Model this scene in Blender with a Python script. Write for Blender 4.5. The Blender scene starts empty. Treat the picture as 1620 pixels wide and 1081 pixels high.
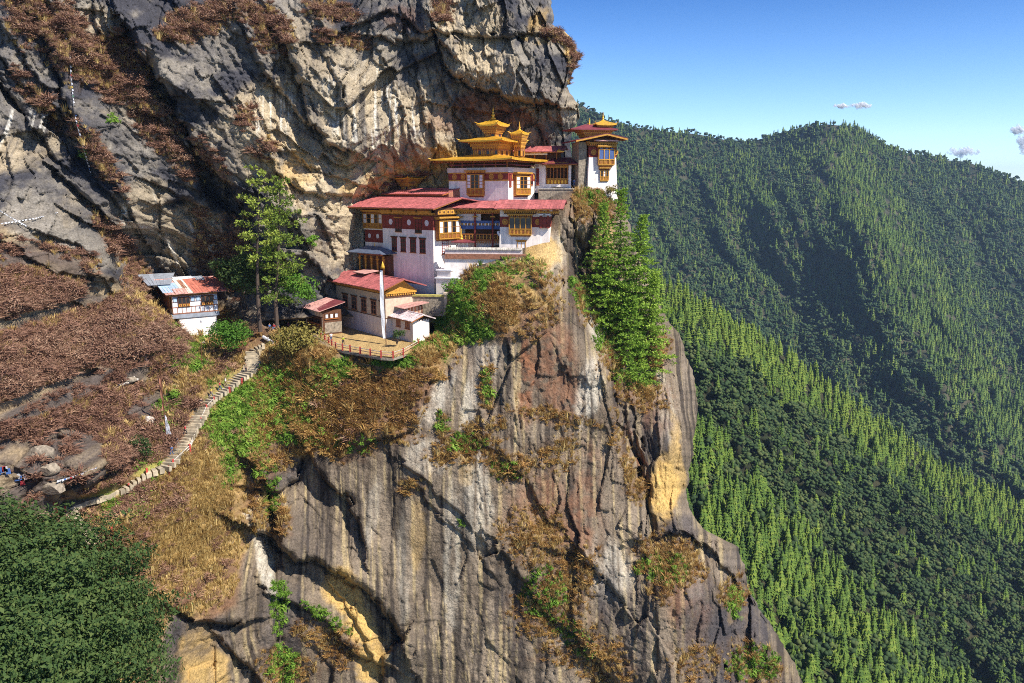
import bpy, bmesh, math, random
import numpy as np
from mathutils import Vector, Matrix

# ------------------------------------------------------------------ camera, sky, sun, exposure
SC = bpy.context.scene
COL = SC.collection
W, H, FPX = 1620.0, 1081.0, 1300.0
PITCH = math.atan((540.5 - 300.0) / FPX)
CP, SP = math.cos(PITCH), math.sin(PITCH)
cam_d = bpy.data.cameras.new("camera")
cam_d.sensor_width = 36.0
cam_d.lens = 36.0 * FPX / W
cam_d.clip_start, cam_d.clip_end = 0.5, 40000
cam = bpy.data.objects.new("camera", cam_d)
cam.rotation_euler = (math.pi / 2 - PITCH, 0, 0)
COL.objects.link(cam)
SC.camera = cam

SUN_AZ, SUN_EL = math.radians(55), math.radians(47)     # azimuth to the right of the line back to the camera
SUN_DIR = Vector((math.sin(SUN_AZ) * math.cos(SUN_EL), -math.cos(SUN_AZ) * math.cos(SUN_EL), math.sin(SUN_EL)))
sun_d = bpy.data.lights.new("sun", "SUN")
sun_d.energy = 5.0
sun_d.angle = math.radians(0.53)
sun_d.color = (1.0, 0.955, 0.88)
sun = bpy.data.objects.new("sun", sun_d)
sun.rotation_euler = SUN_DIR.to_track_quat('Z', 'Y').to_euler()
COL.objects.link(sun)

world = bpy.data.worlds.new("World")
SC.world = world
world.use_nodes = True
wn = world.node_tree.nodes
sky = wn.new("ShaderNodeTexSky")
sky.sky_type = 'NISHITA'
sky.sun_disc = False
sky.sun_elevation = SUN_EL
sky.sun_rotation = math.atan2(SUN_DIR.x, SUN_DIR.y)
sky.altitude = 3000
sky.air_density = 1.15
sky.dust_density = 0.5
sky.ozone_density = 5.0
wn["Background"].inputs["Strength"].default_value = 0.15
hs = wn.new("ShaderNodeHueSaturation")
hs.inputs["Saturation"].default_value = 1.1
world.node_tree.links.new(sky.outputs[0], hs.inputs["Color"])
tcw = wn.new("ShaderNodeTexCoord"); sxy = wn.new("ShaderNodeSeparateXYZ")          # the zenith is a deeper blue than the horizon
world.node_tree.links.new(tcw.outputs["Generated"], sxy.inputs[0])
mrw = wn.new("ShaderNodeMapRange"); mrw.inputs[1].default_value = 0.06; mrw.inputs[2].default_value = 0.26
world.node_tree.links.new(sxy.outputs["Z"], mrw.inputs[0])
mxw = wn.new("ShaderNodeMix"); mxw.data_type = 'RGBA'; mxw.inputs[6].default_value = (1.06, 1.03, 1.04, 1); mxw.inputs[7].default_value = (.155, .37, .62, 1)
world.node_tree.links.new(mrw.outputs[0], mxw.inputs[0])
mlw = wn.new("ShaderNodeMix"); mlw.data_type = 'RGBA'; mlw.blend_type = 'MULTIPLY'; mlw.inputs[0].default_value = 1
world.node_tree.links.new(hs.outputs[0], mlw.inputs[6]); world.node_tree.links.new(mxw.outputs[2], mlw.inputs[7])
world.node_tree.links.new(mlw.outputs[2], wn["Background"].inputs["Color"])
SC.view_settings.view_transform = 'Standard'
SC.view_settings.look = 'None'
SC.view_settings.exposure = 0.58
SC.view_settings.gamma = 1
SC.cycles.max_bounces = 5
SC.cycles.diffuse_bounces = 3
SC.cycles.glossy_bounces = 2
SC.cycles.transparent_max_bounces = 40
SC.cycles.volume_bounces = 0
SC.cycles.use_denoising = False
SC.cycles.filter_width = 1.0

RNG = np.random.default_rng(7)
random.seed(7)

# ------------------------------------------------------------------ projection helpers
def dirs(px, py):
    a = (np.asarray(px, float) - W / 2) / FPX
    b = (H / 2 - np.asarray(py, float)) / FPX
    return a, CP + b * SP, -SP + b * CP

def P(px, py, Y):
    a, dy, dz = dirs(px, py)
    s = Y / dy
    return Vector((float(a * s), float(Y), float(dz * s)))

def PN(px, py, Y):
    a, dy, dz = dirs(px, py)
    s = Y / dy
    return np.stack([a * s, Y + 0 * a, dz * s], -1)

# ------------------------------------------------------------------ numpy noise (2-D gradient noise, cells)
_perm = RNG.permutation(512)
_ang = RNG.random(512) * 2 * np.pi
_gx, _gy = np.cos(_ang).astype(np.float32), np.sin(_ang).astype(np.float32)
def _hash(i, j, seed=0):
    return _perm[(_perm[(i + seed * 57) & 511] + j) & 511]
def perlin(x, y, seed=0):
    x = np.asarray(x, np.float32); y = np.asarray(y, np.float32)
    i = np.floor(x).astype(np.int32); j = np.floor(y).astype(np.int32)
    fx = x - i; fy = y - j
    u = fx * fx * fx * (fx * (fx * 6 - 15) + 10); v = fy * fy * fy * (fy * (fy * 6 - 15) + 10)
    def g(di, dj):
        h = _hash(i + di, j + dj, seed)
        return _gx[h] * (fx - di) + _gy[h] * (fy - dj)
    a = g(0, 0) * (1 - u) + g(1, 0) * u
    b = g(0, 1) * (1 - u) + g(1, 1) * u
    return (a * (1 - v) + b * v) * 1.5
def fbm(x, y, o=4, gain=0.5, seed=0, ridged=False):
    r = 0; amp = 1; tot = 0
    for k in range(o):
        n = perlin(x, y, seed + k)
        if ridged: n = 1 - 2 * np.abs(n)
        r = r + n * amp; tot += amp
        amp *= gain; x = x * 2.03 + 11.3; y = y * 2.03 + 5.7
    return r / tot
def facets(x, y, seed=0, tilt=0.5):
    """blocky rock: every cell of a jittered grid is its own tilted plane; returns height and distance-to-edge"""
    i0 = np.floor(x).astype(np.int32); j0 = np.floor(y).astype(np.int32)
    d1 = np.full(x.shape, 9.0, np.float32); d2 = d1.copy(); h = np.zeros(x.shape, np.float32)
    for di in (-1, 0, 1):
        for dj in (-1, 0, 1):
            i = i0 + di; j = j0 + dj
            k = _hash(i, j, seed)
            cx = i + 0.5 + 0.42 * _gx[k]; cy = j + 0.5 + 0.42 * _gy[_perm[k]]
            dx = x - cx; dy = y - cy
            d = dx * dx + dy * dy
            k2 = _perm[(k + 91) & 511]
            ph = _gx[k2] * 0.5 + tilt * (_gx[_perm[k2]] * dx + _gy[_perm[k2]] * dy)
            n = d < d1
            d2 = np.where(n, d1, np.minimum(d2, d)); h = np.where(n, ph, h); d1 = np.where(n, d, d1)
    return h, np.sqrt(d2) - np.sqrt(d1)
def smooth(a, b, x):
    t = np.clip((x - a) / (b - a), 0, 1)
    return t * t * (3 - 2 * t)
def rbf(pts, qx, qy, soft=25.0, lam=0.0):
    p = np.array(pts, float)
    def K(ax, ay, bx, by):
        return np.sqrt((ax[:, None] - bx[None]) ** 2 + (ay[:, None] - by[None]) ** 2 + soft * soft)
    n = len(p)
    A = np.zeros((n + 3, n + 3)); A[:n, :n] = -K(p[:, 0], p[:, 1], p[:, 0], p[:, 1]) - lam * np.eye(n)
    A[:n, n] = 1; A[:n, n + 1] = p[:, 0]; A[:n, n + 2] = p[:, 1]; A[n:, :n] = A[:n, n:].T
    w = np.linalg.solve(A, np.concatenate([p[:, 2], np.zeros(3)]))
    sh = qx.shape; qx = qx.ravel(); qy = qy.ravel(); out = np.empty(qx.shape)
    for s in range(0, len(qx), 40000):
        e = slice(s, s + 40000)
        out[e] = -K(qx[e], qy[e], p[:, 0], p[:, 1]) @ w[:n] + w[n] + w[n + 1] * qx[e] + w[n + 2] * qy[e]
    return out.reshape(sh)
def seg_field(PX, PY, pts):
    """distance to an open polyline and signed side (>0: right of a downward line / above a rightward one)"""
    D = np.full(PX.shape, 1e9, np.float32); S = np.zeros(PX.shape, np.float32)
    for (ax, ay), (bx, by) in zip(pts[:-1], pts[1:]):
        dx, dy = bx - ax, by - ay
        L = dx * dx + dy * dy + 1e-9
        t = np.clip(((PX - ax) * dx + (PY - ay) * dy) / L, 0, 1)
        ex, ey = PX - ax - t * dx, PY - ay - t * dy
        d = ex * ex + ey * ey
        n = d < D
        D = np.where(n, d, D)
        S = np.where(n, -np.sign(dx * (PY - ay) - dy * (PX - ax)), S)
    return np.sqrt(D), S
def poly_sd(PX, PY, pts):
    """signed distance to a closed polygon, positive inside"""
    d, _ = seg_field(PX, PY, list(pts) + [pts[0]])
    inside = np.zeros(PX.shape, bool)
    n = len(pts)
    for k in range(n):
        (ax, ay), (bx, by) = pts[k], pts[(k + 1) % n]
        c = ((ay > PY) != (by > PY)) & (PX < (bx - ax) * (PY - ay) / ((by - ay) if by != ay else 1e-9) + ax)
        inside ^= c
    return np.where(inside, d, -d)

# ------------------------------------------------------------------ object helpers
def tag(o, label=None, cat=None, group=None, kind=None):
    if label: o["label"] = label
    if cat: o["category"] = cat
    if group: o["group"] = group
    if kind: o["kind"] = kind
    return o
def empty(name, loc=(0, 0, 0), rz=0.0):
    o = bpy.data.objects.new(name, None)
    o.location = loc; o.rotation_euler = (0, 0, rz); o.empty_display_size = 0.5
    COL.objects.link(o)
    return o
def link_mesh(name, me, parent=None):
    o = bpy.data.objects.new(name, me)
    COL.objects.link(o)
    if parent is not None: o.parent = parent
    return o
def np_mesh(name, verts, quads=None, tris=None, smoothed=True, col=None, mats=()):
    me = bpy.data.meshes.new(name)
    nq = 0 if quads is None else len(quads); nt = 0 if tris is None else len(tris)
    me.vertices.add(len(verts)); me.vertices.foreach_set("co", np.ascontiguousarray(verts, np.float32).ravel())
    loops = np.concatenate(([] if quads is None else [np.asarray(quads, np.int32).ravel()]) + ([] if tris is None else [np.asarray(tris, np.int32).ravel()]))
    me.loops.add(len(loops)); me.loops.foreach_set("vertex_index", loops.astype(np.int32))
    starts = np.concatenate([np.arange(nq) * 4, nq * 4 + np.arange(nt) * 3]).astype(np.int32)
    me.polygons.add(nq + nt); me.polygons.foreach_set("loop_start", starts)
    me.update(calc_edges=True); me.validate()
    if smoothed: me.polygons.foreach_set("use_smooth", np.ones(len(me.polygons), bool))
    if col is not None:
        at = me.attributes.new("Col", 'FLOAT_COLOR', 'POINT')
        c = np.ones((len(verts), 4), np.float32); c[:, :3] = col
        at.data.foreach_set("color", c.ravel())
    for m in mats: me.materials.append(m)
    return me
def grid_quads(nr, nc):
    i = np.arange(nr - 1)[:, None] * nc + np.arange(nc - 1)[None]
    return np.stack([i, i + nc, i + nc + 1, i + 1], -1).reshape(-1, 4)

# ------------------------------------------------------------------ materials
def new_mat(name):
    m = bpy.data.materials.new(name); m.use_nodes = True
    nt = m.node_tree
    return m, nt, nt.nodes["Principled BSDF"]
def mat_plain(name, col, rough=0.8, var=0.25, scale=3.0, bump=0.0, metal=0.0, spec=0.3, streak=0.0):
    """one paint or stuff, with uneven tone (and, if asked, runs down the face) from object-space noise"""
    m, nt, b = new_mat(name)
    N = nt.nodes; L = nt.links
    tc = N.new("ShaderNodeTexCoord")
    nz = N.new("ShaderNodeTexNoise"); nz.inputs["Scale"].default_value = scale; nz.inputs["Detail"].default_value = 5
    L.new(tc.outputs["Object"], nz.inputs["Vector"])
    fac = nz.outputs["Fac"]
    if streak:
        mp = N.new("ShaderNodeMapping"); mp.inputs["Scale"].default_value = (1.6, 1.6, 0.12)
        n2 = N.new("ShaderNodeTexNoise"); n2.inputs["Scale"].default_value = 1.0; n2.inputs["Detail"].default_value = 6
        L.new(tc.outputs["Object"], mp.inputs["Vector"]); L.new(mp.outputs[0], n2.inputs["Vector"])
        mx0 = N.new("ShaderNodeMix"); mx0.inputs[0].default_value = streak
        L.new(nz.outputs["Fac"], mx0.inputs[2]); L.new(n2.outputs["Fac"], mx0.inputs[3])
        fac = mx0.outputs[0]
    rp = N.new("ShaderNodeMapRange")
    rp.inputs[1].default_value = 0.3; rp.inputs[2].default_value = 0.7
    rp.inputs[3].default_value = 1 - var; rp.inputs[4].default_value = 1 + var
    L.new(fac, rp.inputs[0])
    gi_ = N.new("ShaderNodeNewGeometry"); r2 = N.new("ShaderNodeMapRange"); r2.inputs[3].default_value = 1 - .45 * var; r2.inputs[4].default_value = 1 + .45 * var
    L.new(gi_.outputs["Random Per Island"], r2.inputs[0])
    m2 = N.new("ShaderNodeMath"); m2.operation = 'MULTIPLY'; L.new(rp.outputs[0], m2.inputs[0]); L.new(r2.outputs[0], m2.inputs[1])
    mx = N.new("ShaderNodeMix"); mx.data_type = 'RGBA'; mx.blend_type = 'MULTIPLY'; mx.inputs[0].default_value = 1
    mx.inputs[6].default_value = (*col, 1)
    L.new(m2.outputs[0], mx.inputs[7])
    L.new(mx.outputs[2], b.inputs["Base Color"])
    b.inputs["Roughness"].default_value = rough; b.inputs["Metallic"].default_value = metal
    b.inputs["Specular IOR Level"].default_value = spec
    if bump:
        bp = N.new("ShaderNodeBump"); bp.inputs["Strength"].default_value = bump; bp.inputs["Distance"].default_value = 0.1
        L.new(nz.outputs["Fac"], bp.inputs["Height"]); L.new(bp.outputs[0], b.inputs["Normal"])
    return m
def mat_attr(name, scale=1.0, bump=0.6, dist=0.35, var=0.35, rough=0.92, crack=0.5):
    """rock and soil: base colour from the mesh's own colour attribute, broken up by noise; bump for the small relief"""
    m, nt, b = new_mat(name)
    N = nt.nodes; L = nt.links
    at = N.new("ShaderNodeAttribute"); at.attribute_name = "Col"
    tc = N.new("ShaderNodeTexCoord")
    mp = N.new("ShaderNodeMapping"); mp.inputs["Scale"].default_value = (1, 0.7, 1)
    L.new(tc.outputs["Object"], mp.inputs["Vector"])
    n1 = N.new("ShaderNodeTexNoise"); n1.inputs["Scale"].default_value = 0.9 * scale; n1.inputs["Detail"].default_value = 9; n1.inputs["Roughness"].default_value = 0.68
    n2 = N.new("ShaderNodeTexNoise"); n2.inputs["Scale"].default_value = 3.4 * scale; n2.inputs["Detail"].default_value = 5; n2.inputs["Roughness"].default_value = 0.7
    vo = N.new("ShaderNodeTexVoronoi"); vo.feature = 'DISTANCE_TO_EDGE'; vo.inputs["Scale"].default_value = 0.55 * scale
    wob = N.new("ShaderNodeVectorMath"); wob.operation = 'MULTIPLY_ADD'; wob.inputs[1].default_value = (1.6, 1.6, 1.6)
    L.new(mp.outputs[0], n1.inputs["Vector"]); L.new(mp.outputs[0], n2.inputs["Vector"])
    L.new(n1.outputs["Color"], wob.inputs[0]); L.new(mp.outputs[0], wob.inputs[2]); L.new(wob.outputs[0], vo.inputs["Vector"])
    vr = N.new("ShaderNodeMapRange"); vr.inputs[1].default_value = 0; vr.inputs[2].default_value = 0.09; vr.inputs[3].default_value = -crack; vr.inputs[4].default_value = 0
    L.new(vo.outputs["Distance"], vr.inputs[0])
    ad = N.new("ShaderNodeMath"); ad.operation = 'ADD'
    L.new(n1.outputs["Fac"], ad.inputs[0]); L.new(vr.outputs[0], ad.inputs[1])
    ad2 = N.new("ShaderNodeMath"); ad2.operation = 'MULTIPLY_ADD'; ad2.inputs[1].default_value = 0.55
    L.new(n2.outputs["Fac"], ad2.inputs[0]); L.new(ad.outputs[0], ad2.inputs[2])
    bp = N.new("ShaderNodeBump"); bp.inputs["Strength"].default_value = bump; bp.inputs["Distance"].default_value = dist
    L.new(ad2.outputs[0], bp.inputs["Height"]); L.new(bp.outputs[0], b.inputs["Normal"])
    rp = N.new("ShaderNodeMapRange"); rp.inputs[1].default_value = 0.34; rp.inputs[2].default_value = 0.66
    rp.inputs[3].default_value = 1 - var; rp.inputs[4].default_value = 1 + var
    L.new(n2.outputs["Fac"], rp.inputs[0])
    mx = N.new("ShaderNodeMix"); mx.data_type = 'RGBA'; mx.blend_type = 'MULTIPLY'; mx.inputs[0].default_value = 1
    L.new(at.outputs["Color"], mx.inputs[6]); L.new(rp.outputs[0], mx.inputs[7])
    L.new(mx.outputs[2], b.inputs["Base Color"])
    b.inputs["Roughness"].default_value = rough; b.inputs["Specular IOR Level"].default_value = 0.15
    return m
def mat_foliage(name, c1, c2, c3=None, trans=0.25, attr=None):
    """leaves: two or three greens mixed by a per-tree random value and by noise through the crown"""
    m, nt, b = new_mat(name)
    N = nt.nodes; L = nt.links
    ramp = N.new("ShaderNodeValToRGB")
    ramp.color_ramp.elements[0].color = (*c1, 1); ramp.color_ramp.elements[1].color = (*c2, 1)
    if c3:
        e = ramp.color_ramp.elements.new(1.0); e.color = (*c3, 1); ramp.color_ramp.elements[1].position = 0.55
    oi = N.new("ShaderNodeObjectInfo")
    g = N.new("ShaderNodeNewGeometry")
    ad = N.new("ShaderNodeMath"); ad.operation = 'MULTIPLY_ADD'; ad.inputs[1].default_value = 0.5
    L.new(g.outputs["Random Per Island"], ad.inputs[0])
    ml = N.new("ShaderNodeMath"); ml.operation = 'MULTIPLY'; ml.inputs[1].default_value = 0.5
    if attr:
        a = N.new("ShaderNodeAttribute"); a.attribute_type = 'INSTANCER'; a.attribute_name = attr
        L.new(a.outputs["Fac"], ml.inputs[0])
    else:
        L.new(oi.outputs["Random"], ml.inputs[0])
    L.new(ml.outputs[0], ad.inputs[2]); L.new(ad.outputs[0], ramp.inputs[0])
    L.new(ramp.outputs[0], b.inputs["Base Color"])
    b.inputs["Roughness"].default_value = 0.75; b.inputs["Specular IOR Level"].default_value = 0.2
    if trans:
        tr = N.new("ShaderNodeBsdfTranslucent"); L.new(ramp.outputs[0], tr.inputs[0])
        ms = N.new("ShaderNodeMixShader"); ms.inputs[0].default_value = trans
        out = N["Material Output"]
        L.new(b.outputs[0], ms.inputs[1]); L.new(tr.outputs[0], ms.inputs[2]); L.new(ms.outputs[0], out.inputs["Surface"])
    return m
def scatter(name, pts, scale, rotz, idx, tone, protos, kind="stuff", label=None, cat=None, tilt=None):
    """stuff: one object whose geometry nodes set small plants on its points"""
    me = bpy.data.meshes.new(name)
    me.vertices.add(len(pts)); me.vertices.foreach_set("co", np.asarray(pts, np.float32).ravel())
    for nm, arr, ty in (("scl", scale, 'FLOAT'), ("rot", rotz, 'FLOAT'), ("pick", idx, 'INT'), ("tone", tone, 'FLOAT')):
        a = me.attributes.new(nm, ty, 'POINT'); a.data.foreach_set("value", np.asarray(arr, np.int32 if ty == 'INT' else np.float32))
    o = link_mesh(name, me)
    tag(o, label, cat, None, kind)
    coll = bpy.data.collections.new(name + "_kinds")
    for k, pm in enumerate(protos):
        po = bpy.data.objects.new("%s_kind_%s" % (name, "abcdefgh"[k]), pm); coll.objects.link(po)
    ng = bpy.data.node_groups.new(name, 'GeometryNodeTree')
    ng.interface.new_socket("Geometry", in_out='INPUT', socket_type='NodeSocketGeometry')
    ng.interface.new_socket("Geometry", in_out='OUTPUT', socket_type='NodeSocketGeometry')
    N = ng.nodes; L = ng.links
    gi = N.new("NodeGroupInput"); go = N.new("NodeGroupOutput")
    iop = N.new("GeometryNodeInstanceOnPoints"); ci = N.new("GeometryNodeCollectionInfo")
    ci.inputs["Collection"].default_value = coll; ci.inputs["Separate Children"].default_value = True; ci.inputs["Reset Children"].default_value = True
    iop.inputs["Pick Instance"].default_value = True
    def na(n, t):
        x = N.new("GeometryNodeInputNamedAttribute"); x.data_type = t; x.inputs["Name"].default_value = n
        return x.outputs["Attribute"]
    mtp = N.new("GeometryNodeMeshToPoints")
    L.new(gi.outputs[0], mtp.inputs[0]); L.new(mtp.outputs[0], iop.inputs["Points"]); L.new(ci.outputs[0], iop.inputs["Instance"])
    L.new(na("pick", 'INT'), iop.inputs["Instance Index"])
    cx = N.new("ShaderNodeCombineXYZ"); L.new(na("rot", 'FLOAT'), cx.inputs[2])
    er = N.new("FunctionNodeEulerToRotation"); L.new(cx.outputs[0], er.inputs[0])
    L.new(er.outputs[0], iop.inputs["Rotation"])
    L.new(na("scl", 'FLOAT'), iop.inputs["Scale"])
    L.new(iop.outputs[0], go.inputs[0])
    md = o.modifiers.new("scatter", 'NODES'); md.node_group = ng
    return o
# ------------------------------------------------------------------ the cliff, its ledges and the hillside below it
STEP = 1.75
SIL = [(-260, 850), (-40, 868), (0, 873), (40, 875), (50, 893), (62, 905), (82, 912), (108, 908), (138, 896), (150, 902), (165, 915), (182, 918),
       (196, 912), (208, 905), (222, 902), (296, 905), (301, 972), (318, 985), (345, 992), (400, 1010), (450, 1028), (500, 1052), (512, 1062), (530, 1074), (560, 1086),
       (600, 1098), (650, 1104), (690, 1099), (730, 1093), (790, 1086), (815, 1094), (835, 1110), (852, 1140), (866, 1168), (900, 1178), (935, 1184),
       (960, 1200), (1000, 1228), (1050, 1256), (1100, 1275), (1300, 1320)]
rows = np.arange(-150, 1262, STEP)
c_left = np.arange(-240, 600, STEP)
n_r = int(560 / STEP)
Rv = np.interp(rows, [s[0] for s in SIL], [s[1] for s in SIL])
Rv = Rv + 3.0 * perlin(rows / 23.0, rows * 0 + 3.3) + 1.6 * perlin(rows / 7.0, rows * 0 + 9.3)
tt = (np.arange(n_r) + 1) / n_r
PXg = np.concatenate([np.repeat(c_left[None], len(rows), 0), 600 + (Rv[:, None] - 600) * (1 - (1 - tt[None]) ** 1.25)], 1).astype(np.float32)
PYg = np.repeat(rows[:, None], PXg.shape[1], 1).astype(np.float32)
RVg = np.repeat(Rv[:, None], PXg.shape[1], 1)

DEPTH = [(-240, -200, 178), (0, -200, 186), (400, -200, 205), (850, -200, 205), (0, 0, 166), (200, 0, 175), (400, 0, 186), (600, 0, 190), (800, 0, 187), (870, 0, 196),
    (-240, 100, 150), (0, 200, 155), (200, 200, 168), (400, 200, 177), (600, 200, 183), (640, 100, 188), (750, 110, 186), (850, 90, 187), (905, 90, 194), (780, 60, 189),
    (740, 170, 190), (800, 165, 191), (850, 200, 193), (905, 185, 195), (600, 270, 189), (615, 305, 196), (690, 230, 190), (850, 280, 197), (780, 230, 193), (900, 260, 199), (750, 300, 194), (650, 292, 197), (690, 295, 197),
    (-240, 330, 130), (0, 330, 143), (100, 330, 152), (200, 360, 164), (220, 425, 180), (290, 420, 186), (340, 420, 186), (300, 470, 186), (250, 470, 176), (335, 490, 184), (300, 515, 176), (450, 400, 176), (530, 330, 181), (570, 345, 189), (590, 385, 191), (555, 395, 188), (540, 430, 184), (600, 430, 188), (650, 400, 189), (750, 360, 186), (820, 350, 184), (860, 320, 185),
    (0, 400, 134), (100, 420, 144), (170, 440, 152), (0, 450, 129), (0, 600, 117), (0, 690, 112), (0, 770, 108), (0, 900, 92), (-240, 500, 110), (-240, 800, 82), (-240, 1000, 62), (0, 1081, 74), (-240, 1262, 48), (0, 1262, 54),
    (150, 480, 149), (225, 480, 157), (262, 512, 158), (285, 535, 159), (320, 540, 163), (150, 600, 136), (150, 700, 124), (60, 740, 112), (110, 770, 116), (150, 770, 119), (250, 600, 147), (240, 680, 136),
    (130, 855, 114), (92, 803, 117), (150, 788, 121), (200, 770, 126), (235, 748, 129), (270, 740, 131), (285, 700, 136), (300, 680, 139), (330, 630, 146), (370, 600, 152), (395, 580, 156), (410, 555, 160), (440, 530, 162), (370, 560, 160), (420, 500, 170),
    (480, 520, 158), (470, 490, 172), (520, 548, 152), (520, 500, 172), (580, 560, 150), (640, 562, 149), (600, 500, 176), (660, 540, 154), (700, 500, 168), (620, 470, 180),
    (420, 640, 149), (360, 670, 143), (450, 690, 145), (395, 700, 142), (560, 600, 147), (640, 610, 146), (560, 680, 143), (640, 680, 143), (450, 760, 144), (600, 800, 142), (440, 1081, 138), (600, 1081, 138), (760, 1081, 138),
    (720, 480, 160), (760, 560, 149), (700, 620, 146), (760, 800, 142), (800, 440, 159), (870, 412, 165), (880, 470, 155), (900, 600, 152), (900, 780, 148), (900, 950, 143), (980, 1081, 142), (960, 830, 148), (940, 580, 153), (975, 660, 154),
    (900, 340, 172), (940, 330, 178), (960, 312, 182), (930, 420, 176), (905, 300, 184), (975, 420, 180), (960, 500, 172), (1000, 560, 168), (1020, 620, 164), (1050, 540, 172), (1060, 700, 158), (1000, 680, 160), (1050, 800, 153), (1030, 880, 147), (1090, 860, 149), (1150, 880, 152), (1080, 950, 142), (1180, 1000, 150), (1060, 1081, 138), (1240, 1081, 150), (1200, 1262, 140), (900, 1262, 132), (500, 1262, 130),
    (350, 720, 139), (330, 800, 132), (280, 850, 126), (200, 900, 116), (200, 830, 119), (250, 950, 119), (300, 990, 123), (380, 900, 133), (400, 1000, 132), (420, 850, 140), (150, 950, 107), (100, 1081, 90), (300, 1081, 122), (200, 1262, 90), (350, 1262, 116)]
Y0 = rbf(DEPTH, PXg[::4, ::4], PYg[::4, ::4], 18.0)
def up(a, sh):
    """bilinear refill of a 4x coarser grid"""
    r = np.linspace(0, 1, sh[0]) * 0; 
    ri = np.minimum(np.arange(sh[0]) / 4.0, a.shape[0] - 1.0); ci = np.minimum(np.arange(sh[1]) / 4.0, a.shape[1] - 1.0)
    i = np.minimum(ri.astype(int), a.shape[0] - 2); j = np.minimum(ci.astype(int), a.shape[1] - 2)
    u = (ri - i)[:, None]; v = (ci - j)[None]
    return (a[i][:, j] * (1 - u) + a[i + 1][:, j] * u) * (1 - v) + (a[i][:, j + 1] * (1 - u) + a[i + 1][:, j + 1] * u) * v
Y0 = up(Y0, PXg.shape)
base = PN(PXg, PYg, Y0)
X, Z = base[..., 0].astype(np.float32), base[..., 2].astype(np.float32)
XS = X + 0.5 * base[..., 1].astype(np.float32)

# irregular pixel coordinates: everything placed by hand gets ragged edges
wx = 9 * fbm(X / 5.0, Z / 5.0, 4, 0.55, 3) ; wy = 9 * fbm(X / 5.0 + 40, Z / 5.0, 4, 0.55, 9)
PXw, PYw = PXg + wx, PYg + wy

UPPER = [(-300, 300), (0, 345), (60, 385), (130, 420), (200, 452), (230, 470), (340, 470), (420, 500), (520, 500), (600, 430), (900, 300), (1000, 250), (1000, -300), (-300, -300)]
HILL = [(-300, 300), (0, 345), (60, 385), (130, 420), (200, 452), (230, 470), (340, 480), (420, 520), (500, 540), (560, 575), (650, 565), (690, 500), (720, 470), (760, 425), (840, 430), (870, 480), (800, 540), (720, 545), (700, 600), (660, 650), (650, 685), (590, 690), (540, 735), (500, 712), (470, 722), (440, 700), (400, 725), (395, 760), (400, 800), (390, 850), (380, 900), (370, 960), (330, 985), (270, 970), (255, 1000), (240, 1300), (-300, 1300)]
w_up = smooth(-10, 10, poly_sd(PXw, PYw, UPPER))
sd_hill = poly_sd(PXw, PYw, HILL)
w_hill = smooth(-8, 8, sd_hill) * (1 - w_up)
w_low = np.clip(1 - w_up - w_hill, 0, 1)

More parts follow.
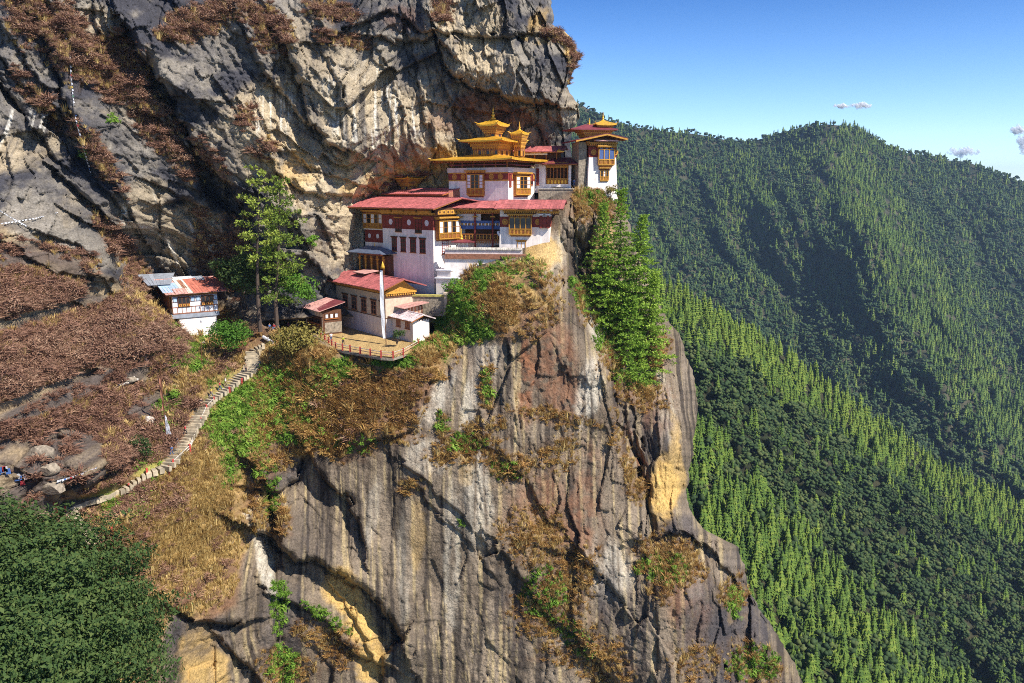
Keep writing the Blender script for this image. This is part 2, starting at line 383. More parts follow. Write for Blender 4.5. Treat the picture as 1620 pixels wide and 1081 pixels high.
# ---- hand-placed fractures: (points, step in m, how far the step reaches in px, crack depth m, crack width px); step > 0: the right / upper side stands out
FR = [
    ([(225, 95), (240, 120), (268, 140), (284, 190), (318, 247), (355, 287), (398, 345)], 5.5, 60, 3.0, 7),
    ([(232, 100), (236, 150), (262, 195), (300, 255), (330, 300), (372, 352)], -2.0, 24, 4.0, 10),
    ([(392, 62), (408, 100), (440, 145), (470, 180), (500, 212)], 2.5, 40, 1.5, 4),
    ([(452, 82), (474, 136), (493, 202), (518, 226), (545, 236)], 4.0, 40, 2.5, 5),
    ([(540, 150), (541, 210), (544, 228)], 1.2, 20, 1.0, 4),
    ([(0, 128), (20, 155), (42, 190)], 3.0, 25, 3.0, 8), ([(62, 217), (80, 240), (97, 254)], 2.0, 20, 2.5, 7), ([(100, 280), (130, 310), (156, 332)], 3.0, 25, 3.0, 9),
    ([(88, 110), (100, 150), (118, 196), (128, 220)], 3.0, 30, 3.0, 7), ([(0, 98), (60, 150), (110, 220), (160, 290), (215, 365)], 2.0, 45, 0.8, 3),
    ([(-60, -40), (20, 60), (90, 170), (150, 260), (190, 300), (212, 345)], 2.2, 40, 0.8, 3),
    ([(150, 15), (160, 70), (185, 60)], 2.0, 30, 1.0, 4), ([(195, 35), (204, 52), (230, 95)], 2.5, 35, 1.5, 5),
    ([(262, 322), (290, 316), (312, 326)], 2.4, 20, 1.5, 5), ([(255, 330), (256, 380), (254, 420)], 1.5, 16, 1.0, 4),
    ([(445, 275), (470, 300), (515, 312), (560, 310)], 2.5, 26, 1.2, 4), ([(470, 250), (500, 270), (555, 290), (600, 300)], 1.6, 26, 0.6, 3),
    ([(495, 330), (520, 360), (560, 320), (580, 310)], -1.0, 20, 0.5, 3), ([(455, 350), (480, 395), (500, 420)], 1.6, 24, 0.8, 4),
    ([(560, 40), (620, 20), (660, 45), (720, 55), (800, 60), (870, 52)], 2.0, 24, 1.4, 4), ([(600, 60), (640, 70), (690, 60), (720, 90)], 2.0, 26, 1.5, 5),
    ([(690, 60), (705, 100), (712, 115), (735, 130), (780, 150), (850, 165), (880, 170)], 4.0, 40, 2.0, 5),
    ([(718, 55), (728, 80), (730, 102)], -1.5, 24, 1.2, 4), ([(815, 60), (828, 90), (838, 128)], -1.6, 30, 1.4, 5), ([(845, 30), (835, 55)], 1.2, 16, 0.8, 3),
    ([(648, 60), (660, 110), (664, 160), (680, 200), (690, 250)], 1.8, 40, 1.0, 4), ([(700, 130), (715, 170), (735, 200)], 1.4, 24, 0.8, 4), ([(745, 175), (790, 180), (830, 170)], 1.8, 20, 0.8, 4),
    ([(860, 150), (868, 190), (900, 205)], 1.5, 24, 1.0, 4), ([(850, 200), (862, 220), (866, 240)], 1.6, 18, 1.2, 4),
    ([(600, 80), (618, 130), (638, 190), (640, 240)], 1.0, 30, 0.4, 3), ([(500, 60), (520, 110), (540, 150)], 1.5, 30, 1.2, 4),
    # lower face
    ([(398, 735), (420, 760), (432, 800), (440, 850)], 3.0, 26, 2.5, 8), ([(404, 838), (428, 850), (450, 872), (470, 890), (500, 888), (530, 905), (570, 925), (600, 952), (620, 985), (632, 1012)], 4.6, 40, 3.2, 7),
    ([(490, 720), (505, 745), (525, 770), (545, 785), (555, 800), (566, 830), (572, 858)], 2.6, 24, 1.8, 6), ([(480, 720), (470, 755), (440, 775), (405, 772)], -2.2, 26, 2.5, 8),
    ([(632, 1012), (610, 1040), (605, 1081)], 2.0, 24, 2.0, 7), ([(440, 945), (480, 965), (520, 985), (540, 1015), (580, 1040), (620, 1060)], 2.4, 24, 1.6, 5), ([(520, 920), (540, 950), (560, 985), (590, 1040)], 1.0, 14, 0.8, 3),
    ([(275, 965), (310, 985), (355, 990), (380, 985)], 3.2, 30, 2.5, 7), ([(345, 1010), (370, 1040), (400, 1068)], 1.2, 20, 1.2, 4), ([(415, 855), (430, 900), (440, 950), (436, 1010), (440, 1081)], -1.5, 26, 1.2, 6),
    ([(585, 700), (640, 690), (660, 670), (680, 610)], 1.6, 22, 1.2, 5), ([(640, 735), (680, 770), (720, 810), (765, 860)], 0.9, 22, 0.7, 3), ([(665, 780), (700, 820), (740, 860), (780, 910)], 0.6, 22, 0.5, 3),
    ([(880, 420), (905, 470), (935, 530), (955, 570), (965, 600)], -2.5, 30, 1.0, 4), ([(965, 590), (975, 640), (990, 690), (1010, 740), (1022, 790), (1026, 850)], -3.0, 36, 6.5, 9), ([(1000, 650), (1018, 720), (1022, 780)], 1.6, 22, 1.5, 5),
    ([(880, 870), (920, 880), (960, 930), (985, 960)], 1.6, 26, 1.5, 6), ([(820, 750), (850, 800), (900, 850)], 1.2, 26, 0.8, 4), ([(800, 880), (850, 950), (920, 1020), (970, 1081)], 1.8, 34, 1.2, 6),
    ([(1030, 850), (1075, 840), (1100, 850), (1140, 890), (1180, 940)], 2.0, 30, 1.5, 5), ([(1110, 830), (1120, 860), (1150, 850)], -1.5, 18, 2.0, 7), ([(1150, 950), (1160, 990), (1152, 1040), (1150, 1081)], -3.5, 40, 1.5, 6),
    ([(1030, 900), (1040, 990), (1036, 1081)], 0.8, 26, 0.6, 5), ([(905, 330), (912, 380), (925, 440)], -2.0, 16, 3.0, 8), ([(885, 330), (890, 380), (905, 420)], -1.6, 18, 1.0, 4),
    # hillside rocks
    ([(40, 720), (60, 700), (90, 690), (130, 700)], -2.2, 30, 2.0, 9), ([(92, 690), (100, 740), (96, 790)], -2.2, 26, 1.8, 9), ([(80, 830), (100, 795), (130, 780), (170, 745)], 4.0, 26, 2.2, 7), ([(215, 665), (230, 690), (255, 690)], 2.0, 18, 1.5, 6),
    ([(80, 375), (120, 390), (150, 410)], 1.8, 22, 1.5, 6), ([(170, 455), (200, 482), (215, 490)], 1.5, 16, 1.2, 6), ([(0, 380), (40, 400), (80, 430), (140, 440)], 1.5, 30, 0.8, 5), ([(85, 720), (60, 760), (30, 790)], 1.5, 20, 1.0, 6),
]
dY = np.zeros(PXg.shape, np.float32)
jx = 7 * facets(X / 2.6, Z / 2.6, 27, .4)[0]; jy = 7 * facets(X / 2.2 + 9, Z / 2.8, 33, .4)[0]
crack_m = np.zeros(PXg.shape, np.float32)
for pts, st, fall, cd, cw in FR:
    xs = [p[0] for p in pts]; ys = [p[1] for p in pts]; m = 3.2 * fall + 12
    r0, r1 = np.searchsorted(rows, [min(ys) - m, max(ys) + m])
    if r1 <= r0: continue
    if np.mean(ys) > 560: st, cd, cw = st * .72, cd * .5, cw * .8
    cols = np.where((PXg[r0:r1] > min(xs) - m).any(0) & (PXg[r0:r1] < max(xs) + m).any(0))[0]
    sl = (slice(r0, r1), slice(cols[0], cols[-1] + 1))
    D, S = seg_field(PXg[sl] + 0.6 * wx[sl] + jx[sl], PYg[sl] + 0.6 * wy[sl] + jy[sl], pts)
    e = np.clip(1 - D / (2.3 * fall), 0, 1)
    sgn = np.clip(S * D / 1.6, -1, 1)
    dY[sl] -= st * e * np.where(sgn > 0, sgn, sgn * 0.55)
    g = np.exp(-(D / cw) ** 2)
    dY[sl] += 0.75 * cd * g
    crack_m[sl] = np.maximum(crack_m[sl], g * min(1, cd / 2))

# ---- rock relief in metres
ca, sa = math.cos(math.radians(56)), math.sin(math.radians(56))     # slabs of the upper cliff dip down to the right
al = X * ca - Z * sa; ac = X * sa + Z * ca
al2, ac2 = al + 1.4 * fbm(X / 9, Z / 9, 3, .5, 21), ac + 0.9 * fbm(X / 9 + 7, Z / 9, 3, .5, 25)
ca2, sa2 = math.cos(math.radians(82)), math.sin(math.radians(82))   # towards the right the joints stand upright
wv = smooth(520, 640, PXg)
al2 = al2 * (1 - wv) + wv * (X * ca2 - Z * sa2 + 1.2 * fbm(X / 9, Z / 9, 3, .5, 28)); ac2 = ac2 * (1 - wv) + wv * (X * sa2 + Z * ca2 + 1.0 * fbm(X / 9 + 7, Z / 9, 3, .5, 29))
f1, e1 = facets(al2 / 27, ac2 / 11.0, 1, 1.0)
f2, e2 = facets(al2 / 10.0, ac2 / 4.2, 5, 0.9)
f3, e3 = facets(al2 / 3.4 + 3, ac2 / 1.5, 8, 0.8)
f4, e4 = facets(al2 / 1.0 + 3, ac2 / .55, 9, 0.8)
nz0 = perlin(X / 13, Z / 13, 47)
saw = ac2 / 8.5 + 0.25 * perlin(X / 14, Z / 14, 31)
saw = (saw - np.floor(saw)); saw = np.where(saw < 0.9, saw / 0.9, (1 - saw) / 0.1)
amp_l = smooth(620, 420, PXg) * 0.8 + 0.2
rel_up = 2.6 * f1 + 1.9 * f2 + 0.85 * f3 + amp_l * 1.1 * (0.5 - saw) * smooth(-0.25, 0.3, perlin(X / 22, Z / 22, 41))
rel_up -= 0.18 * (1 - smooth(0, .035, e2)) * smooth(-.2, .3, nz0) + 0.08 * (1 - smooth(0, .05, e3)) * smooth(-.1, .4, -nz0)
rel_up += 0.34 * f4 + 0.34 * fbm(X / 3.5, Z / 3.5, 6, 0.62, 51)
xv = X + 1.2 * fbm(X / 6, Z / 18, 3, .5, 61)
g1, h1 = facets(xv / 8.0, Z / 24 + 0.3, 11, 0.8); g2, h2 = facets(xv / 2.8 + 5, Z / 6.5, 12, 0.8)
rough_low = .75 * smooth(620, 820, PXg) + smooth(480, 420, PXg)
rel_low = (0.5 + 1.2 * rough_low) * g1 + (0.16 + 0.6 * rough_low) * g2 + 0.2 * (1 - smooth(0, .04, h1)) * rough_low + (.07 + .26 * rough_low) * facets(xv / .9, Z / 1.8, 14, .8)[0]
rel_low += (0.12 + 0.4 * rough_low) * fbm(X / 3.5, Z / 6.0, 6, 0.6, 71)
q1, k1 = facets(X / 5.5 + 2, Z / 4.5, 17, 0.9)
rel_hill = 2.0 * fbm(X / 10, Z / 8, 4, .5, 81) + 0.9 * np.abs(perlin(X / 2.6, Z / 2.2, 83)) * smooth(420, 330, PXg) + 0.35 * fbm(X / 1.6, Z / 1.6, 4, .6, 85)
rocky_hill = smooth(0.10, 0.2, fbm(X / 12, Z / 10, 3, .5, 91)) * smooth(330, 250, PXg) * smooth(900, 840, PYg)
rk = np.maximum(rocky_hill, smooth(-6, 6, poly_sd(PXw, PYw, [(-200, 680), (60, 690), (100, 670), (160, 690), (175, 750), (120, 790), (70, 850), (-200, 900)])))
rk = np.maximum(rk, smooth(-6, 6, poly_sd(PXw, PYw, [(-200, 340), (0, 345), (110, 340), (190, 430), (150, 450), (60, 430), (-200, 430)])) * 0.9)
rel_hill = rel_hill + rk * (1.6 * q1 + 0.5 * f3)
# ground that has been levelled: path, courtyard, beneath the buildings
FLAT = [[(75, 795), (110, 790), (200, 762), (262, 735), (285, 690), (320, 635), (380, 588), (425, 540), (520, 535), (640, 550), (690, 500), (720, 420), (560, 430), (500, 500), (420, 500), (360, 560), (310, 610), (275, 670), (240, 730), (170, 765), (90, 790), (100, 850), (145, 870), (160, 850)],
        [(690, 420), (880, 420), (900, 300), (700, 300)]]
flat = np.maximum.reduce([smooth(-8, 4, poly_sd(PXg, PYg, f)) for f in FLAT])
dY += w_up * rel_up + w_low * rel_low + w_hill * rel_hill
dY *= (1 - 0.93 * flat)
# the courtyard is level ground
_a, _b, _c = dirs(PXg, PYg)
YARD = [(420, 512), (470, 508), (540, 503), (620, 515), (690, 515), (680, 535), (664, 548), (640, 561), (622, 566), (586, 562), (542, 554), (520, 544), (500, 528), (450, 524)]
w_y = smooth(-5, 1, poly_sd(PXg, PYg, YARD))
dY = dY * (1 - w_y) + w_y * (-29.4 * _b / _c - Y0)
# round the right-hand silhouette off towards the back
t = np.clip((PXg - (RVg - 46)) / 46, 0, 1)
Yf = Y0 + dY + 11 * (1 - np.sqrt(np.clip(1 - t * t, 0, 1)))
Yf = np.minimum(Yf, Y0 + 16)

# ------------------------------------------------------------------ colours of the rock and soil (real material colours only)
def C(*a): return np.array(a, np.float32)
TAN, OCH, DARK, GREY, BROWN, WHITE = C(.46, .365, .235), C(.55, .35, .11), C(.055, .053, .060), C(.17, .16, .16), C(.20, .125, .065), C(.70, .65, .55)
RUST, DRY, SOIL, GRASS, MOSS = C(.25, .11, .055), C(.46, .31, .11), C(.185, .105, .06), C(.16, .26, .035), C(.13, .125, .03)
def mixc(c, d, w): return c * (1 - w[..., None]) + d * w[..., None]
nA = fbm(X / 16, Z / 16, 5, .58, 101); nB = fbm(X / 5, Z / 5, 5, .6, 111); nC = fbm(X / 1.4, Z / 1.4, 3, .6, 121)
stv = fbm(X / 1.5 + .3 * nB, Z / 34, 4, .6, 131); stw = fbm(X / 0.9 + .25 * nB, Z / 26 + 4, 3, .6, 141)
B = {}
def blobs(lst, wob=1.0, soft=(1.25, .7)):
    """soft union of ellipses (cx, cy, rx, ry, tilt deg, strength) with ragged edges"""
    w = np.zeros(PXg.shape, np.float32)
    for cx, cy, rx, ry, an, s in lst:
        r0, r1 = np.searchsorted(rows, [cy - 1.9 * max(rx, ry), cy + 1.9 * max(rx, ry)])
        x = PXw[r0:r1] - cx; y = PYw[r0:r1] - cy; c_, s_ = math.cos(math.radians(an)), math.sin(math.radians(an))
        d = np.sqrt(((x * c_ + y * s_) / rx) ** 2 + ((-x * s_ + y * c_) / ry) ** 2)
        w[r0:r1] = np.maximum(w[r0:r1], s * smooth(soft[0], soft[1], d + 0.35 * nB[r0:r1] * wob + 0.25 * nC[r0:r1] * wob))
    return w
# upper cliff
tan_b = blobs([(420, 200, 70, 110, 50, .9), (590, 200, 110, 130, 60, .75), (520, 310, 90, 60, 30, 1), (640, 250, 60, 90, 40, .9), (740, 30, 60, 40, 0, .9), (760, 95, 60, 40, 10, .9), (500, 90, 80, 60, 40, .6), (300, 380, 60, 60, 70, .8), (20, 240, 30, 110, 80, .75), (200, 160, 40, 40, 40, .5), (220, 330, 40, 60, 60, .6), (820, 250, 50, 60, 60, .9), (560, 370, 60, 70, 60, .9), (110, 330, 20, 30, 0, .6), (880, 180, 40, 60, 60, .6), (155, 40, 40, 30, 30, .5)])
och_b = blobs([(640, 280, 60, 34, -20, .9), (700, 265, 30, 40, 50, 1), (800, 250, 40, 40, 30, .6), (455, 260, 50, 40, 40, .5), (760, 215, 40, 20, 10, .4), (850, 40, 16, 30, 20, .5), (560, 280, 40, 30, 40, .5), (900, 70, 14, 30, -20, .7), (850, 64, 30, 8, 10, .8)])
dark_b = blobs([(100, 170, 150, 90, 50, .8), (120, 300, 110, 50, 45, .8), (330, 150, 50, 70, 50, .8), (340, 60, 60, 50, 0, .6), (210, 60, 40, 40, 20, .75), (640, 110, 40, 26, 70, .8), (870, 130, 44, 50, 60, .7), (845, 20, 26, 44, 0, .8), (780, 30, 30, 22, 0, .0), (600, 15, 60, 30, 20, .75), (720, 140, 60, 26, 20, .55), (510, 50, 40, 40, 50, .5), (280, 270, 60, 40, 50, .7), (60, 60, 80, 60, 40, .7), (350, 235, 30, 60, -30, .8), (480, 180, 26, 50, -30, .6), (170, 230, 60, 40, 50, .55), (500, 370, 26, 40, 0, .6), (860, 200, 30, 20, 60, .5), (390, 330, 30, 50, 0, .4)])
rust_b = blobs([(770, 175, 50, 26, 15, .8), (700, 190, 30, 20, 30, .4), (820, 190, 30, 18, 10, .7), (640, 30, 40, 20, 10, .25)])
veg_u = blobs([(110, 70, 36, 70, -35, .95), (180, 110, 40, 60, -45, .9), (250, 200, 26, 90, -38, .7), (300, 40, 50, 26, -20, .95), (360, 18, 60, 14, 0, .8), (430, 45, 30, 36, -30, .85), (520, 20, 40, 16, 10, .7), (40, 20, 30, 60, -30, .6), (150, 240, 14, 70, -35, .7), (60, 160, 12, 60, -40, .55), (320, 400, 14, 60, 0, .7), (370, 400, 30, 60, 0, .6), (330, 250, 14, 50, -40, .4), (540, 62, 40, 12, 10, .6), (700, 20, 14, 20, 0, .5), (60, 395, 70, 14, 25, .8), (190, 390, 14, 60, -40, .8), (215, 440, 22, 30, 0, .8), (130, 420, 30, 20, 20, .5), (880, 60, 26, 8, 30, .8), (905, 100, 8, 40, 0, .5), (390, 190, 14, 20, 0, .5), (420, 235, 20, 20, 0, .4), (620, 300, 50, 14, -20, .6)], 2.2, (1.5, .3))
up_c = mixc(np.broadcast_to(C(.235, .205, .165), PXg.shape + (3,)), DARK, smooth(-.08, .22, nA + .5 * nB))
up_c = mixc(up_c, TAN, np.clip(tan_b * smooth(-.35, .15, nB + .5 * nA + .2), 0, 1))
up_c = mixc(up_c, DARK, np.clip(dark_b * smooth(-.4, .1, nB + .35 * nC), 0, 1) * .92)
up_c = mixc(up_c, OCH, np.clip(och_b * smooth(-.3, .2, nB + .1), 0, 1))
up_c = mixc(up_c, RUST, rust_b)
up_c = mixc(up_c, DARK, .75 * smooth(.12, .34, stv) * smooth(-.1, .2, nA + .25) * (0.4 + .6 * blobs([(560, 200, 60, 110, 70, 1), (440, 130, 40, 60, 60, 1), (290, 380, 40, 70, 90, 1), (30, 230, 30, 90, 90, 1), (480, 250, 30, 60, 60, 1), (230, 370, 30, 60, 90, 1)])))
up_c = mixc(up_c, WHITE, .92 * smooth(.16, .36, stw) * blobs([(575, 140, 46, 60, 80, .8), (600, 190, 40, 70, 80, .9), (430, 180, 30, 50, 70, .9), (300, 390, 40, 60, 90, .9), (220, 350, 40, 60, 80, .8), (30, 200, 30, 60, 80, .7), (600, 210, 28, 34, 60, .9)]))
up_c = mixc(up_c, DARK * .8, .3 * (1 - smooth(.01, .06, e2)) * smooth(-.3, .2, nz0) * w_up)
up_c = mixc(up_c, DARK, .22 * (1 - smooth(.01, .09, e3)) * smooth(-.2, .3, -nz0))
up_c = up_c * (1 + .4 * nC[..., None])
# lower face
lo_c = mixc(np.broadcast_to(C(.155, .118, .082), PXg.shape + (3,)), C(.235, .182, .128), smooth(-.2, .3, nA + .3 * nB))
lo_c = mixc(lo_c, C(.052, .041, .033), .9 * smooth(-.02, .22, stv))
lo_c = mixc(lo_c, C(.42, .32, .17), .85 * smooth(.06, .34, stw) * smooth(-.3, .3, nA + .15))
wh = blobs([(650, 640, 12, 50, -12, 1), (690, 620, 26, 60, 12, .9), (740, 660, 12, 70, 5, .8), (755, 790, 24, 90, 0, .75), (715, 880, 14, 120, 0, .6), (680, 720, 40, 30, 0, .6), (420, 890, 14, 60, -15, 1), (930, 620, 18, 60, 10, .9), (945, 520, 16, 50, -25, .9), (1050, 640, 14, 60, -10, .6), (960, 900, 36, 50, -20, .7), (360, 830, 30, 22, 40, .8), (340, 860, 24, 20, 40, .6), (770, 560, 20, 60, 0, .6), (870, 400, 24, 30, 20, .8), (640, 900, 10, 90, 0, .35), (1100, 920, 14, 40, 0, .5), (880, 1000, 30, 30, 0, .4), (590, 810, 10, 60, 8, .4), (960, 480, 14, 30, -20, .6)])
lo_c = mixc(lo_c, C(.52, .46, .36), .85 * wh * smooth(-.45, .25, stw + .3 * nB + .1))
oc = blobs([(545, 935, 26, 44, -30, 1), (570, 985, 22, 40, -30, 1), (585, 1050, 24, 34, 0, .9), (1050, 775, 26, 48, 0, 1), (315, 1030, 30, 60, 0, .75), (860, 400, 30, 26, 0, .8), (1155, 970, 6, 24, 0, .9), (520, 925, 10, 30, 0, .5), (345, 1060, 16, 30, 0, .7), (1070, 720, 10, 60, -8, .6), (955, 400, 20, 60, 0, .5), (740, 720, 14, 50, 4, .3), (660, 850, 12, 60, 3, .3)])
lo_c = mixc(lo_c, C(.56, .36, .12), oc * smooth(-.5, 0, stw + .3))
ru = blobs([(835, 580, 14, 100, 3, .9), (880, 580, 40, 90, -10, .55), (1040, 640, 30, 50, 0, .45), (850, 800, 50, 60, 30, .5), (930, 780, 26, 90, 0, .4), (1090, 960, 40, 50, 0, .45), (1010, 720, 8, 60, -20, .8), (1040, 560, 22, 30, 0, .5), (900, 830, 60, 50, 30, .5)])
lo_c = mixc(lo_c, RUST, ru * smooth(-.35, .25, nB + .5 * nC))
dk = blobs([(1160, 1020, 60, 100, 20, .8), (1080, 840, 30, 24, 0, .7), (1110, 1000, 40, 100, 0, .55), (1040, 690, 30, 50, 0, .35), (450, 1000, 36, 90, 0, .5), (300, 1000, 60, 50, 0, .7), (440, 740, 50, 30, 0, .7), (480, 860, 40, 60, 0, .2), (810, 980, 30, 60, 0, .35), (960, 940, 16, 50, 0, .5), (1000, 640, 26, 60, 0, .4), (1000, 1000, 30, 80, 0, .3), (1180, 900, 40, 40, 0, .4)])
lo_c = mixc(lo_c, C(.07, .062, .064), dk * smooth(-.4, .2, nB + .2))
lo_c = lo_c * (1 + .22 * nC[..., None])
veg_l = blobs([(690, 540, 40, 40, 0, .8), (740, 700, 60, 30, -25, .85), (800, 740, 34, 24, 0, .9), (700, 680, 20, 24, 0, .7), (870, 660, 70, 14, 10, .6), (880, 720, 30, 50, 40, .45), (850, 850, 60, 50, 45, .75), (900, 920, 40, 60, 30, .8), (870, 980, 60, 50, 40, .8), (940, 1040, 60, 40, 30, .75), (1060, 890, 50, 40, 10, .95), (1010, 620, 40, 26, 30, .9), (1040, 550, 20, 30, 0, .8), (980, 560, 30, 40, 30, .9), (1000, 760, 16, 40, -20, .7), (1050, 900, 30, 50, 0, .8), (1160, 940, 20, 30, 0, .7), (1100, 1050, 40, 40, 0, .45), (1190, 1060, 50, 40, 30, .5), (770, 620, 14, 50, 0, .6), (520, 1020, 60, 26, 25, .6), (450, 1060, 40, 30, 0, .9), (650, 770, 24, 14, 0, .7), (420, 720, 40, 30, 0, .9), (410, 800, 24, 40, 0, .8), (440, 820, 20, 30, 0, .7), (820, 470, 60, 60, 0, 1), (760, 480, 40, 50, 0, 1), (940, 320, 40, 30, 0, 1), (930, 480, 20, 40, -20, .8), (560, 690, 120, 26, -8, .9), (980, 700, 14, 60, -15, .4), (640, 620, 40, 50, 0, .8)], 2.4, (1.55, .25))
lo_c = mixc(lo_c, SOIL * 1.1, .75 * veg_l)
# hillside
hi_c = mixc(np.broadcast_to(SOIL, PXg.shape + (3,)), DRY * .85, smooth(-.1, .35, nB + .4 * nA))
ochre_h = blobs([(240, 480, 60, 40, 0, .95), (280, 740, 60, 40, 0, .8), (330, 780, 60, 50, 0, .75), (300, 850, 60, 50, 0, .7), (220, 840, 60, 40, 0, .8), (260, 600, 50, 34, 0, .7), (400, 575, 30, 30, 0, .6), (100, 440, 60, 20, 20, .6), (470, 560, 50, 30, 0, .8), (230, 820, 40, 50, 0, .6), (580, 545, 80, 18, 8, .9), (820, 400, 60, 20, 0, .6), (830, 440, 50, 40, 0, .9), (790, 500, 30, 30, 0, .7), (680, 570, 60, 20, 0, .6), (560, 640, 60, 20, -10, .35)], 1.6, (1.4, .4))
hi_c = mixc(hi_c, DRY, ochre_h * smooth(-.4, .2, nB + .2))
green_h = blobs([(370, 640, 40, 60, 35, 1), (395, 690, 24, 30, 0, .8), (350, 690, 26, 26, 0, .9), (440, 600, 40, 30, 0, .9), (500, 600, 40, 26, 0, .7), (180, 800, 40, 24, 0, .9), (210, 785, 36, 20, 0, .7), (300, 570, 30, 20, 0, .6), (300, 545, 24, 20, 0, .6), (470, 660, 40, 40, 0, .55), (650, 550, 40, 16, 0, .8), (700, 520, 30, 30, 0, .9), (720, 480, 24, 40, 0, .8), (275, 530, 26, 20, 0, .5), (230, 740, 30, 20, 0, .5), (620, 570, 40, 14, 0, .7), (740, 530, 30, 30, 0, .6), (360, 740, 20, 30, 0, .4), (270, 650, 20, 40, 30, .5), (760, 430, 30, 26, 0, .8), (735, 500, 40, 60, 0, .9), (420, 640, 50, 50, 0, .8), (540, 590, 40, 20, 0, .5)], 1.8, (1.4, .35))
hi_c = mixc(hi_c, GRASS, green_h * smooth(-.5, .1, nB + .35))
hi_c = mixc(hi_c, mixc(np.broadcast_to(C(.10, .085, .075), PXg.shape + (3,)), C(.27, .21, .14), smooth(-.1, .3, nB)), rk * .85)
hi_c = mixc(hi_c, WHITE, .8 * smooth(.15, .35, nB) * blobs([(370, 830, 44, 40, 40, 1), (330, 810, 20, 20, 0, .8), (250, 950, 30, 20, -40, .8), (350, 900, 30, 30, 0, .5), (140, 370, 40, 16, 30, .6), (60, 380, 50, 14, 20, .5)]))
path_c = smooth(-3, 3, poly_sd(PXg, PYg, FLAT[0][:6] + [(380, 588), (425, 545), (410, 535), (360, 575), (310, 622), (280, 680), (250, 728), (180, 758), (90, 785), (105, 850), (140, 868)])) * 0
yard = smooth(-3, 2, poly_sd(PXw, PYw, [(500, 520), (540, 515), (610, 535), (640, 545), (625, 560), (560, 556), (510, 545)]))
hi_c = mixc(hi_c, C(.40, .27, .11), yard)
hi_c = hi_c * (1 + .35 * nC[..., None])
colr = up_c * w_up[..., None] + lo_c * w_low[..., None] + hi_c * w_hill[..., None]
colr = mixc(colr, C(.46, .31, .13) * (1 + .3 * nC[..., None]), smooth(-4, 2, poly_sd(PXg, PYg, YARD)))
colr = mixc(colr, SOIL * .9, np.clip(veg_u, 0, 1) * w_up * .75)
colr = np.clip(colr, .02, .75)

nr, nc = PXg.shape
vv = PN(PXg, PYg, Yf)
back = [vv]
bn_ = fbm(PYg[:, -1] / 30, PYg[:, -1] * 0 + 2, 4, .6, 501)
for k in range(1, 24):         # the far side of the rock, out of sight from here
    kk = k / 3.0; fb = facets(rows / 34.0 + 3, rows * 0 + kk * 1.4, 19, .9)[0] + .5 * facets(rows / 11.0, rows * 0 + kk * 3.1, 23, .9)[0]
    back.append(PN(PXg[:, -1] - 1.8 * kk * kk - 6 - 16 * min(1, kk) * (np.abs(fb) + .3 * np.abs(bn_)), PYg[:, -1], Yf[:, -1] + 9.0 * kk + 2.5 * fb)[:, None])
vall = np.concatenate(back, 1); ncb = vall.shape[1]
call = np.concatenate([colr, np.repeat(colr[:, -1:], ncb - nc, 1)], 1)
M_rock = mat_attr("rock_and_soil", 1.0, 0.8, 0.4, 0.38, 0.95, 0.12)
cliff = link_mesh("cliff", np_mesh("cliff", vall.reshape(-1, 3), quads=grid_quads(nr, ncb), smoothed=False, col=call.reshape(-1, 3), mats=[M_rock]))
tag(cliff, kind="structure")

def ground_at(px, py):
    """the point of the cliff or hillside seen at this pixel"""
    r = int(np.clip(np.searchsorted(rows, py), 0, nr - 1)); c = int(np.clip(np.searchsorted(PXg[r], px), 0, nc - 1))
    return Vector(vv[r, c])
# ------------------------------------------------------------------ wooded mountains on the right
def relief(name, sil, depth, px0, px1, step, bottom, gully, mat_col, soft=60.0):
    """a hillside as a sheet from its skyline down to `bottom`, with ridges and gullies, and a far slope behind the skyline"""
    px = np.arange(px0, px1 + step, step, dtype=float)
    ys = np.interp(px, [s[0] for s in sil], [s[1] for s in sil])
    n = int((bottom - ys.min()) / step) + 2
    tt = np.linspace(0, 1, n)[:, None]
    PY = ys[None] + (bottom - ys[None]) * tt; PX = np.repeat(px[None], n, 0)
    Y = rbf(depth, PX, PY, soft)
    Y = Y + gully(PX, PY)
    V = PN(PX, PY, Y)
    bk = []
    for k in range(1, 7):       # beyond the skyline the ground falls away again
        b = V[0].copy(); b[:, 1] += 40 * k * k ** .4; b[:, 2] -= 16 * k * k ** .5; bk.insert(0, b[None])
    VV = np.concatenate(bk + [V], 0)
    nC_ = fbm(VV[..., 0] / 60, VV[..., 1] / 60, 4, .6, 301)
    col = mixc(np.broadcast_to(C(*mat_col[0]), VV.shape), C(*mat_col[1]), smooth(-.2, .3, nC_))
    me = np_mesh(name, VV.reshape(-1, 3), quads=grid_quads(VV.shape[0], VV.shape[1]), col=col.reshape(-1, 3), mats=[M_soil])
    o = tag(link_mesh(name, me), kind="structure")
    return V, PX, PY, VV
def sow(V, spacing, keep=None):
    """random points over a grid of surface points, even over real area"""
    a, b, c, d = V[:-1, :-1], V[1:, :-1], V[:-1, 1:], V[1:, 1:]
    area = 0.5 * (np.linalg.norm(np.cross(b - a, c - a), axis=-1) + np.linalg.norm(np.cross(b - d, c - d), axis=-1))
    area = np.minimum(area, np.percentile(area, 99.5))
    n = RNG.poisson(area / spacing ** 2)
    I, J = np.nonzero(n); rep = n[I, J]; I = np.repeat(I, rep); J = np.repeat(J, rep)
    u = RNG.random(len(I))[:, None]; v = RNG.random(len(I))[:, None]
    p = (a[I, J] * (1 - u) + b[I, J] * u) * (1 - v) + (c[I, J] * (1 - u) + d[I, J] * u) * v
    return p, I, J
M_soil = mat_attr("forest_floor", 0.12, 0.3, 1.0, 0.3, 0.95, 0.0)

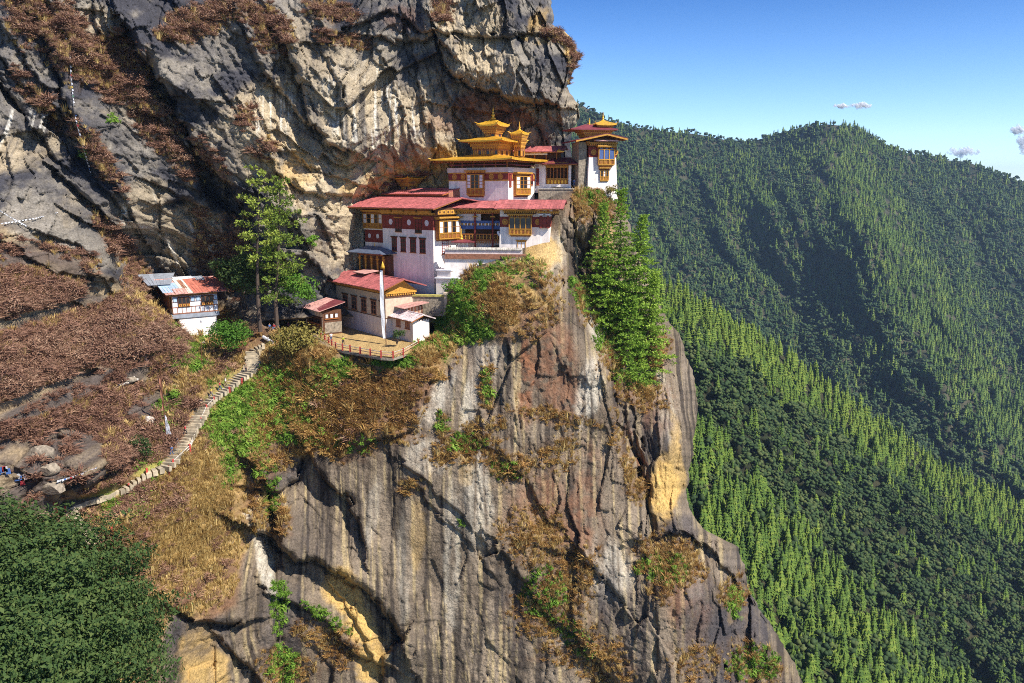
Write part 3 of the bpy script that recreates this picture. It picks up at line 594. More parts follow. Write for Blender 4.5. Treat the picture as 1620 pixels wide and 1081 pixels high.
# ---- tree meshes
def tri_soup(name, tris, mats, mi=None, smoothed=False):
    v = np.array([p for t in tris for p in t], float); n = len(tris)
    me = np_mesh(name, v, tris=np.arange(3 * n).reshape(-1, 3), smoothed=smoothed, mats=mats)
    if mi is not None: me.polygons.foreach_set("material_index", np.array(mi, np.int32))
    return me
def conifer_mesh(name, mats, h=14.0, tiers=9, arms=7, r=2.4, seed=0, bare=0.18, up=0.0, fine=1, taper=0.8):
    """tapered trunk with whorls of drooping boughs, each bough a few ragged sprays"""
    rg = random.Random(seed); T = []; mi = []
    sides = 5
    for k in range(sides):
        a0, a1 = 2 * math.pi * k / sides, 2 * math.pi * (k + 1) / sides
        rb = h * 0.014
        T.append(((rb * math.cos(a0), rb * math.sin(a0), -1), (rb * math.cos(a1), rb * math.sin(a1), -1), (0, 0, h * .97))); mi.append(0)
    for i in range(tiers):
        f = (i + rg.random() * .6) / tiers
        z = h * (bare + (1 - bare) * f)
        L = r * (1 - f) ** taper * (0.75 + .5 * rg.random()) + 0.25
        ph = rg.random() * 6.28
        for k in range(arms):
            a = ph + 6.28 * k / arms + rg.uniform(-.35, .35)
            l = L * rg.uniform(.6, 1.15)
            for q in range(fine):
                a2 = a + (q - (fine - 1) / 2) * .3 * rg.uniform(.4, 1.2); l2 = l * (1 - .3 * abs(q - (fine - 1) / 2)) * rg.uniform(.7, 1.05)
                c, s = math.cos(a2), math.sin(a2)
                zt = z - l2 * rg.uniform(.12, .4) + up * l2
                w = l2 * rg.uniform(.22, .36)
                zz = z + rg.uniform(-.1, .25) * h / tiers
                p0 = (c * l2 * .12, s * l2 * .12, zz); tip = (c * l2, s * l2, zt)
                m1 = (c * l2 * .6 - s * w, s * l2 * .6 + c * w, zz + (zt - zz) * .45 + rg.uniform(-.1, .1) * l2); m2 = (c * l2 * .6 + s * w, s * l2 * .6 - c * w, zz + (zt - zz) * .45 - rg.uniform(-.1, .2) * l2)
                T.append((p0, m1, tip)); mi.append(1); T.append((p0, tip, m2)); mi.append(1)
                p3 = (c * l2 * .5, s * l2 * .5, zz + l2 * .16)
                T.append((p0, p3, tip)); mi.append(1)
    return tri_soup(name, T, mats, mi)
def leafy_mesh(name, mats, h=9.0, rx=3.6, n=150, leaf=0.9, seed=0, lumps=9, trunk=True, zc=0.6, flat=0.8):
    """tapered trunk with limbs and a crown of many leaf sprays gathered in lumps, gaps between them"""
    rg = random.Random(seed); T = []; mi = []
    if trunk:
        sides = 5; rb = h * .025
        ends = [(0, 0, h * .7)] + [(rx * .5 * math.cos(q), rx * .5 * math.sin(q), h * .75) for q in (0.4, 2.4, 4.4)]
        for e, bz, rr in zip(ends, (-1, h * .3, h * .36, h * .4), (rb, rb * .5, rb * .5, rb * .5)):
            for k in range(sides):
                a0, a1 = 2 * math.pi * k / sides, 2 * math.pi * (k + 1) / sides
                T.append(((rr * math.cos(a0), rr * math.sin(a0), bz), (rr * math.cos(a1), rr * math.sin(a1), bz), e)); mi.append(0)
    L = []
    for k in range(lumps):
        a = 6.28 * k / lumps * 2.4 + rg.uniform(-.4, .4); q = math.sqrt(rg.random()) * rx * .68
        L.append((q * math.cos(a), q * math.sin(a), h * zc + rg.uniform(-.26, .3) * h * (1 - .5 * q / rx), rx * rg.uniform(.28, .5)))
    for k in range(n):
        cx, cy, cz, R = L[k % lumps]
        d = Vector((rg.gauss(0, 1), rg.gauss(0, 1), rg.gauss(.25, .8))).normalized()
        rr = R * rg.uniform(.7, 1.1)
        c = Vector((cx, cy, cz)) + Vector((d.x * rr, d.y * rr, d.z * rr * flat))
        nrm = (d + Vector((rg.uniform(-.6, .6), rg.uniform(-.6, .6), rg.uniform(-.2, .7)))).normalized()
        u = nrm.orthogonal().normalized(); w = nrm.cross(u); an = rg.random() * 6.28
        u, w = u * math.cos(an) + w * math.sin(an), w * math.cos(an) - u * math.sin(an)
        s = leaf * rg.uniform(.55, 1.2)
        T.append((c - u * s, c + w * s * .5, c + u * s)); mi.append(1)
        T.append((c - u * s * .8, c + u * s * .9, c - w * s * .6 + nrm * s * .15)); mi.append(1)
    return tri_soup(name, T, mats, mi)

def spruce_mesh(name, mats, h=14.0, tiers=8, r=2.6, seed=0, n=9, base=.1, taper=.85):
    """tapered trunk and overlapping ragged skirts of boughs, widest low down"""
    rg = random.Random(seed); V = []; Fc = []; mi = []
    def tri(a, b, c, m): k = len(V); V.extend((a, b, c)); Fc.append((k, k + 1, k + 2)); mi.append(m)
    for k in range(5):
        a0, a1 = 6.2832 * k / 5, 6.2832 * (k + 1) / 5; q = h * .013
        tri((q * math.cos(a0), q * math.sin(a0), -1), (q * math.cos(a1), q * math.sin(a1), -1), (0, 0, h * .9), 0)
    for i in range(tiers):
        f = i / tiers; R = r * (1 - f) ** taper * rg.uniform(.8, 1.15) + .18; zb = h * (base + (1 - base) * f); zt = zb + h * (1 - base) / tiers * rg.uniform(1.3, 1.8)
        ox, oy = rg.uniform(-.1, .1) * R, rg.uniform(-.1, .1) * R; ph = rg.random() * 6.28; k0 = len(V); V.append((ox * .3, oy * .3, min(zt, h)))
        for k in range(2 * n):
            a = ph + 6.2832 * k / (2 * n); q = R * (rg.uniform(.85, 1.2) if k % 2 == 0 else rg.uniform(.5, .72)); V.append((ox + q * math.cos(a), oy + q * math.sin(a), zb - (.16 * R if k % 2 == 0 else -.08 * R) + rg.uniform(-.08, .08) * R))
        for k in range(2 * n): Fc.append((k0, k0 + 1 + k, k0 + 1 + (k + 1) % (2 * n))); mi.append(1)
    me = np_mesh(name, np.array(V, float), tris=np.array(Fc), smoothed=False, mats=mats); me.polygons.foreach_set("material_index", np.array(mi, np.int32)); return me
def lump_mesh(name, mats, h=10.0, rx=4.2, lumps=6, sub=2, seed=0, flakes=0, leaf=.9):
    """short trunk under a crown of rounded ragged leaf masses"""
    rg = random.Random(seed); bm = bmesh.new()
    for k in range(lumps):
        a = k * 2.4 + rg.uniform(-.4, .4); q = (0 if k == 0 else rx * rg.uniform(.3, .68)); R = rx * rg.uniform(.30, .52) * (1 if lumps < 12 else .72)
        c = Vector((q * math.cos(a), q * math.sin(a), h * .62 + rg.uniform(-.2, .2) * h * (1 - .4 * q / rx)))
        r_ = bmesh.ops.create_icosphere(bm, subdivisions=sub, radius=R)
        for v in r_["verts"]: v.co = v.co * rg.uniform(.6, 1.25); v.co.z *= .85; v.co += c
    bmesh.ops.triangulate(bm, faces=bm.faces)
    V = [tuple(v.co) for v in bm.verts]; Fc = [tuple(v.index for v in f.verts) for f in bm.faces]; bm.free(); mi = [1] * len(Fc)
    for k in range(5):
        a0, a1 = 6.2832 * k / 5, 6.2832 * (k + 1) / 5; q = h * .025; b = len(V); V += [(q * math.cos(a0), q * math.sin(a0), -1), (q * math.cos(a1), q * math.sin(a1), -1), (0, 0, h * .6)]; Fc.append((b, b + 1, b + 2)); mi.append(0)
    me = np_mesh(name, np.array(V, float), tris=np.array(Fc), smoothed=False, mats=mats); me.polygons.foreach_set("material_index", np.array(mi, np.int32)); return me
M_bark = mat_plain("bark", (.085, .06, .045), .9, .3, 4.0)
M_pine_far = mat_foliage("pine_needles_far", (.028, .062, .019), (.095, .155, .028), (.24, .29, .048), .15, "tone")
M_oak_far = mat_foliage("oak_leaves_far", (.018, .040, .020), (.042, .078, .028), (.095, .125, .045), .1, "tone")
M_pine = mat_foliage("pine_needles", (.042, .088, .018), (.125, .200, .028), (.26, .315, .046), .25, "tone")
M_oak = mat_foliage("oak_leaves", (.018, .038, .014), (.050, .084, .024), (.12, .14, .04), .15, "tone")
M_pine_o = mat_foliage("pine_needles_near", (.042, .088, .018), (.125, .200, .028), (.25, .30, .046), .25)
M_oak_o = mat_foliage("oak_leaves_near", (.018, .038, .014), (.050, .084, .024), (.12, .14, .04), .15)

FAR_SIL = [(480, 120), (650, 150), (800, 170), (880, 155), (915, 163), (960, 190), (1000, 201), (1060, 209), (1100, 212), (1150, 222), (1190, 224), (1230, 212), (1270, 201), (1310, 197), (1350, 201), (1375, 211), (1400, 228), (1440, 244), (1475, 246), (1500, 254), (1530, 256), (1560, 268), (1620, 290), (1700, 315), (1850, 345), (1960, 352)]
FAR_D = [(480, 120, 2000), (480, 700, 1100), (640, 400, 1650), (800, 165, 2150), (960, 190, 2250), (1100, 212, 2400), (1200, 224, 2480), (1310, 197, 2300), (1400, 228, 2350), (1500, 254, 2500), (1620, 290, 2450), (1800, 340, 2350), (1960, 352, 2300),
    (880, 400, 1750), (1000, 320, 1980), (1060, 420, 1850), (1130, 350, 2050), (1180, 300, 2130), (1230, 400, 1880), (1290, 300, 2030), (1280, 430, 1850), (1340, 300, 2000), (1390, 380, 1760), (1330, 480, 1700), (1450, 480, 1590), (1530, 590, 1400), (1620, 690, 1250), (1460, 330, 2150), (1540, 400, 2080), (1600, 480, 1900), (1680, 560, 1650), (1580, 330, 2250), (1700, 400, 2050), (1800, 450, 1900), (1900, 500, 1750),
    (1130, 480, 1720), (1200, 520, 1640), (1300, 600, 1450), (1400, 620, 1380), (1000, 600, 1400), (800, 600, 1400), (1200, 800, 1150), (1500, 800, 1100), (1800, 800, 1050), (1960, 800, 1050), (800, 800, 1150)]
def far_gully(px, py):
    x = px - 0.55 * (py - 300)
    g = fbm(x / 85 + .3 * perlin(px / 90, py / 90, 5), py / 420, 4, .55, 311, True)
    return (0.35 - g) * 78 * smooth(0, 70, py - np.interp(px, [s[0] for s in FAR_SIL], [s[1] for s in FAR_SIL])) + 22 * fbm(px / 30, py / 30, 3, .5, 321)
Vf, PXf, PYf, VVf = relief("mountain", FAR_SIL, FAR_D, 500, 1960, 5, 830, far_gully, ((.014, .022, .010), (.075, .068, .04)))
S2_SIL = [(560, 230), (820, 330), (900, 385), (1000, 425), (1060, 452), (1130, 494), (1200, 537), (1270, 582), (1330, 627), (1400, 678), (1450, 713), (1530, 757), (1620, 803), (1760, 860), (1900, 900)]
S2_D = [(560, 230, 560), (560, 800, 330), (820, 330, 640), (900, 385, 680), (1060, 452, 740), (1200, 537, 800), (1330, 627, 830), (1450, 713, 850), (1620, 803, 860), (1900, 900, 850), (1000, 600, 600), (1100, 560, 650), (1180, 640, 640), (1260, 700, 660), (1350, 760, 690), (1450, 820, 700), (1560, 900, 700), (1700, 980, 690), (1100, 700, 560), (1200, 800, 550), (1300, 900, 550), (1400, 1000, 560), (1560, 1081, 590), (1000, 1200, 420), (1400, 1200, 480), (1900, 1200, 560), (820, 800, 480)]
def s2_gully(px, py):
    x = px - 0.9 * (py - 500)
    return (0.3 - fbm(x / 70, (py + px) / 300, 4, .55, 341, True)) * 34 * smooth(0, 60, py - np.interp(px, [s[0] for s in S2_SIL], [s[1] for s in S2_SIL])) + 5 * fbm(px / 25, py / 25, 3, .5, 345)
V2, PX2, PY2, VV2 = relief("hillside", S2_SIL, S2_D, 580, 1900, 6, 1220, s2_gully, ((.018, .024, .010), (.045, .042, .02)))
S1_SIL = [(880, 520), (1000, 590), (1080, 645), (1150, 712), (1200, 768), (1260, 833), (1330, 912), (1400, 980), (1480, 1056), (1560, 1120), (1700, 1210), (1780, 1250)]
S1_D = [(880, 520, 430), (1080, 645, 480), (1200, 768, 505), (1330, 912, 510), (1480, 1056, 500), (1780, 1250, 480), (1000, 760, 410), (1100, 800, 420), (1200, 900, 420), (1300, 1000, 415), (1400, 1081, 410), (1000, 1000, 350), (1200, 1081, 365), (1000, 1300, 280), (1400, 1300, 330), (1750, 1300, 430)]
def s1_gully(px, py):
    x = px - 0.9 * (py - 500)
    return (0.3 - fbm(x / 60, (py + px) / 260, 3, .5, 351, True)) * 18 * smooth(0, 50, py - np.interp(px, [s[0] for s in S1_SIL], [s[1] for s in S1_SIL]))
V1, PX1, PY1, VV1 = relief("hillside", S1_SIL, S1_D, 880, 1780, 6, 1300, s1_gully, ((.02, .026, .010), (.05, .045, .02)))

mats = [M_bark, M_pine_far]
FARP = [spruce_mesh("far_pine_%s" % "abc"[k], mats, 19 - 2 * k, 6, 3.6 + .3 * k, 20 + k, 6) for k in range(3)]
FARO = [lump_mesh("far_oak_%s" % "abc"[k], [M_bark, M_oak_far], 12, 5.6, 9, 1, 30 + k) for k in range(3)]
def forest(p, px, py, pine_w, s_lo, s_hi, names, labels, protos, seedn):
    rnd = RNG.random(len(p)); pine = rnd < pine_w
    tone = np.clip(.5 + .55 * fbm(p[:, 0] / 70, p[:, 1] / 70, 4, .6, seedn) + RNG.normal(0, .30, len(p)), 0, 1)
    sc = np.clip(np.exp(RNG.normal(-.2, .28, len(p))), .35, 1.4); rot = RNG.random(len(p)) * 6.28
    for sel, nm, lb, pr in ((pine, names[0], labels[0], protos[0]), (~pine, names[1], labels[1], protos[1])):
        scatter(nm, p[sel], sc[sel], rot[sel], RNG.integers(0, len(pr), sel.sum()), tone[sel], pr, "stuff", lb)
pf, I, J = sow(Vf, 7.9)
pxf, pyf = PXf[I, J], PYf[I, J]
crest, _ = seg_field(pxf, pyf, [(1330, 240), (1390, 370), (1450, 470), (1520, 570), (1600, 680), (1700, 800)])
pw = .24 + .50 * fbm(pxf / 60 , pyf / 90, 4, .6, 361) + .75 * np.exp(-(crest / 55) ** 2) + .3 * np.exp(-((pxf - 1180) / 60) ** 2) * np.exp(-((pyf - 330) / 90) ** 2)
gap = (fbm((pxf - .5 * pyf) / 26, pyf / 60, 4, .6, 371) > .30) & (RNG.random(len(pf)) < .85)
k = ~gap
forest(pf[k], pxf[k], pyf[k], pw[k], .7, 1.25, ("pine_forest", "oak_forest"), ("blue green pine forest covering the far mountain", "dark broadleaf forest covering the far mountain"), (FARP, FARO), 381)

p2, I, J = sow(V2, 5.9); px2, py2 = PX2[I, J], PY2[I, J]
dsil = py2 - np.interp(px2, [s[0] for s in S2_SIL], [s[1] for s in S2_SIL])
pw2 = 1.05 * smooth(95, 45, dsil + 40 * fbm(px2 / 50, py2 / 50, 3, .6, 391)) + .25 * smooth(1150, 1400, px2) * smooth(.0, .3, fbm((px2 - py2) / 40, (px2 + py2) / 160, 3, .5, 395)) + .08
p1, I, J = sow(V1, 4.9); px1, py1 = PX1[I, J], PY1[I, J]
pw1 = .80 + .9 * fbm(px1 / 60, py1 / 60, 3, .6, 397)
allp = np.concatenate([p2, p1]); apx = np.concatenate([px2, px1]); apy = np.concatenate([py2, py1]); apw = np.concatenate([pw2, pw1])
pine = RNG.random(len(allp)) < apw
tone = np.clip(.5 + .6 * fbm(allp[:, 0] / 45, allp[:, 1] / 45, 4, .6, 401) + RNG.normal(0, .27, len(allp)), 0, 1)
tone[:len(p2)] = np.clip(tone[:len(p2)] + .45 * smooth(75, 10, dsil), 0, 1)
sc = np.clip(np.exp(RNG.normal(-.12, .3, len(allp))), .35, 1.5); rot = RNG.random(len(allp)) * 6.28
# which trees the photograph can see, largest first: these become objects of their own
rsil = np.interp(apy, [s[0] for s in SIL], [s[1] for s in SIL])
s1line = np.interp(apx, [s[0] for s in S1_SIL], [s[1] for s in S1_SIL])
inview = (apx > rsil + 4) & (apx < 1610) & (apy < 1090)
inview[:len(p2)] &= apy[:len(p2)] < s1line[:len(p2)] - 8
NEARP = [spruce_mesh("conifer_%s" % "abcd"[k], [M_bark, M_pine], (15, 13, 11, 9)[k], (12, 10, 9, 7)[k], (3.0, 3.2, 3.3, 3.2)[k], 40 + k, 9, .08, (.9, .8, .75, .6)[k]) for k in range(4)]
NEARO = [lump_mesh("broadleaf_%s" % "abc"[k], [M_bark, M_oak], 9.5, 4.3, 20, 1, 50 + k) for k in range(3)]
def own_mesh(me, m):
    c = me.copy(); c.materials[1] = m
    return c
NEARPo = [own_mesh(m, M_pine_o) for m in NEARP]; NEARO_o = [own_mesh(m, M_oak_o) for m in NEARO]
for is_pine, nm, lb, grp, pr, pro in ((True, "pine_forest", "bright green pine forest on the near slopes to the right", "conifers on the near slope", NEARP, NEARPo), (False, "oak_forest", "dark broadleaf forest in the shady fold of the near slopes", "broadleaf trees on the near slope", NEARO, NEARO_o)):
    sel = np.nonzero(pine == is_pine)[0]
    cand = sel[inview[sel]]
    order = cand[np.argsort(-(sc[cand] / allp[cand, 1]))]
    own = order[:290]
    rest = np.setdiff1d(sel, own)
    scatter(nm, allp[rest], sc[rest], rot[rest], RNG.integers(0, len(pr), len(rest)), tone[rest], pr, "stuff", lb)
    for i in own:
        o = link_mesh("conifer" if is_pine else "broadleaf_tree", pro[int(i) % len(pro)])
        o.location = allp[i]; o.rotation_euler = (0, 0, rot[i]); o.scale = (sc[i],) * 3
        tag(o, "slender green conifer in the sunlit forest right of the lower cliff" if is_pine else "round dark green broadleaf tree in the forest right of the cliff", "tree", grp)

# ---- the valley floor far below, out to the horizon
gm = np_mesh("ground", np.array([(-9000, -3000, -620), (9000, -3000, -620), (9000, 12000, -620), (-9000, 12000, -620)], float), quads=[(0, 1, 2, 3)], col=np.array([(.05, .055, .03)] * 4), mats=[M_soil])
tag(link_mesh("ground", gm), kind="structure")
# ---- the air: far slopes fade towards blue
hm, nt, b = new_mat("air")
nt.nodes.remove(b)
pv = nt.nodes.new("ShaderNodeVolumePrincipled")
pv.inputs["Color"].default_value = (.52, .74, 1, 1); pv.inputs["Density"].default_value = 0.000055; pv.inputs["Anisotropy"].default_value = 0.2
nt.links.new(pv.outputs[0], nt.nodes["Material Output"].inputs["Volume"])
bx = [(x, y, z) for x in (-9500, 9500) for y in (-3500, 12500) for z in (-621, 330)]
hz = link_mesh("haze", np_mesh("haze", np.array(bx, float), quads=[(0, 1, 3, 2), (4, 6, 7, 5), (0, 4, 5, 1), (2, 3, 7, 6), (0, 2, 6, 4), (1, 5, 7, 3)], smoothed=False, mats=[hm]))
tag(hz, kind="stuff")
# ------------------------------------------------------------------ building kit
class Frame:
    """upright axes of one building: u along its front (to the right), v into it, origin at the foot of its right front corner"""
    def __init__(s, px, py, Y, phi):
        s.O = P(px, py, Y); s.phi = math.radians(phi)
        s.u = Vector((math.cos(s.phi), -math.sin(s.phi), 0)); s.v = Vector((math.sin(s.phi), math.cos(s.phi), 0))
    def ray(s, px, py):
        a, b, c = dirs(px, py); return Vector((float(a), float(b), float(c)))
    def F(s, px, py, v0=0.0):
        d = s.ray(px, py); p = d * ((s.O.dot(s.v) + v0) / d.dot(s.v)) - s.O
        return p.dot(s.u), p.z
    def S(s, px, py, u0=0.0):
        d = s.ray(px, py); p = d * ((s.O.dot(s.u) + u0) / d.dot(s.u)) - s.O
        return p.dot(s.v), p.z
    def fu(s, px, v0=0.0, py=400): return s.F(px, py, v0)[0]
    def fz(s, py, px, v0=0.0): return s.F(px, py, v0)[1]
    def sv(s, px, u0=0.0, py=400): return s.S(px, py, u0)[0]
    def sz(s, py, px, u0=0.0): return s.S(px, py, u0)[1]
    def root(s, name, label, cat, group=None):
        return tag(empty(name, s.O, -s.phi), label, cat, group)
class Face:
    """a wall plane of a building: a runs along it, o outwards, z up"""
    def __init__(s, kind, off=0.0): s.kind, s.off = kind, off
    def pt(s, a, o, z):
        if s.kind == 'F': return (a, s.off - o, z)
        if s.kind == 'S': return (s.off + o, a, z)
        if s.kind == 'L': return (s.off - o, a, z)
FRONT = Face('F', 0.0)
class MB:
    def __init__(s): s.v = []; s.f = []; s.m = []
    def hexa(s, p, m=0):
        b = len(s.v); s.v += [tuple(q) for q in p]
        for q in ((0, 3, 2, 1), (4, 5, 6, 7), (0, 1, 5, 4), (1, 2, 6, 5), (2, 3, 7, 6), (3, 0, 4, 7)):
            s.f.append(tuple(b + k for k in q)); s.m.append(m)
    def box(s, x0, x1, y0, y1, z0, z1, m=0):
        s.hexa([(x0, y0, z0), (x1, y0, z0), (x1, y1, z0), (x0, y1, z0), (x0, y0, z1), (x1, y0, z1), (x1, y1, z1), (x0, y1, z1)], m)
    def taper(s, x0, x1, y0, y1, z0, z1, t, m=0):
        s.hexa([(x0 - t, y0 - t, z0), (x1 + t, y0 - t, z0), (x1 + t, y1 + t, z0), (x0 - t, y1 + t, z0), (x0, y0, z1), (x1, y0, z1), (x1, y1, z1), (x0, y1, z1)], m)
    def fbox(s, F, a0, a1, o0, o1, z0, z1, m=0):
        s.hexa([F.pt(a0, o1, z0), F.pt(a1, o1, z0), F.pt(a1, o0, z0), F.pt(a0, o0, z0), F.pt(a0, o1, z1), F.pt(a1, o1, z1), F.pt(a1, o0, z1), F.pt(a0, o0, z1)], m)
    def disc(s, F, a, z, r, o0, o1, m=0, n=14):
        b = len(s.v)
        for o in (o0, o1):
            for k in range(n): s.v.append(F.pt(a + r * math.cos(6.2832 * k / n), o, z + r * math.sin(6.2832 * k / n)))
        s.f.append(tuple(b + n + k for k in range(n))); s.m.append(m)
        for k in range(n): s.f.append((b + k, b + (k + 1) % n, b + n + (k + 1) % n, b + n + k)); s.m.append(m)
    def rod(s, p, q, r0, r1=None, n=7, m=0):
        r1 = r0 if r1 is None else r1
        p, q = Vector(p), Vector(q); d = (q - p).normalized(); a = d.orthogonal().normalized(); c = d.cross(a); b = len(s.v)
        for e, r in ((p, r0), (q, r1)):
            for k in range(n): s.v.append(tuple(e + (a * math.cos(6.2832 * k / n) + c * math.sin(6.2832 * k / n)) * r))
        for k in range(n): s.f.append((b + k, b + (k + 1) % n, b + n + (k + 1) % n, b + n + k)); s.m.append(m)
        s.f.append(tuple(b + n - 1 - k for k in range(n))); s.m.append(m); s.f.append(tuple(b + n + k for k in range(n))); s.m.append(m)
    def lathe(s, x, y, prof, n=12, m=0):
        b = len(s.v)
        for r, z in prof:
            for k in range(n): s.v.append((x + r * math.cos(6.2832 * k / n), y + r * math.sin(6.2832 * k / n), z))
        for i in range(len(prof) - 1):
            for k in range(n): s.f.append((b + i * n + k, b + i * n + (k + 1) % n, b + (i + 1) * n + (k + 1) % n, b + (i + 1) * n + k)); s.m.append(m)
        s.f.append(tuple(b + n - 1 - k for k in range(n))); s.m.append(m)
        s.f.append(tuple(b + (len(prof) - 1) * n + k for k in range(n))); s.m.append(m)
    def slab(s, p, th, m=0):
        """four corners (counter-clockwise from above) and a thickness downwards"""
        s.hexa([(x, y, z - th) for x, y, z in p] + list(p), m)
    def sheet_roof(s, p, th, pitch=0.75, rib=0.05, m=0, mr=None):
        """roof sheet from eave (p0,p1) up to ridge (p3,p2) with standing seams"""
        p = [Vector(q) for q in p]
        n = max(2, int((p[1] - p[0]).length / pitch)); rg = random.Random(int(abs(p[0].x) * 97 + abs(p[2].z) * 31))
        s.slab([tuple(q - Vector((0, 0, .03))) for q in p], th - .03, m)
        for k in range(n):           # two rows of sheets, none lying quite flat or ending quite level
            f = rg.uniform(.42, .58); L0, L1 = p[0].lerp(p[1], (k + .01) / n), p[0].lerp(p[1], (k + .99) / n); H0, H1 = p[3].lerp(p[2], (k + .01) / n), p[3].lerp(p[2], (k + .99) / n)
            o = (L0 - H0).normalized() * rg.uniform(0, .14); z1, z2 = Vector((0, 0, rg.uniform(-.015, .015))), Vector((0, 0, .03 + rg.uniform(-.012, .02)))
            for a, b_, c, d, zz in ((L0 + o, L1 + o, L1.lerp(H1, f), L0.lerp(H0, f), z1), (L0.lerp(H0, f - .03), L1.lerp(H1, f - .03), H1, H0, z2)):
                s.slab([tuple(a + zz), tuple(b_ + zz), tuple(c + zz), tuple(d + zz)], .025, m)
        for k in range(n + 1):
            a = p[0].lerp(p[1], k / n); b = p[3].lerp(p[2], k / n); w = (p[1] - p[0]).normalized() * 0.035
            up_ = Vector((0, 0, rib + .03))
            s.hexa([a - w + Vector((0, 0, .003)), a + w + Vector((0, 0, .003)), b + w + Vector((0, 0, .003)), b - w + Vector((0, 0, .003)), a - w + up_, a + w + up_, b + w + up_, b - w + up_], m if mr is None else mr)
    def build(s, name, mats, parent=None, label=None, smoothed=False):
        me = bpy.data.meshes.new(name); me.from_pydata(s.v, [], s.f)
        for m in (mats if isinstance(mats, (list, tuple)) else [mats]): me.materials.append(m)
        me.polygons.foreach_set("material_index", s.m)
        bm = bmesh.new(); bm.from_mesh(me); bmesh.ops.recalc_face_normals(bm, faces=bm.faces); bm.to_mesh(me); bm.free()
        if smoothed: me.polygons.foreach_set("use_smooth", [True] * len(me.polygons))
        o = link_mesh(name, me, parent)
        if label: o["label"] = label
        return o

MW = mat_plain("white_limewash", (.86, .765, .69), .92, .26, 1.0, .2, streak=.6)
MRED = mat_plain("red_ochre_band", (.22, .040, .028), .8, .25, 2)
MOCH = mat_plain("ochre_painted_timber", (.52, .255, .04), .65, .3, 3)
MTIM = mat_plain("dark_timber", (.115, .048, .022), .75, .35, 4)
MORG = mat_plain("orange_timber", (.36, .125, .028), .7, .3, 4)
MGOLD = mat_plain("gilded_roof", (.72, .385, .035), .40, .3, 2.0, .12, .3, .5)
MTIN = mat_plain("red_tin", (.42, .125, .115), .62, .42, 1.1, .12, streak=.4)
MTIN2 = mat_plain("maroon_tin", (.20, .045, .05), .5, .25, 1, .1, streak=.4)
MTIN3 = mat_plain("rusty_faded_tin", (.55, .30, .25), .6, .4, 1.2, .1, streak=.5)
MGREY = mat_plain("grey_tin", (.30, .32, .36), .45, .3, 1.4, .1, streak=.4)
MBLUE = mat_plain("pale_blue_tin", (.38, .50, .62), .45, .25, 1.4, .1, streak=.4)
MRUST = mat_plain("rusted_tin", (.30, .13, .075), .8, .4, 1.8, .1)
MGLASS = mat_plain("dark_window", (.018, .016, .02), .25, .2, 2, 0, 0, .5)
MPANE = mat_plain("white_panel", (.74, .72, .72), .7, .12, 3)
MBLUEP = mat_plain("blue_paint", (.08, .13, .30), .7, .25, 3)
MSTONE = mat_plain("rubble_masonry", (.27, .22, .16), .95, .45, 2.2, 1.0)
MSLATE = mat_plain("slate_coping", (.48, .43, .36), .9, .35, 2.0, .5)
MTAN = mat_plain("grey_plaster", (.64, .56, .51), .95, .22, 1.5, .25, streak=.5)
MTAN2 = mat_plain("buff_plaster", (.56, .44, .32), .95, .22, 1.5, .25, streak=.3)
MREDP = mat_plain("red_post_paint", (.42, .055, .04), .7, .25, 5)
MCON = mat_plain("pale_step_stone", (.42, .345, .235), .95, .45, .9, .5)

def cornice(mb, F, a0, a1, z0, h, out, ms=(0, 1), step=0.42):
    """painted timber cornice: two boards with a row of dentils between, each further out"""
    mb.fbox(F, a0, a1, -.05, out * .35, z0, z0 + h * .28, ms[1])
    n = max(2, int((a1 - a0) / step)); w = (a1 - a0) / n
    for k in range(n): mb.fbox(F, a0 + w * (k + .2), a0 + w * (k + .8), .0, out * .7, z0 + h * .28, z0 + h * .6, ms[0])
    mb.fbox(F, a0 - .12, a1 + .12, -.05, out, z0 + h * .6, z0 + h, ms[0])
def window(parent, F, a0, a1, z0, z1, frame_m=None, pane_m=None, bars=1, rows_=2, lintel=True, out=.14, cm=(MOCH, MRED), label=None):
    fm = frame_m or MTIM; t = .13
    mb = MB()
    mb.fbox(F, a0, a0 + t, -.1, out, z0, z1); mb.fbox(F, a1 - t, a1, -.1, out, z0, z1)
    mb.fbox(F, a0 + t, a1 - t, -.1, out, z1 - t, z1); mb.fbox(F, a0 + t, a1 - t, -.1, out, z0, z0 + t)
    for k in range(bars):
        c = a0 + (a1 - a0) * (k + 1) / (bars + 1); mb.fbox(F, c - .045, c + .045, -.1, out - .03, z0 + t, z1 - t)
    for k in range(rows_ - 1):
        c = z0 + (z1 - z0) * (k + 1) / rows_; mb.fbox(F, a0 + t, a1 - t, -.1, out - .06, c - .05, c + .05)
    w = mb.build("window", fm, parent, label)
    p = MB(); p.fbox(F, a0 + t, a1 - t, -.08, .035, z0 + t, z1 - t); p.build("pane", pane_m or MGLASS, w)
    if lintel:
        l = MB(); cornice(l, F, a0 - .15, a1 + .15, z1 + .002, .34, out + .22, (0, 1), .3); l.build("lintel", list(cm), w)
    s = MB(); s.fbox(F, a0 - .1, a1 + .1, -.05, out + .1, z0 - .13, z0 - .002); s.build("sill", MORG, w)
    return w
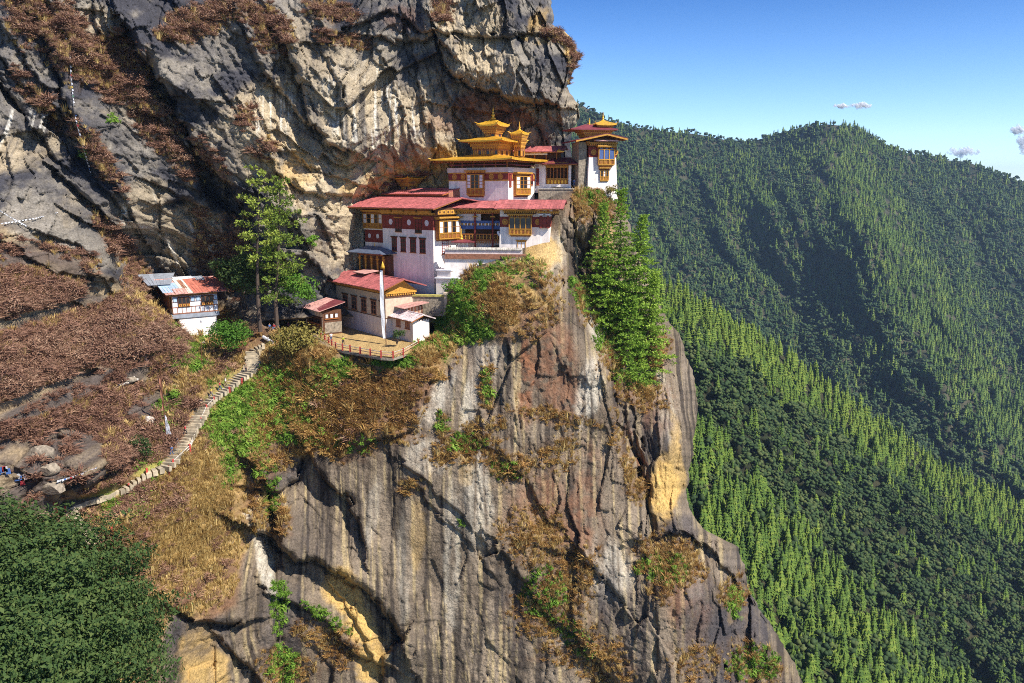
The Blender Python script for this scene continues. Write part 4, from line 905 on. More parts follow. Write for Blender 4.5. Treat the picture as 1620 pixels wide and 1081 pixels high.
def bay(parent, F, a0, a1, z0, z1, proj, cols, lights, cm=(MOCH, MRED), arched=False, body=None, foot=True, name="bay_window", pane=None):
    """projecting timber bay: posts, rails, a grid of lights, turned balusters below, stepped cornice above and brackets under it"""
    mb = MB(); b = body or MORG
    mb.fbox(F, a0, a1, -.05, proj - .1, z0, z1, 1)
    n = len(cols); w = (a1 - a0) / n; hz_ = (z1 - z0) * .30
    for k in range(n + 1): mb.fbox(F, a0 + w * k - .08, a0 + w * k + .08, proj - .1, proj + .05, z0, z1, 0)
    for z in (z0, z0 + hz_, z1 - .16): mb.fbox(F, a0 - .08, a1 + .08, proj - .1, proj + .075, z, z + .16, 0)
    for k in range(n):
        for j in range(3): mb.disc(F, a0 + w * (k + .5), z0 + hz_ * .55, min(w * .32, hz_ * .28), proj - .1, proj - .02, 2, 10) if j == 0 else None
    for k in range(n):                      # small balusters
        for j in range(3): mb.fbox(F, a0 + w * (k + .2 + .25 * j), a0 + w * (k + .3 + .25 * j), proj - .1, proj + .01, z0 + .16, z0 + hz_, 0)
    o = mb.build(name, [MOCH, b, MRED], parent)
    pn = MB(); gl = []
    for k in range(n):
        m = cols[k]
        for j in range(lights):
            h = (z1 - .16 - z0 - hz_ - .16) / lights; zz = z0 + hz_ + .16 + h * j
            pn.fbox(F, a0 + w * k + .14, a0 + w * (k + 1) - .14, proj - .1, proj - .04, zz + .06, zz + h - .06, m)
            if arched and j == lights - 1: pn.disc(F, a0 + w * (k + .5), zz + h - .06, (w - .28) / 2, proj - .1, proj - .041, m, 12)
    pn.build("pane", [MGLASS, MPANE, MBLUEP], o)
    c = MB(); hc = min(.8, (z1 - z0) * .22)
    cornice(c, F, a0 - .25, a1 + .25, z1 + .002, hc, proj + .45, (0, 1), .38)
    c.build("cornice", list(cm), o)
    if foot:
        f = MB()
        f.fbox(F, a0 + .05, a1 - .05, -.05, proj * .75, z0 - .22, z0 - .002, 0); f.fbox(F, a0 + .25, a1 - .25, -.05, proj * .45, z0 - .42, z0 - .222, 1)
        f.build("bracket", [MOCH, MRED], o)
    return o
def medallions(parent, F, cs, z, r, m=None, o=.05):
    for a in cs:
        mb = MB(); mb.disc(F, a, z, r, 0, o, 0, 18); mb.disc(F, a, z, r * .62, o, o + .02, 1, 14); mb.disc(F, a, z, r * .36, o + .02, o + .035, 0, 12)
        mb.build("medallion", m or [MOCH, MORG], parent)
def gable_roof(parent, u0, u1, v0, vr, v1, ze, zr, zb, mat, th=.14, pitch=.7, name="roof", rafters=True, ends=True):
    """low gabled roof, ridge along u"""
    mb = MB()
    mb.sheet_roof([(u0, v0, ze), (u1, v0, ze), (u1, vr, zr), (u0, vr, zr)], th, pitch)
    mb.sheet_roof([(u1, v1, zb), (u0, v1, zb), (u0, vr + .02, zr - .005), (u1, vr + .02, zr - .005)], th, pitch)
    mb.box(u0, u1, vr - .18, vr + .18, zr, zr + .1)
    o = mb.build(name, mat, parent)
    rb = MB(); n = int((u1 - u0) / 1.1)
    if rafters:
        for k in range(n + 1):
            c = u0 + .15 + (u1 - u0 - .3) * k / n
            rb.hexa([(c - .09, v0 + .1, ze - th - .22), (c + .09, v0 + .1, ze - th - .22), (c + .09, vr, zr - th - .22), (c - .09, vr, zr - th - .22), (c - .09, v0 + .1, ze - th - .01), (c + .09, v0 + .1, ze - th - .01), (c + .09, vr, zr - th - .01), (c - .09, vr, zr - th - .01)])
        rb.box(u0 + .05, u1 - .05, v0 + .02, v0 + .09, ze - th - .2, ze - th - .012)
        rb.build("rafter", MORG, o)
    return o
def hip_roof(parent, u0, u1, v0, v1, ze, top, zt, mat, th=.16, name="roof", curl=.22, corners=True):
    """hipped gilt roof with upturned corners; top = half size of the flat at its head"""
    mb = MB(); cu, cv = (u0 + u1) / 2, (v0 + v1) / 2
    n = 10
    def ring(f):
        R = []
        hu, hv = (u1 - u0) / 2, (v1 - v0) / 2; tu, tv = (top, top) if not isinstance(top, tuple) else top
        a = hu + (tu - hu) * f; b = hv + (tv - hv) * f; z = ze + (zt - ze) * (f ** 1.25)
        for s_ in range(4):
            for k in range(n):
                q = -1 + 2 * k / n
                x, y = ((q * a, -b), (a, q * b), (-q * a, b), (-a, -q * b))[s_]
                R.append((cu + x, cv + y, z + curl * (1 - f) ** 2 * abs(q) ** 4))
        return R
    fr_ = (0, .18, .4, .65, .85, 1)
    rings = [[(x, y, z - th) for x, y, z in ring(0)]] + [ring(f) for f in fr_]
    N_ = 4 * n
    for R in rings: mb.v += R
    for i in range(len(rings) - 1):
        for k in range(N_): mb.f.append((i * N_ + k, i * N_ + (k + 1) % N_, (i + 1) * N_ + (k + 1) % N_, (i + 1) * N_ + k)); mb.m.append(0)
    mb.f.append(tuple((len(rings) - 1) * N_ + k for k in range(N_))); mb.m.append(0)
    mb.f.append(tuple(N_ - 1 - k for k in range(N_))); mb.m.append(1)
    if corners:
        for x, y, sx, sy in ((u0, v0, -1, -1), (u1, v0, 1, -1), (u1, v1, 1, 1), (u0, v1, -1, 1)):
            mb.rod((x - sx * .15, y - sy * .15, ze + curl), (x + sx * .3, y + sy * .3, ze + curl + .24), .1, .04)
    o = mb.build(name, [mat, MORG], parent)
    return o
def finial(parent, x, y, z, h, name="finial"):
    mb = MB(); r = h * .12
    mb.lathe(x, y, [(r * 1.6, z), (r * 1.5, z + h * .08), (r * .6, z + h * .14), (r * 1.1, z + h * .24), (r * 1.2, z + h * .32), (r * .5, z + h * .40), (r * .8, z + h * .48), (r * .35, z + h * .56), (r * .5, z + h * .66), (r * .2, z + h * .78), (r * .05, z + h)], 10)
    return mb.build(name, MGOLD, parent, smoothed=True)
def tier(parent, u0, u1, v0, v1, z0, z1, steps, name="timber_tier", m=(MOCH, MRUST, MRED), flare=.3, arch=True, low=.55):
    """painted timber storey: posts and arched lights below, courses stepping outwards above"""
    mb = MB(); zc = z0 + (z1 - z0) * low
    mb.box(u0, u1, v0, v1, z0, zc, 1)
    F_, S_ = Face('F', v0), Face('S', u1); L_ = Face('L', u0)
    for Fc, a0, a1 in ((F_, u0, u1), (S_, v0, v1), (L_, v0, v1)):
        n = max(2, int((a1 - a0) / .9)); w = (a1 - a0) / n
        for k in range(n + 1): mb.fbox(Fc, a0 + w * k - .09, a0 + w * k + .09, .0, .09, z0, zc, 0)
        if arch:
            for k in range(n):
                mb.fbox(Fc, a0 + w * (k + .25), a0 + w * (k + .75), 0, .03, z0 + .1, z0 + (zc - z0) * .6, 3 if k % 2 else 0); mb.disc(Fc, a0 + w * (k + .5), z0 + (zc - z0) * .6, w * .25, 0, .031, 3 if k % 2 else 0, 10)
    h = (z1 - zc) / steps
    for k in range(steps):
        e = flare * (k + 1); z = zc + h * k
        mb.box(u0 - e, u1 + e, v0 - e, v1 + e, z + h * .45, z + h - .002, 0)
        mb.box(u0 - e + .12, u1 + e - .12, v0 - e + .12, v1 + e - .12, z, z + h * .45 - .002, 1 if k % 2 else 2)
        for Fc, a0, a1 in ((Face('F', v0 - e + .12), u0 - e, u1 + e), (Face('S', u1 + e - .12), v0 - e, v1 + e), (Face('L', u0 - e + .12), v0 - e, v1 + e)):
            n = max(3, int((a1 - a0) / .42)); w = (a1 - a0) / n
            for q in range(n): mb.fbox(Fc, a0 + w * (q + .2), a0 + w * (q + .75), 0, .1, z + .04, z + h * .42, 0)
    return mb.build(name, [m[0], m[1], m[2], MGLASS], parent)
# ------------------------------------------------------------------ the monastery
# main hall: white tower with a timber wing on its left
A = Frame(687, 467, 171, 42)
uL = A.fu(607, 0, 420); vB = 9.5
zb = A.fz(364.5, 680); zt = A.fz(342.5, 686)          # red band
zbase = -3.0
R_ = A.root("monastery_hall", "tall white tower with red band and pale medallions under a broad red roof", "monastery building")
mb = MB(); mb.box(uL, 0, 0, vB, zbase, zb); mb.build("wall", MW, R_)
mb = MB(); mb.box(uL - .04, .04, -.04, vB, zb + .002, zt)
mb.build("red_band", MRED, R_)
cn = MB(); cornice(cn, FRONT, uL, .1, zt + .002, .7, .6); cornice(cn, Face('S', 0.0), 0, vB, zt + .003, .7, .6)
cn.build("cornice", [MOCH, MTIM], R_)
bk = MB()
for k in range(4):
    w = -uL / 4; bk.fbox(FRONT, uL + w * k + .3, uL + w * (k + 1) - .35, .1, .9, zt + .71, zt + 1.05, 0); bk.fbox(FRONT, uL + w * k + .45, uL + w * (k + 1) - .5, .1, 1.1, zt + 1.052, zt + 1.22, 1)
bk.build("bracket", [MOCH, MORG], R_)
for x0, x1, y0, y1 in ((627, 636.5, 346, 367), (658, 668, 347, 369)):
    window(R_, FRONT, A.fu(x0), A.fu(x1), A.fz(y1, x1), A.fz(y0, x1), MTIM, None, 1, 3)
for x0, x1 in ((620.5, 628.5), (634.5, 642.5), (649.5, 658.5), (664.5, 673.5)):
    window(R_, FRONT, A.fu(x0), A.fu(x1), A.fz(401, 673), A.fz(379, 673), MRED, None, 1, 3, True, .1, (MTIM, MTIM))
medallions(R_, FRONT, [A.fu(619.5), A.fu(648.2), A.fu(676)], (zb + zt) / 2, 0.62, [MPANE, MTAN])
# bay and small window on the sunlit side
S0 = Face('S', 0.0)
va, vb = A.sv(690, 0, 360), A.sv(722, 0, 360)
bay(R_, S0, .6, vb - .2, A.sz(378, 700), A.sz(349, 700), 1.3, [1, 0, 1, 0, 1], 2, foot=True)
mb = MB(); z7 = A.sz(341, 700)
for k in range(6):
    w = (vb + .3) / 6; mb.fbox(S0, .2 + w * k + .05, .2 + w * (k + 1) - .05, 1.0, 1.3, z7 + .25, z7 + 1.15, 0); mb.disc(S0, .2 + w * (k + .5), z7 + .7, .22, 1.3, 1.36, 1, 10)
mb.fbox(S0, .1, vb + .6, .4, 1.25, z7 + .2, z7 + 1.6, 1)
mb.build("painted_panel", [MOCH, MTIM], R_)
window(R_, S0, A.sv(699, 0, 390), A.sv(709, 0, 390), A.sz(402, 702), A.sz(381, 702), MRED, MPANE, 2, 5, True, .12)
# left wing
vw = 1.6; Wf = Face('F', vw); uW0 = A.fu(577, vw, 360); uW1 = uL - .05
mb = MB(); mb.box(uW0, uW1, vw, vB, zbase, A.fz(384, 600, vw)); mb.build("wing_wall", MW, R_)
zr0, zr1, zb1 = A.fz(384, 600, vw), A.fz(364, 600, vw), A.fz(338, 600, vw)
mb = MB(); mb.box(uW0, uW1, vw, vB, zr0 + .002, zr1); mb.build("red_band", MRED, R_)
mb = MB(); mb.fbox(Wf, uW0, uW1, 0, .3, zr1 + .003, zr1 + .25); mb.build("ledge", MW, R_)
medallions(R_, Wf, [uW0 + (uW1 - uW0) * q for q in (.2, .55, .9)], (zr0 + zr1) / 2, .5, [MPANE, MTAN])
mb = MB(); mb.box(uW0, uW1, vw, vB, zr1 + .26, zb1 + 1.6); mb.build("wing_wall", MTIM, R_)
bay(R_, Wf, uW0 + .1, uW1 - .1, zr1 + .3, zb1, .5, [1, 0, 1, 0, 1, 0], 2, foot=False)
# the broad red roof
gable_roof(R_, uW0 - 2.6, 2.2, -1.9, 6.2, 12.5, A.fz(329.5, 660, -1.9), A.fz(329.5, 660, -1.9) + 2.1, A.fz(329.5, 660, -1.9) + 1.2, MTIN)

# gallery wing: open balcony, white block with an arched bay, terrace stair
G = Frame(869, 402, 170, 8)
R_ = G.root("gallery_wing", "white wing with open blue and ochre balcony and arched bay, right of the tall tower", "monastery building")
uB = G.fu(791); zr0, zr1 = G.fz(359.5, 830), G.fz(343, 830); ztop = G.fz(331, 830)
mb = MB(); mb.taper(uB, 0, 0, 7, -3.5, zr0, .25); mb.build("wall", MW, R_)
mb = MB(); mb.box(uB - .03, .03, -.03, 7, zr0 + .002, zr1); mb.build("red_band", MRED, R_)
mb = MB(); mb.box(uB, 0, 0, 7, zr1 + .004, ztop + .6); mb.build("upper_wall", MW, R_)
bay(R_, FRONT, G.fu(806.5), G.fu(841), G.fz(371, 820), G.fz(344, 820), .9, [0, 0, 0, 0], 1, arched=True)
mb = MB(); cornice(mb, FRONT, G.fu(798), G.fu(848), G.fz(338.5, 820), .85, 1.5); mb.build("cornice", [MOCH, MTIM], R_)
medallions(R_, FRONT, [G.fu(799), G.fu(851)], (zr0 + zr1) / 2, .62)
mb = MB()
for x in (856, 867):
    a = G.fu(x); mb.fbox(FRONT, a - .22, a + .22, .35, .75, zr0 - .2, ztop + .3, 0); mb.fbox(FRONT, a - .5, a + .5, .3, .8, zr1 + .3, zr1 + .62, 1); mb.fbox(FRONT, a - .8, a + .8, .32, .78, zr1 + .8, zr1 + 1.1, 2)
mb.fbox(FRONT, G.fu(853), G.fu(870), .25, .6, zr0 - .1, zr1 - .1, 0)
mb.build("porch_column", [MRED, MPANE, MOCH], R_)
mb = MB(); cornice(mb, FRONT, G.fu(870), G.fu(884), G.fz(340, 875), .7, .9); mb.build("cornice", [MOCH, MTIM], R_)
window(R_, FRONT, G.fu(818), G.fu(832), G.fz(398, 820), G.fz(382, 820), MOCH, None, 1, 1, True, .2)
# balcony, set back
vg = 3.2; Gf = Face('F', vg); g0, g1 = G.fu(722, vg, 360), uB - .05
zf = G.fz(377, 760, vg)
mb = MB(); mb.box(g0 - 3, g1, vg + .6, 8, -3, zf - .6); mb.build("lower_wall", MTAN, R_)
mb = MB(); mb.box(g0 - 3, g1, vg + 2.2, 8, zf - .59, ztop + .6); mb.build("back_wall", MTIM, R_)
mb = MB(); mb.box(g0 - 3, g1, vg - .3, vg + 2.2, zf - .5, zf - .2, 0)
n = 26
for k in range(n):
    a = g0 + (g1 - g0) * (k + .5) / n; mb.fbox(Gf, a - .09, a + .09, .3, .45, zf - 1.05, zf - .5, 0); mb.fbox(Gf, a - .11, a + .11, .22, .36, zf - .2, zf + .75, 1 if k % 2 else 2)
mb.fbox(Gf, g0, g1, .2, .42, zf + .75, zf + .95, 0); mb.fbox(Gf, g0, g1, .25, .34, zf + .2, zf + .32, 1)
mb.build("balustrade", [MORG, MOCH, MTIM], R_)
zq = G.fz(356, 760, vg)
mb = MB(); mb.fbox(Gf, g0, g1, -.1, .12, zq - .9, zq - .1, 0); mb.fbox(Gf, g0, g1, -.1, .14, zq + .35, zq + .9, 0)
for k in range(n): a = g0 + (g1 - g0) * (k + .5) / n; mb.fbox(Gf, a - .14, a + .14, .0, .2, zq - .1, zq + .35, 1 if k % 2 else 2)
mb.build("frieze", [MBLUEP, MOCH, MPANE], R_)
mb = MB(); mb.fbox(Gf, g0, g1 - 4.5, -.2, .1, zq + .9, ztop, 0); mb.build("screen_wall", MTAN, R_)
for x in (752.5, 780):
    mb = MB(); a = G.fu(x, vg); mb.fbox(Gf, a - .16, a + .16, .2, .52, -2.5, ztop, 0); mb.fbox(Gf, a - .5, a + .5, .18, .54, zq + 1.6, zq + 1.9, 1); mb.build("post", [MRED, MOCH], R_)
mb = MB(); cornice(mb, Gf, g0, g1 + .5, G.fz(338.5, 760, vg), .8, .9); mb.build("cornice", [MOCH, MORG], R_)
# stair
mb = MB(); p0 = G.F(788, 366, 1.8); p1 = G.F(806, 394, 1.8)
for o in (0.3, 1.6):
    mb.hexa([(p0[0], o, p0[1] - .35), (p0[0] + .01, o, p0[1] - .35), (p1[0] + .01, o, p1[1] - .35), (p1[0], o, p1[1] - .35), (p0[0], o + .15, p0[1]), (p0[0] + .3, o + .15, p0[1] + .05), (p1[0] + .3, o + .15, p1[1] + .05), (p1[0], o + .15, p1[1])], 0)
for k in range(11):
    f = (k + .5) / 11; x = p0[0] + (p1[0] - p0[0]) * f; z = p0[1] + (p1[1] - p0[1]) * f
    mb.box(x - .15, x + .3, .46, 1.58, z - .12, z - .04, 1)
mb.build("staircase", [MPANE, MTIM], R_)
# red roof over the gallery and the block
ze = G.fz(330, 830, -2.2)
gable_roof(R_, uB - .8, 3.0, -2.2, 4.5, 9, ze, ze + 1.6, ze + .6, MTIN)
zE2 = G.fz(329, 760, vg - 2.4)
gable_roof(R_, g0 - 1.5, uB - .85, vg - 2.4, 7.0, 9.5, zE2, zE2 + 1.3, zE2 + .9, MTIN)

# terrace wall with slate coping and a red ledge
T = Frame(850, 412, 167.2, 6)
R_ = T.root("terrace_wall", "long terrace wall with a slate coping above a red ledge, below the balcony", "wall")
t0 = T.fu(704); t1 = T.fu(826); zc = T.fz(396, 760); zl = T.fz(402, 760)
mb = MB(); mb.box(t0, t1, 0, .7, zl, zc); mb.build("parapet", MTAN, R_)
mb = MB(); n = 40
for k in range(n):
    a = t0 + (t1 - t0) * k / n; w = (t1 - t0) / n; q = random.uniform(-.04, .04)
    mb.hexa([(a + .02, -.25, zc + .05 + q), (a + w - .02, -.25, zc + .05 - q), (a + w - .02, 1, zc + .05), (a + .02, 1, zc + .05), (a + .02, -.22, zc + .2 + q), (a + w - .02, -.22, zc + .2 - q), (a + w - .02, .4, zc + .55 + q), (a + .02, .4, zc + .55)])
mb.build("coping", MSLATE, R_)
mb = MB(); mb.box(t0, 0.2, -.5, .6, zl - 1.0, zl - .003); mb.build("red_ledge", MRUST, R_)
mb = MB(); mb.taper(t0, .1, -.1, 2.2, -5, zl - 1.01, .3); mb.build("retaining_wall", MW, R_)
# little roofed shrine with a gold spire on the terrace
K = Frame(748, 392, 172, 8)
R_ = K.root("courtyard_shrine", "small roofed shrine with a gold spire in front of the balcony", "shrine")
a0, a1 = K.fu(716), K.fu(750); zr = K.fz(382.5, 730)
mb = MB()
for a in (a0 + 1.4, a0 + 2.3, a1 - 1.4): mb.box(a - .12, a + .12, -.1, .1, -1.5, zr)
mb.box(a0 + 1.5, a1 - 1.5, .5, 1.2, -1.5, zr - .2); mb.build("post", MPANE, R_)
hip_roof(R_, a0, a1, -1.5, 1.5, zr, (.3, .2), zr + .5, MTIN2, .2, curl=.15, corners=False)
finial(R_, a0 + 1.9, 0, zr + .45, 2.3)

# golden upper temple
U = Frame(804, 316, 178, 30)
R_ = U.root("golden_temple", "white temple crowned by three tiers of golden pagoda roofs, above the red roof", "temple")
uL = U.fu(711.5); vB = U.sv(845); zb, zt, zp = U.fz(286.5, 760), U.fz(273, 760), U.fz(265.5, 760)
mb = MB(); mb.box(uL, 0, 0, vB, -3, zb); mb.build("wall", MW, R_)
mb = MB(); mb.box(uL - .04, .04, -.04, vB, zb + .002, zt); mb.fbox(FRONT, uL, 0, .04, .12, zb + .003, zb + .25, 1); mb.fbox(FRONT, uL, 0, .04, .12, zt - .25, zt - .002, 1); mb.build("red_band", [MRED, MOCH], R_)
mb = MB(); mb.box(uL - .2, .2, -.2, vB, zt + .002, zp); mb.build("parapet", MTAN, R_)
bay(R_, FRONT, U.fu(742.5), U.fu(767.5), U.fz(309, 755), U.fz(275.5, 755), .75, [1, 0, 0, 1], 4, foot=True)
S0 = Face('S', 0.0)
bay(R_, S0, U.sv(812), U.sv(834), U.sz(308.5, 820), U.sz(278.5, 820), .8, [1, 0, 0, 1], 3)
window(R_, S0, .35, 1.2, zb - 1.2, zt - .3, MRED, MRED, 0, 1, False)
window(R_, S0, U.sv(838), U.sv(842), zb - .8, zt - .3, MRED, None, 0, 1, False)
medallions(R_, FRONT, [U.fu(x) for x in (720.5, 734, 778, 792)], (zb + zt) / 2, .62)
medallions(R_, S0, [2.0, vB - .5], (zb + zt) / 2, .5)
# dark recess below the golden roof, with columns
ze = U.fz(252, 760, -2.5)
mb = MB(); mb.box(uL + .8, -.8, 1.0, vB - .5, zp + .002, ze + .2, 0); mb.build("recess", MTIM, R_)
mb = MB(); mb.fbox(FRONT, uL + .5, -.5, -.6, .5, zp + .5, zp + .7, 0); mb.fbox(S0, .5, vB, -.5, 1.2, zp + .45, zp + .6, 0); mb.build("red_eave", MTIN2, R_)
for a in [uL + .5 + (-uL - 1) * k / 5 for k in range(6)]:
    mb = MB(); mb.box(a - .15, a + .15, .3, .6, zp + .002, ze); mb.fbox(FRONT, a - .4, a + .4, -.5, .1, ze - .4, ze - .1); mb.build("column", MORG, R_)
hip_roof(R_, uL - 3.2, 2.4, -2.6, vB + 2.2, ze, (3.0, 3.0), ze + 1.25, MGOLD, .32)
mb = MB(); n = 26
for k in range(n):
    a = uL - 2.6 + (-uL + 4.4) * k / n; mb.fbox(FRONT, a, a + .22, 0, 2.3, ze - .62, ze - .36)
for k in range(18):
    a = -2 + (vB + 3.6) * k / 18; mb.fbox(S0, a, a + .22, 0, 2.1, ze - .62, ze - .36)
mb.build("rafter", MORG, R_)
cu, cv = (uL) / 2 + .4, vB / 2
def at_c(px, py): return U.F(px, py, cv)
z1, z2 = ze + .9, U.fz(221, 765, 0)
hw = (U.fu(801, 2) - U.fu(753, 2)) / 2 * .8
tier(R_, cu - hw, cu + hw, cv - hw, cv + hw, z1, z2 - .2, 3, low=.45)
hip_roof(R_, cu - hw - 2.4, cu + hw + 2.4, cv - hw - 2.4, cv + hw + 2.4, z2 - .1, 1.7, z2 + .9, MGOLD, .3)
z3 = U.fz(197.5, 775, cv - 2)
tier(R_, cu - 1.3, cu + 1.3, cv - 1.3, cv + 1.3, z2 + .7, z3 - .1, 4, flare=.26, low=.3)
hip_roof(R_, cu - 2.7, cu + 2.7, cv - 2.7, cv + 2.7, z3, .3, z3 + 1.4, MGOLD, .35, curl=.4)
finial(R_, cu, cv, z3 + 1.35, 2.9)
# turret behind to the right
V = Frame(820, 236, 184, 30)
R_ = V.root("temple_turret", "smaller golden roofed turret just right of the three tiered temple", "turret")
z = V.fz(211, 818)
tier(R_, -1.7, -.1, 1.3, 2.9, -1.5, z - .1, 4, flare=.16, low=.35)
hip_roof(R_, -2.5, .7, .5, 3.7, z, .25, z + .85, MGOLD, .25, curl=.22)
finial(R_, -.9, 2.1, z + .8, 1.9)

# upper shrine house with a red roof and gold lantern behind the hall
L_ = Frame(700, 318, 183, 42)
R_ = L_.root("upper_shrine", "brown plank house with a swept red roof and a small golden lantern, behind the hall", "shrine house")
u0, u1 = L_.fu(606), 2.0
ze = L_.fz(306, 640, -1.5)
mb = MB(); mb.box(u0 + 1.2, u1, 0, 7, -3, ze + .6); mb.build("wall", MRUST, R_)
gable_roof(R_, u0 - .5, u1, -1.8, 3.5, 8, ze - .1, ze + 1.1, ze, MTIN)
cu = L_.fu(647, 3.4, 300); zz = ze + 1.0
mb = MB(); tier(R_, cu - 1.2, cu + 1.2, 2.2, 4.6, zz - .3, zz + 2.4, 4, flare=.28, low=.3)
hip_roof(R_, cu - 2.8, cu + 2.8, .6, 6.2, zz + 2.45, .3, zz + 3.2, MGOLD, .25)
finial(R_, cu, 3.4, zz + 3.15, 1.0)

# rear hall on the ledge: two red roofs and a gallery of gilt wheels
D_ = Frame(902, 298, 187, 12)
R_ = D_.root("ledge_hall", "low hall with red roofs and gilded wheels, between golden temple and right tower", "monastery building")
u0 = D_.fu(846)
zw = D_.fz(291.5, 880); zl = D_.fz(262, 880)
mb = MB(); mb.box(u0, 0, 0, 4, -1, zw); mb.box(u0, D_.fu(862), .1, 4, zw, zl + .4); mb.box(D_.fu(898), D_.fu(902), -.1, .5, -.5, zl + .4); mb.build("wall", MW, R_)
mb = MB(); mb.box(D_.fu(862), 0, 2.2, 4, zw + .002, zl + .5); mb.build("back_wall", MTIM, R_)
window(R_, FRONT, D_.fu(848), D_.fu(852), zw - .2, zl - .6, MRED, MRED, 0, 1, False)
w0, w1 = D_.fu(864), D_.fu(896); n = 6
for k in range(n):
    a = w0 + (w1 - w0) * (k + .5) / n
    mb = MB(); mb.lathe(a, .4, [(.1, zw), (.36, zw + .1), (.36, zw + .85), (.1, zw + .95)], 12, 0); mb.build("prayer_wheel", MGOLD, R_)
mb = MB()
for k in range(n + 1): a = w0 + (w1 - w0) * k / n; mb.box(a - .08, a + .08, .1, .3, zw, zl, 0)
mb.box(w0 - .2, w1 + .2, .05, .35, zw + 1.0, zw + 1.25, 1); mb.box(w0 - .2, w1 + .2, .0, .4, zl - .5, zl, 1)
mb.build("arcade", [MORG, MOCH], R_)
mb = MB(); cornice(mb, FRONT, w0 - .6, w1 + .3, zl + .003, .7, .6); mb.build("cornice", [MOCH, MTIM], R_)
zE = D_.fz(259, 880, -1.5)
gable_roof(R_, w0 - 1, 1.8, -1.5, 3.5, 5, zE, zE + 1.4, zE + 1, MTIN2)
z2 = D_.fz(240, 860, 2)
mb = MB(); mb.box(u0 - 5, D_.fu(886, 3), 3.2, 7, zE, z2 + .2); mb.build("upper_wall", MTIM, R_)
mb = MB(); mb.fbox(Face('F', 3.2), u0 - 5.5, D_.fu(866, 3), -.1, 1.4, D_.fz(245.5, 830, 2), D_.fz(243, 830, 2), 0); mb.build("pale_eave", MPANE, R_)
mb = MB(); cornice(mb, Face('F', 3.2), u0 - 5, D_.fu(864, 3), zE + .2, .8, .6); mb.build("cornice", [MOCH, MORG], R_)
for x in (812, 828, 846, 864, 880):
    a = D_.fu(x, 3); mb = MB(); mb.box(a - .14, a + .14, 2.2, 2.5, zE, z2); mb.build("column", MORG, R_)
gable_roof(R_, u0 - 6.5, D_.fu(891, 2), .8, 5.0, 8, z2, z2 + 1.3, z2 + .6, MTIN)
mb = MB(); a = D_.fu(889, 1.5); mb.slab([(a - 1.2, .5, z2 + .1), (a + .4, .5, z2), (a + .4, 2.4, z2 + .3), (a - 1.2, 2.4, z2 + .55)], .2); mb.build("gold_corner", MGOLD, R_)

# right tower on the brink
Q = Frame(974.5, 299, 186, -12)
R_ = Q.root("brink_tower", "slim white tower with a tall ochre bay and tiered roofs at the cliff's right brink", "tower")
uL = Q.fu(929.5); vB = 8; zb, zt = Q.fz(249, 950), Q.fz(233, 950); zp = Q.fz(225, 950)
mb = MB(); mb.taper(uL, -.15, 0, vB, -2.5, zb, .45); mb.build("wall", MW, R_)
mb = MB(); mb.box(uL - .04, -.1, -.04, vB, zb + .002, zt); mb.build("red_band", MRED, R_)
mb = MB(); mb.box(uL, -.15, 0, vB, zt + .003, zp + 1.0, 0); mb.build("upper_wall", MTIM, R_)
mb = MB(); cornice(mb, FRONT, uL, -.1, Q.fz(231.5, 950), .8, .6); Lf = Face('L', uL); cornice(mb, Lf, 0, vB, Q.fz(231.5, 950), 1.0, .6); mb.build("cornice", [MOCH, MORG], R_)
bay(R_, FRONT, Q.fu(942.5), Q.fu(966.5), Q.fz(261, 955), Q.fz(236, 955), 1.0, [2, 2, 2], 1, arched=True)
mb = MB(); mb.fbox(FRONT, Q.fu(944.5), Q.fu(964.5), 0, .7, Q.fz(263.5, 955), Q.fz(261.5, 955)); mb.fbox(FRONT, Q.fu(947), Q.fu(962), 0, .5, Q.fz(266, 955), Q.fz(263.6, 955), 1); mb.build("bracket", [MOCH, MORG], R_)
bay(R_, FRONT, Q.fu(946.5), Q.fu(959), Q.fz(286, 953), Q.fz(269, 953), .55, [0, 1, 0], 2)
medallions(R_, FRONT, [Q.fu(936.5), Q.fu(970.5)], (zb + zt) / 2, .6)
ze = Q.fz(223.5, 955, -2)
mb = MB(); mb.box(uL + .8, -.4, -2.0, -.8, ze, ze + .28); mb.build("pink_eave", MTIN3, R_)
# gable facing us
zr = Q.fz(211, 957, -2.6); cu = Q.fu(957, -2.6); a0, a1 = Q.fu(909, -2.6), Q.fu(989, -2.6); zl_, zr_ = Q.fz(221.5, 910, -2.6), Q.fz(219, 989, -2.6)
mb = MB(); mb.sheet_roof([(a0, vB + 1, zl_), (a0, -2.6, zl_), (cu, -2.6, zr), (cu, vB + 1, zr)], .28, .7); mb.sheet_roof([(a1, -2.6, zr_), (a1, vB + 1, zr_), (cu, vB + 1, zr), (cu, -2.6, zr)], .28, .7); mb.build("roof", MTIN2, R_)
mb = MB()
for k in range(5):
    for s0, s1, zz0 in ((cu, a0, zl_), (cu, a1, zr_)):
        f = (k + .5) / 5; x = s0 + (s1 - s0) * f; z = zr + (zz0 - zr) * f; mb.box(x - .12, x + .12, -2.3, 0, z - .55, z - .3)
mb.build("purlin", MORG, R_)
mb = MB(); mb.hexa([(uL + .3, -.02, zp + .9), (-.3, -.02, zp + .9), (-.3, .3, zp + .9), (uL + .3, .3, zp + .9), (cu - .5, -.02, zr - .35), (cu + .5, -.02, zr - .35), (cu + .5, .3, zr - .35), (cu - .5, .3, zr - .35)]); mb.build("gable", MTIM, R_)
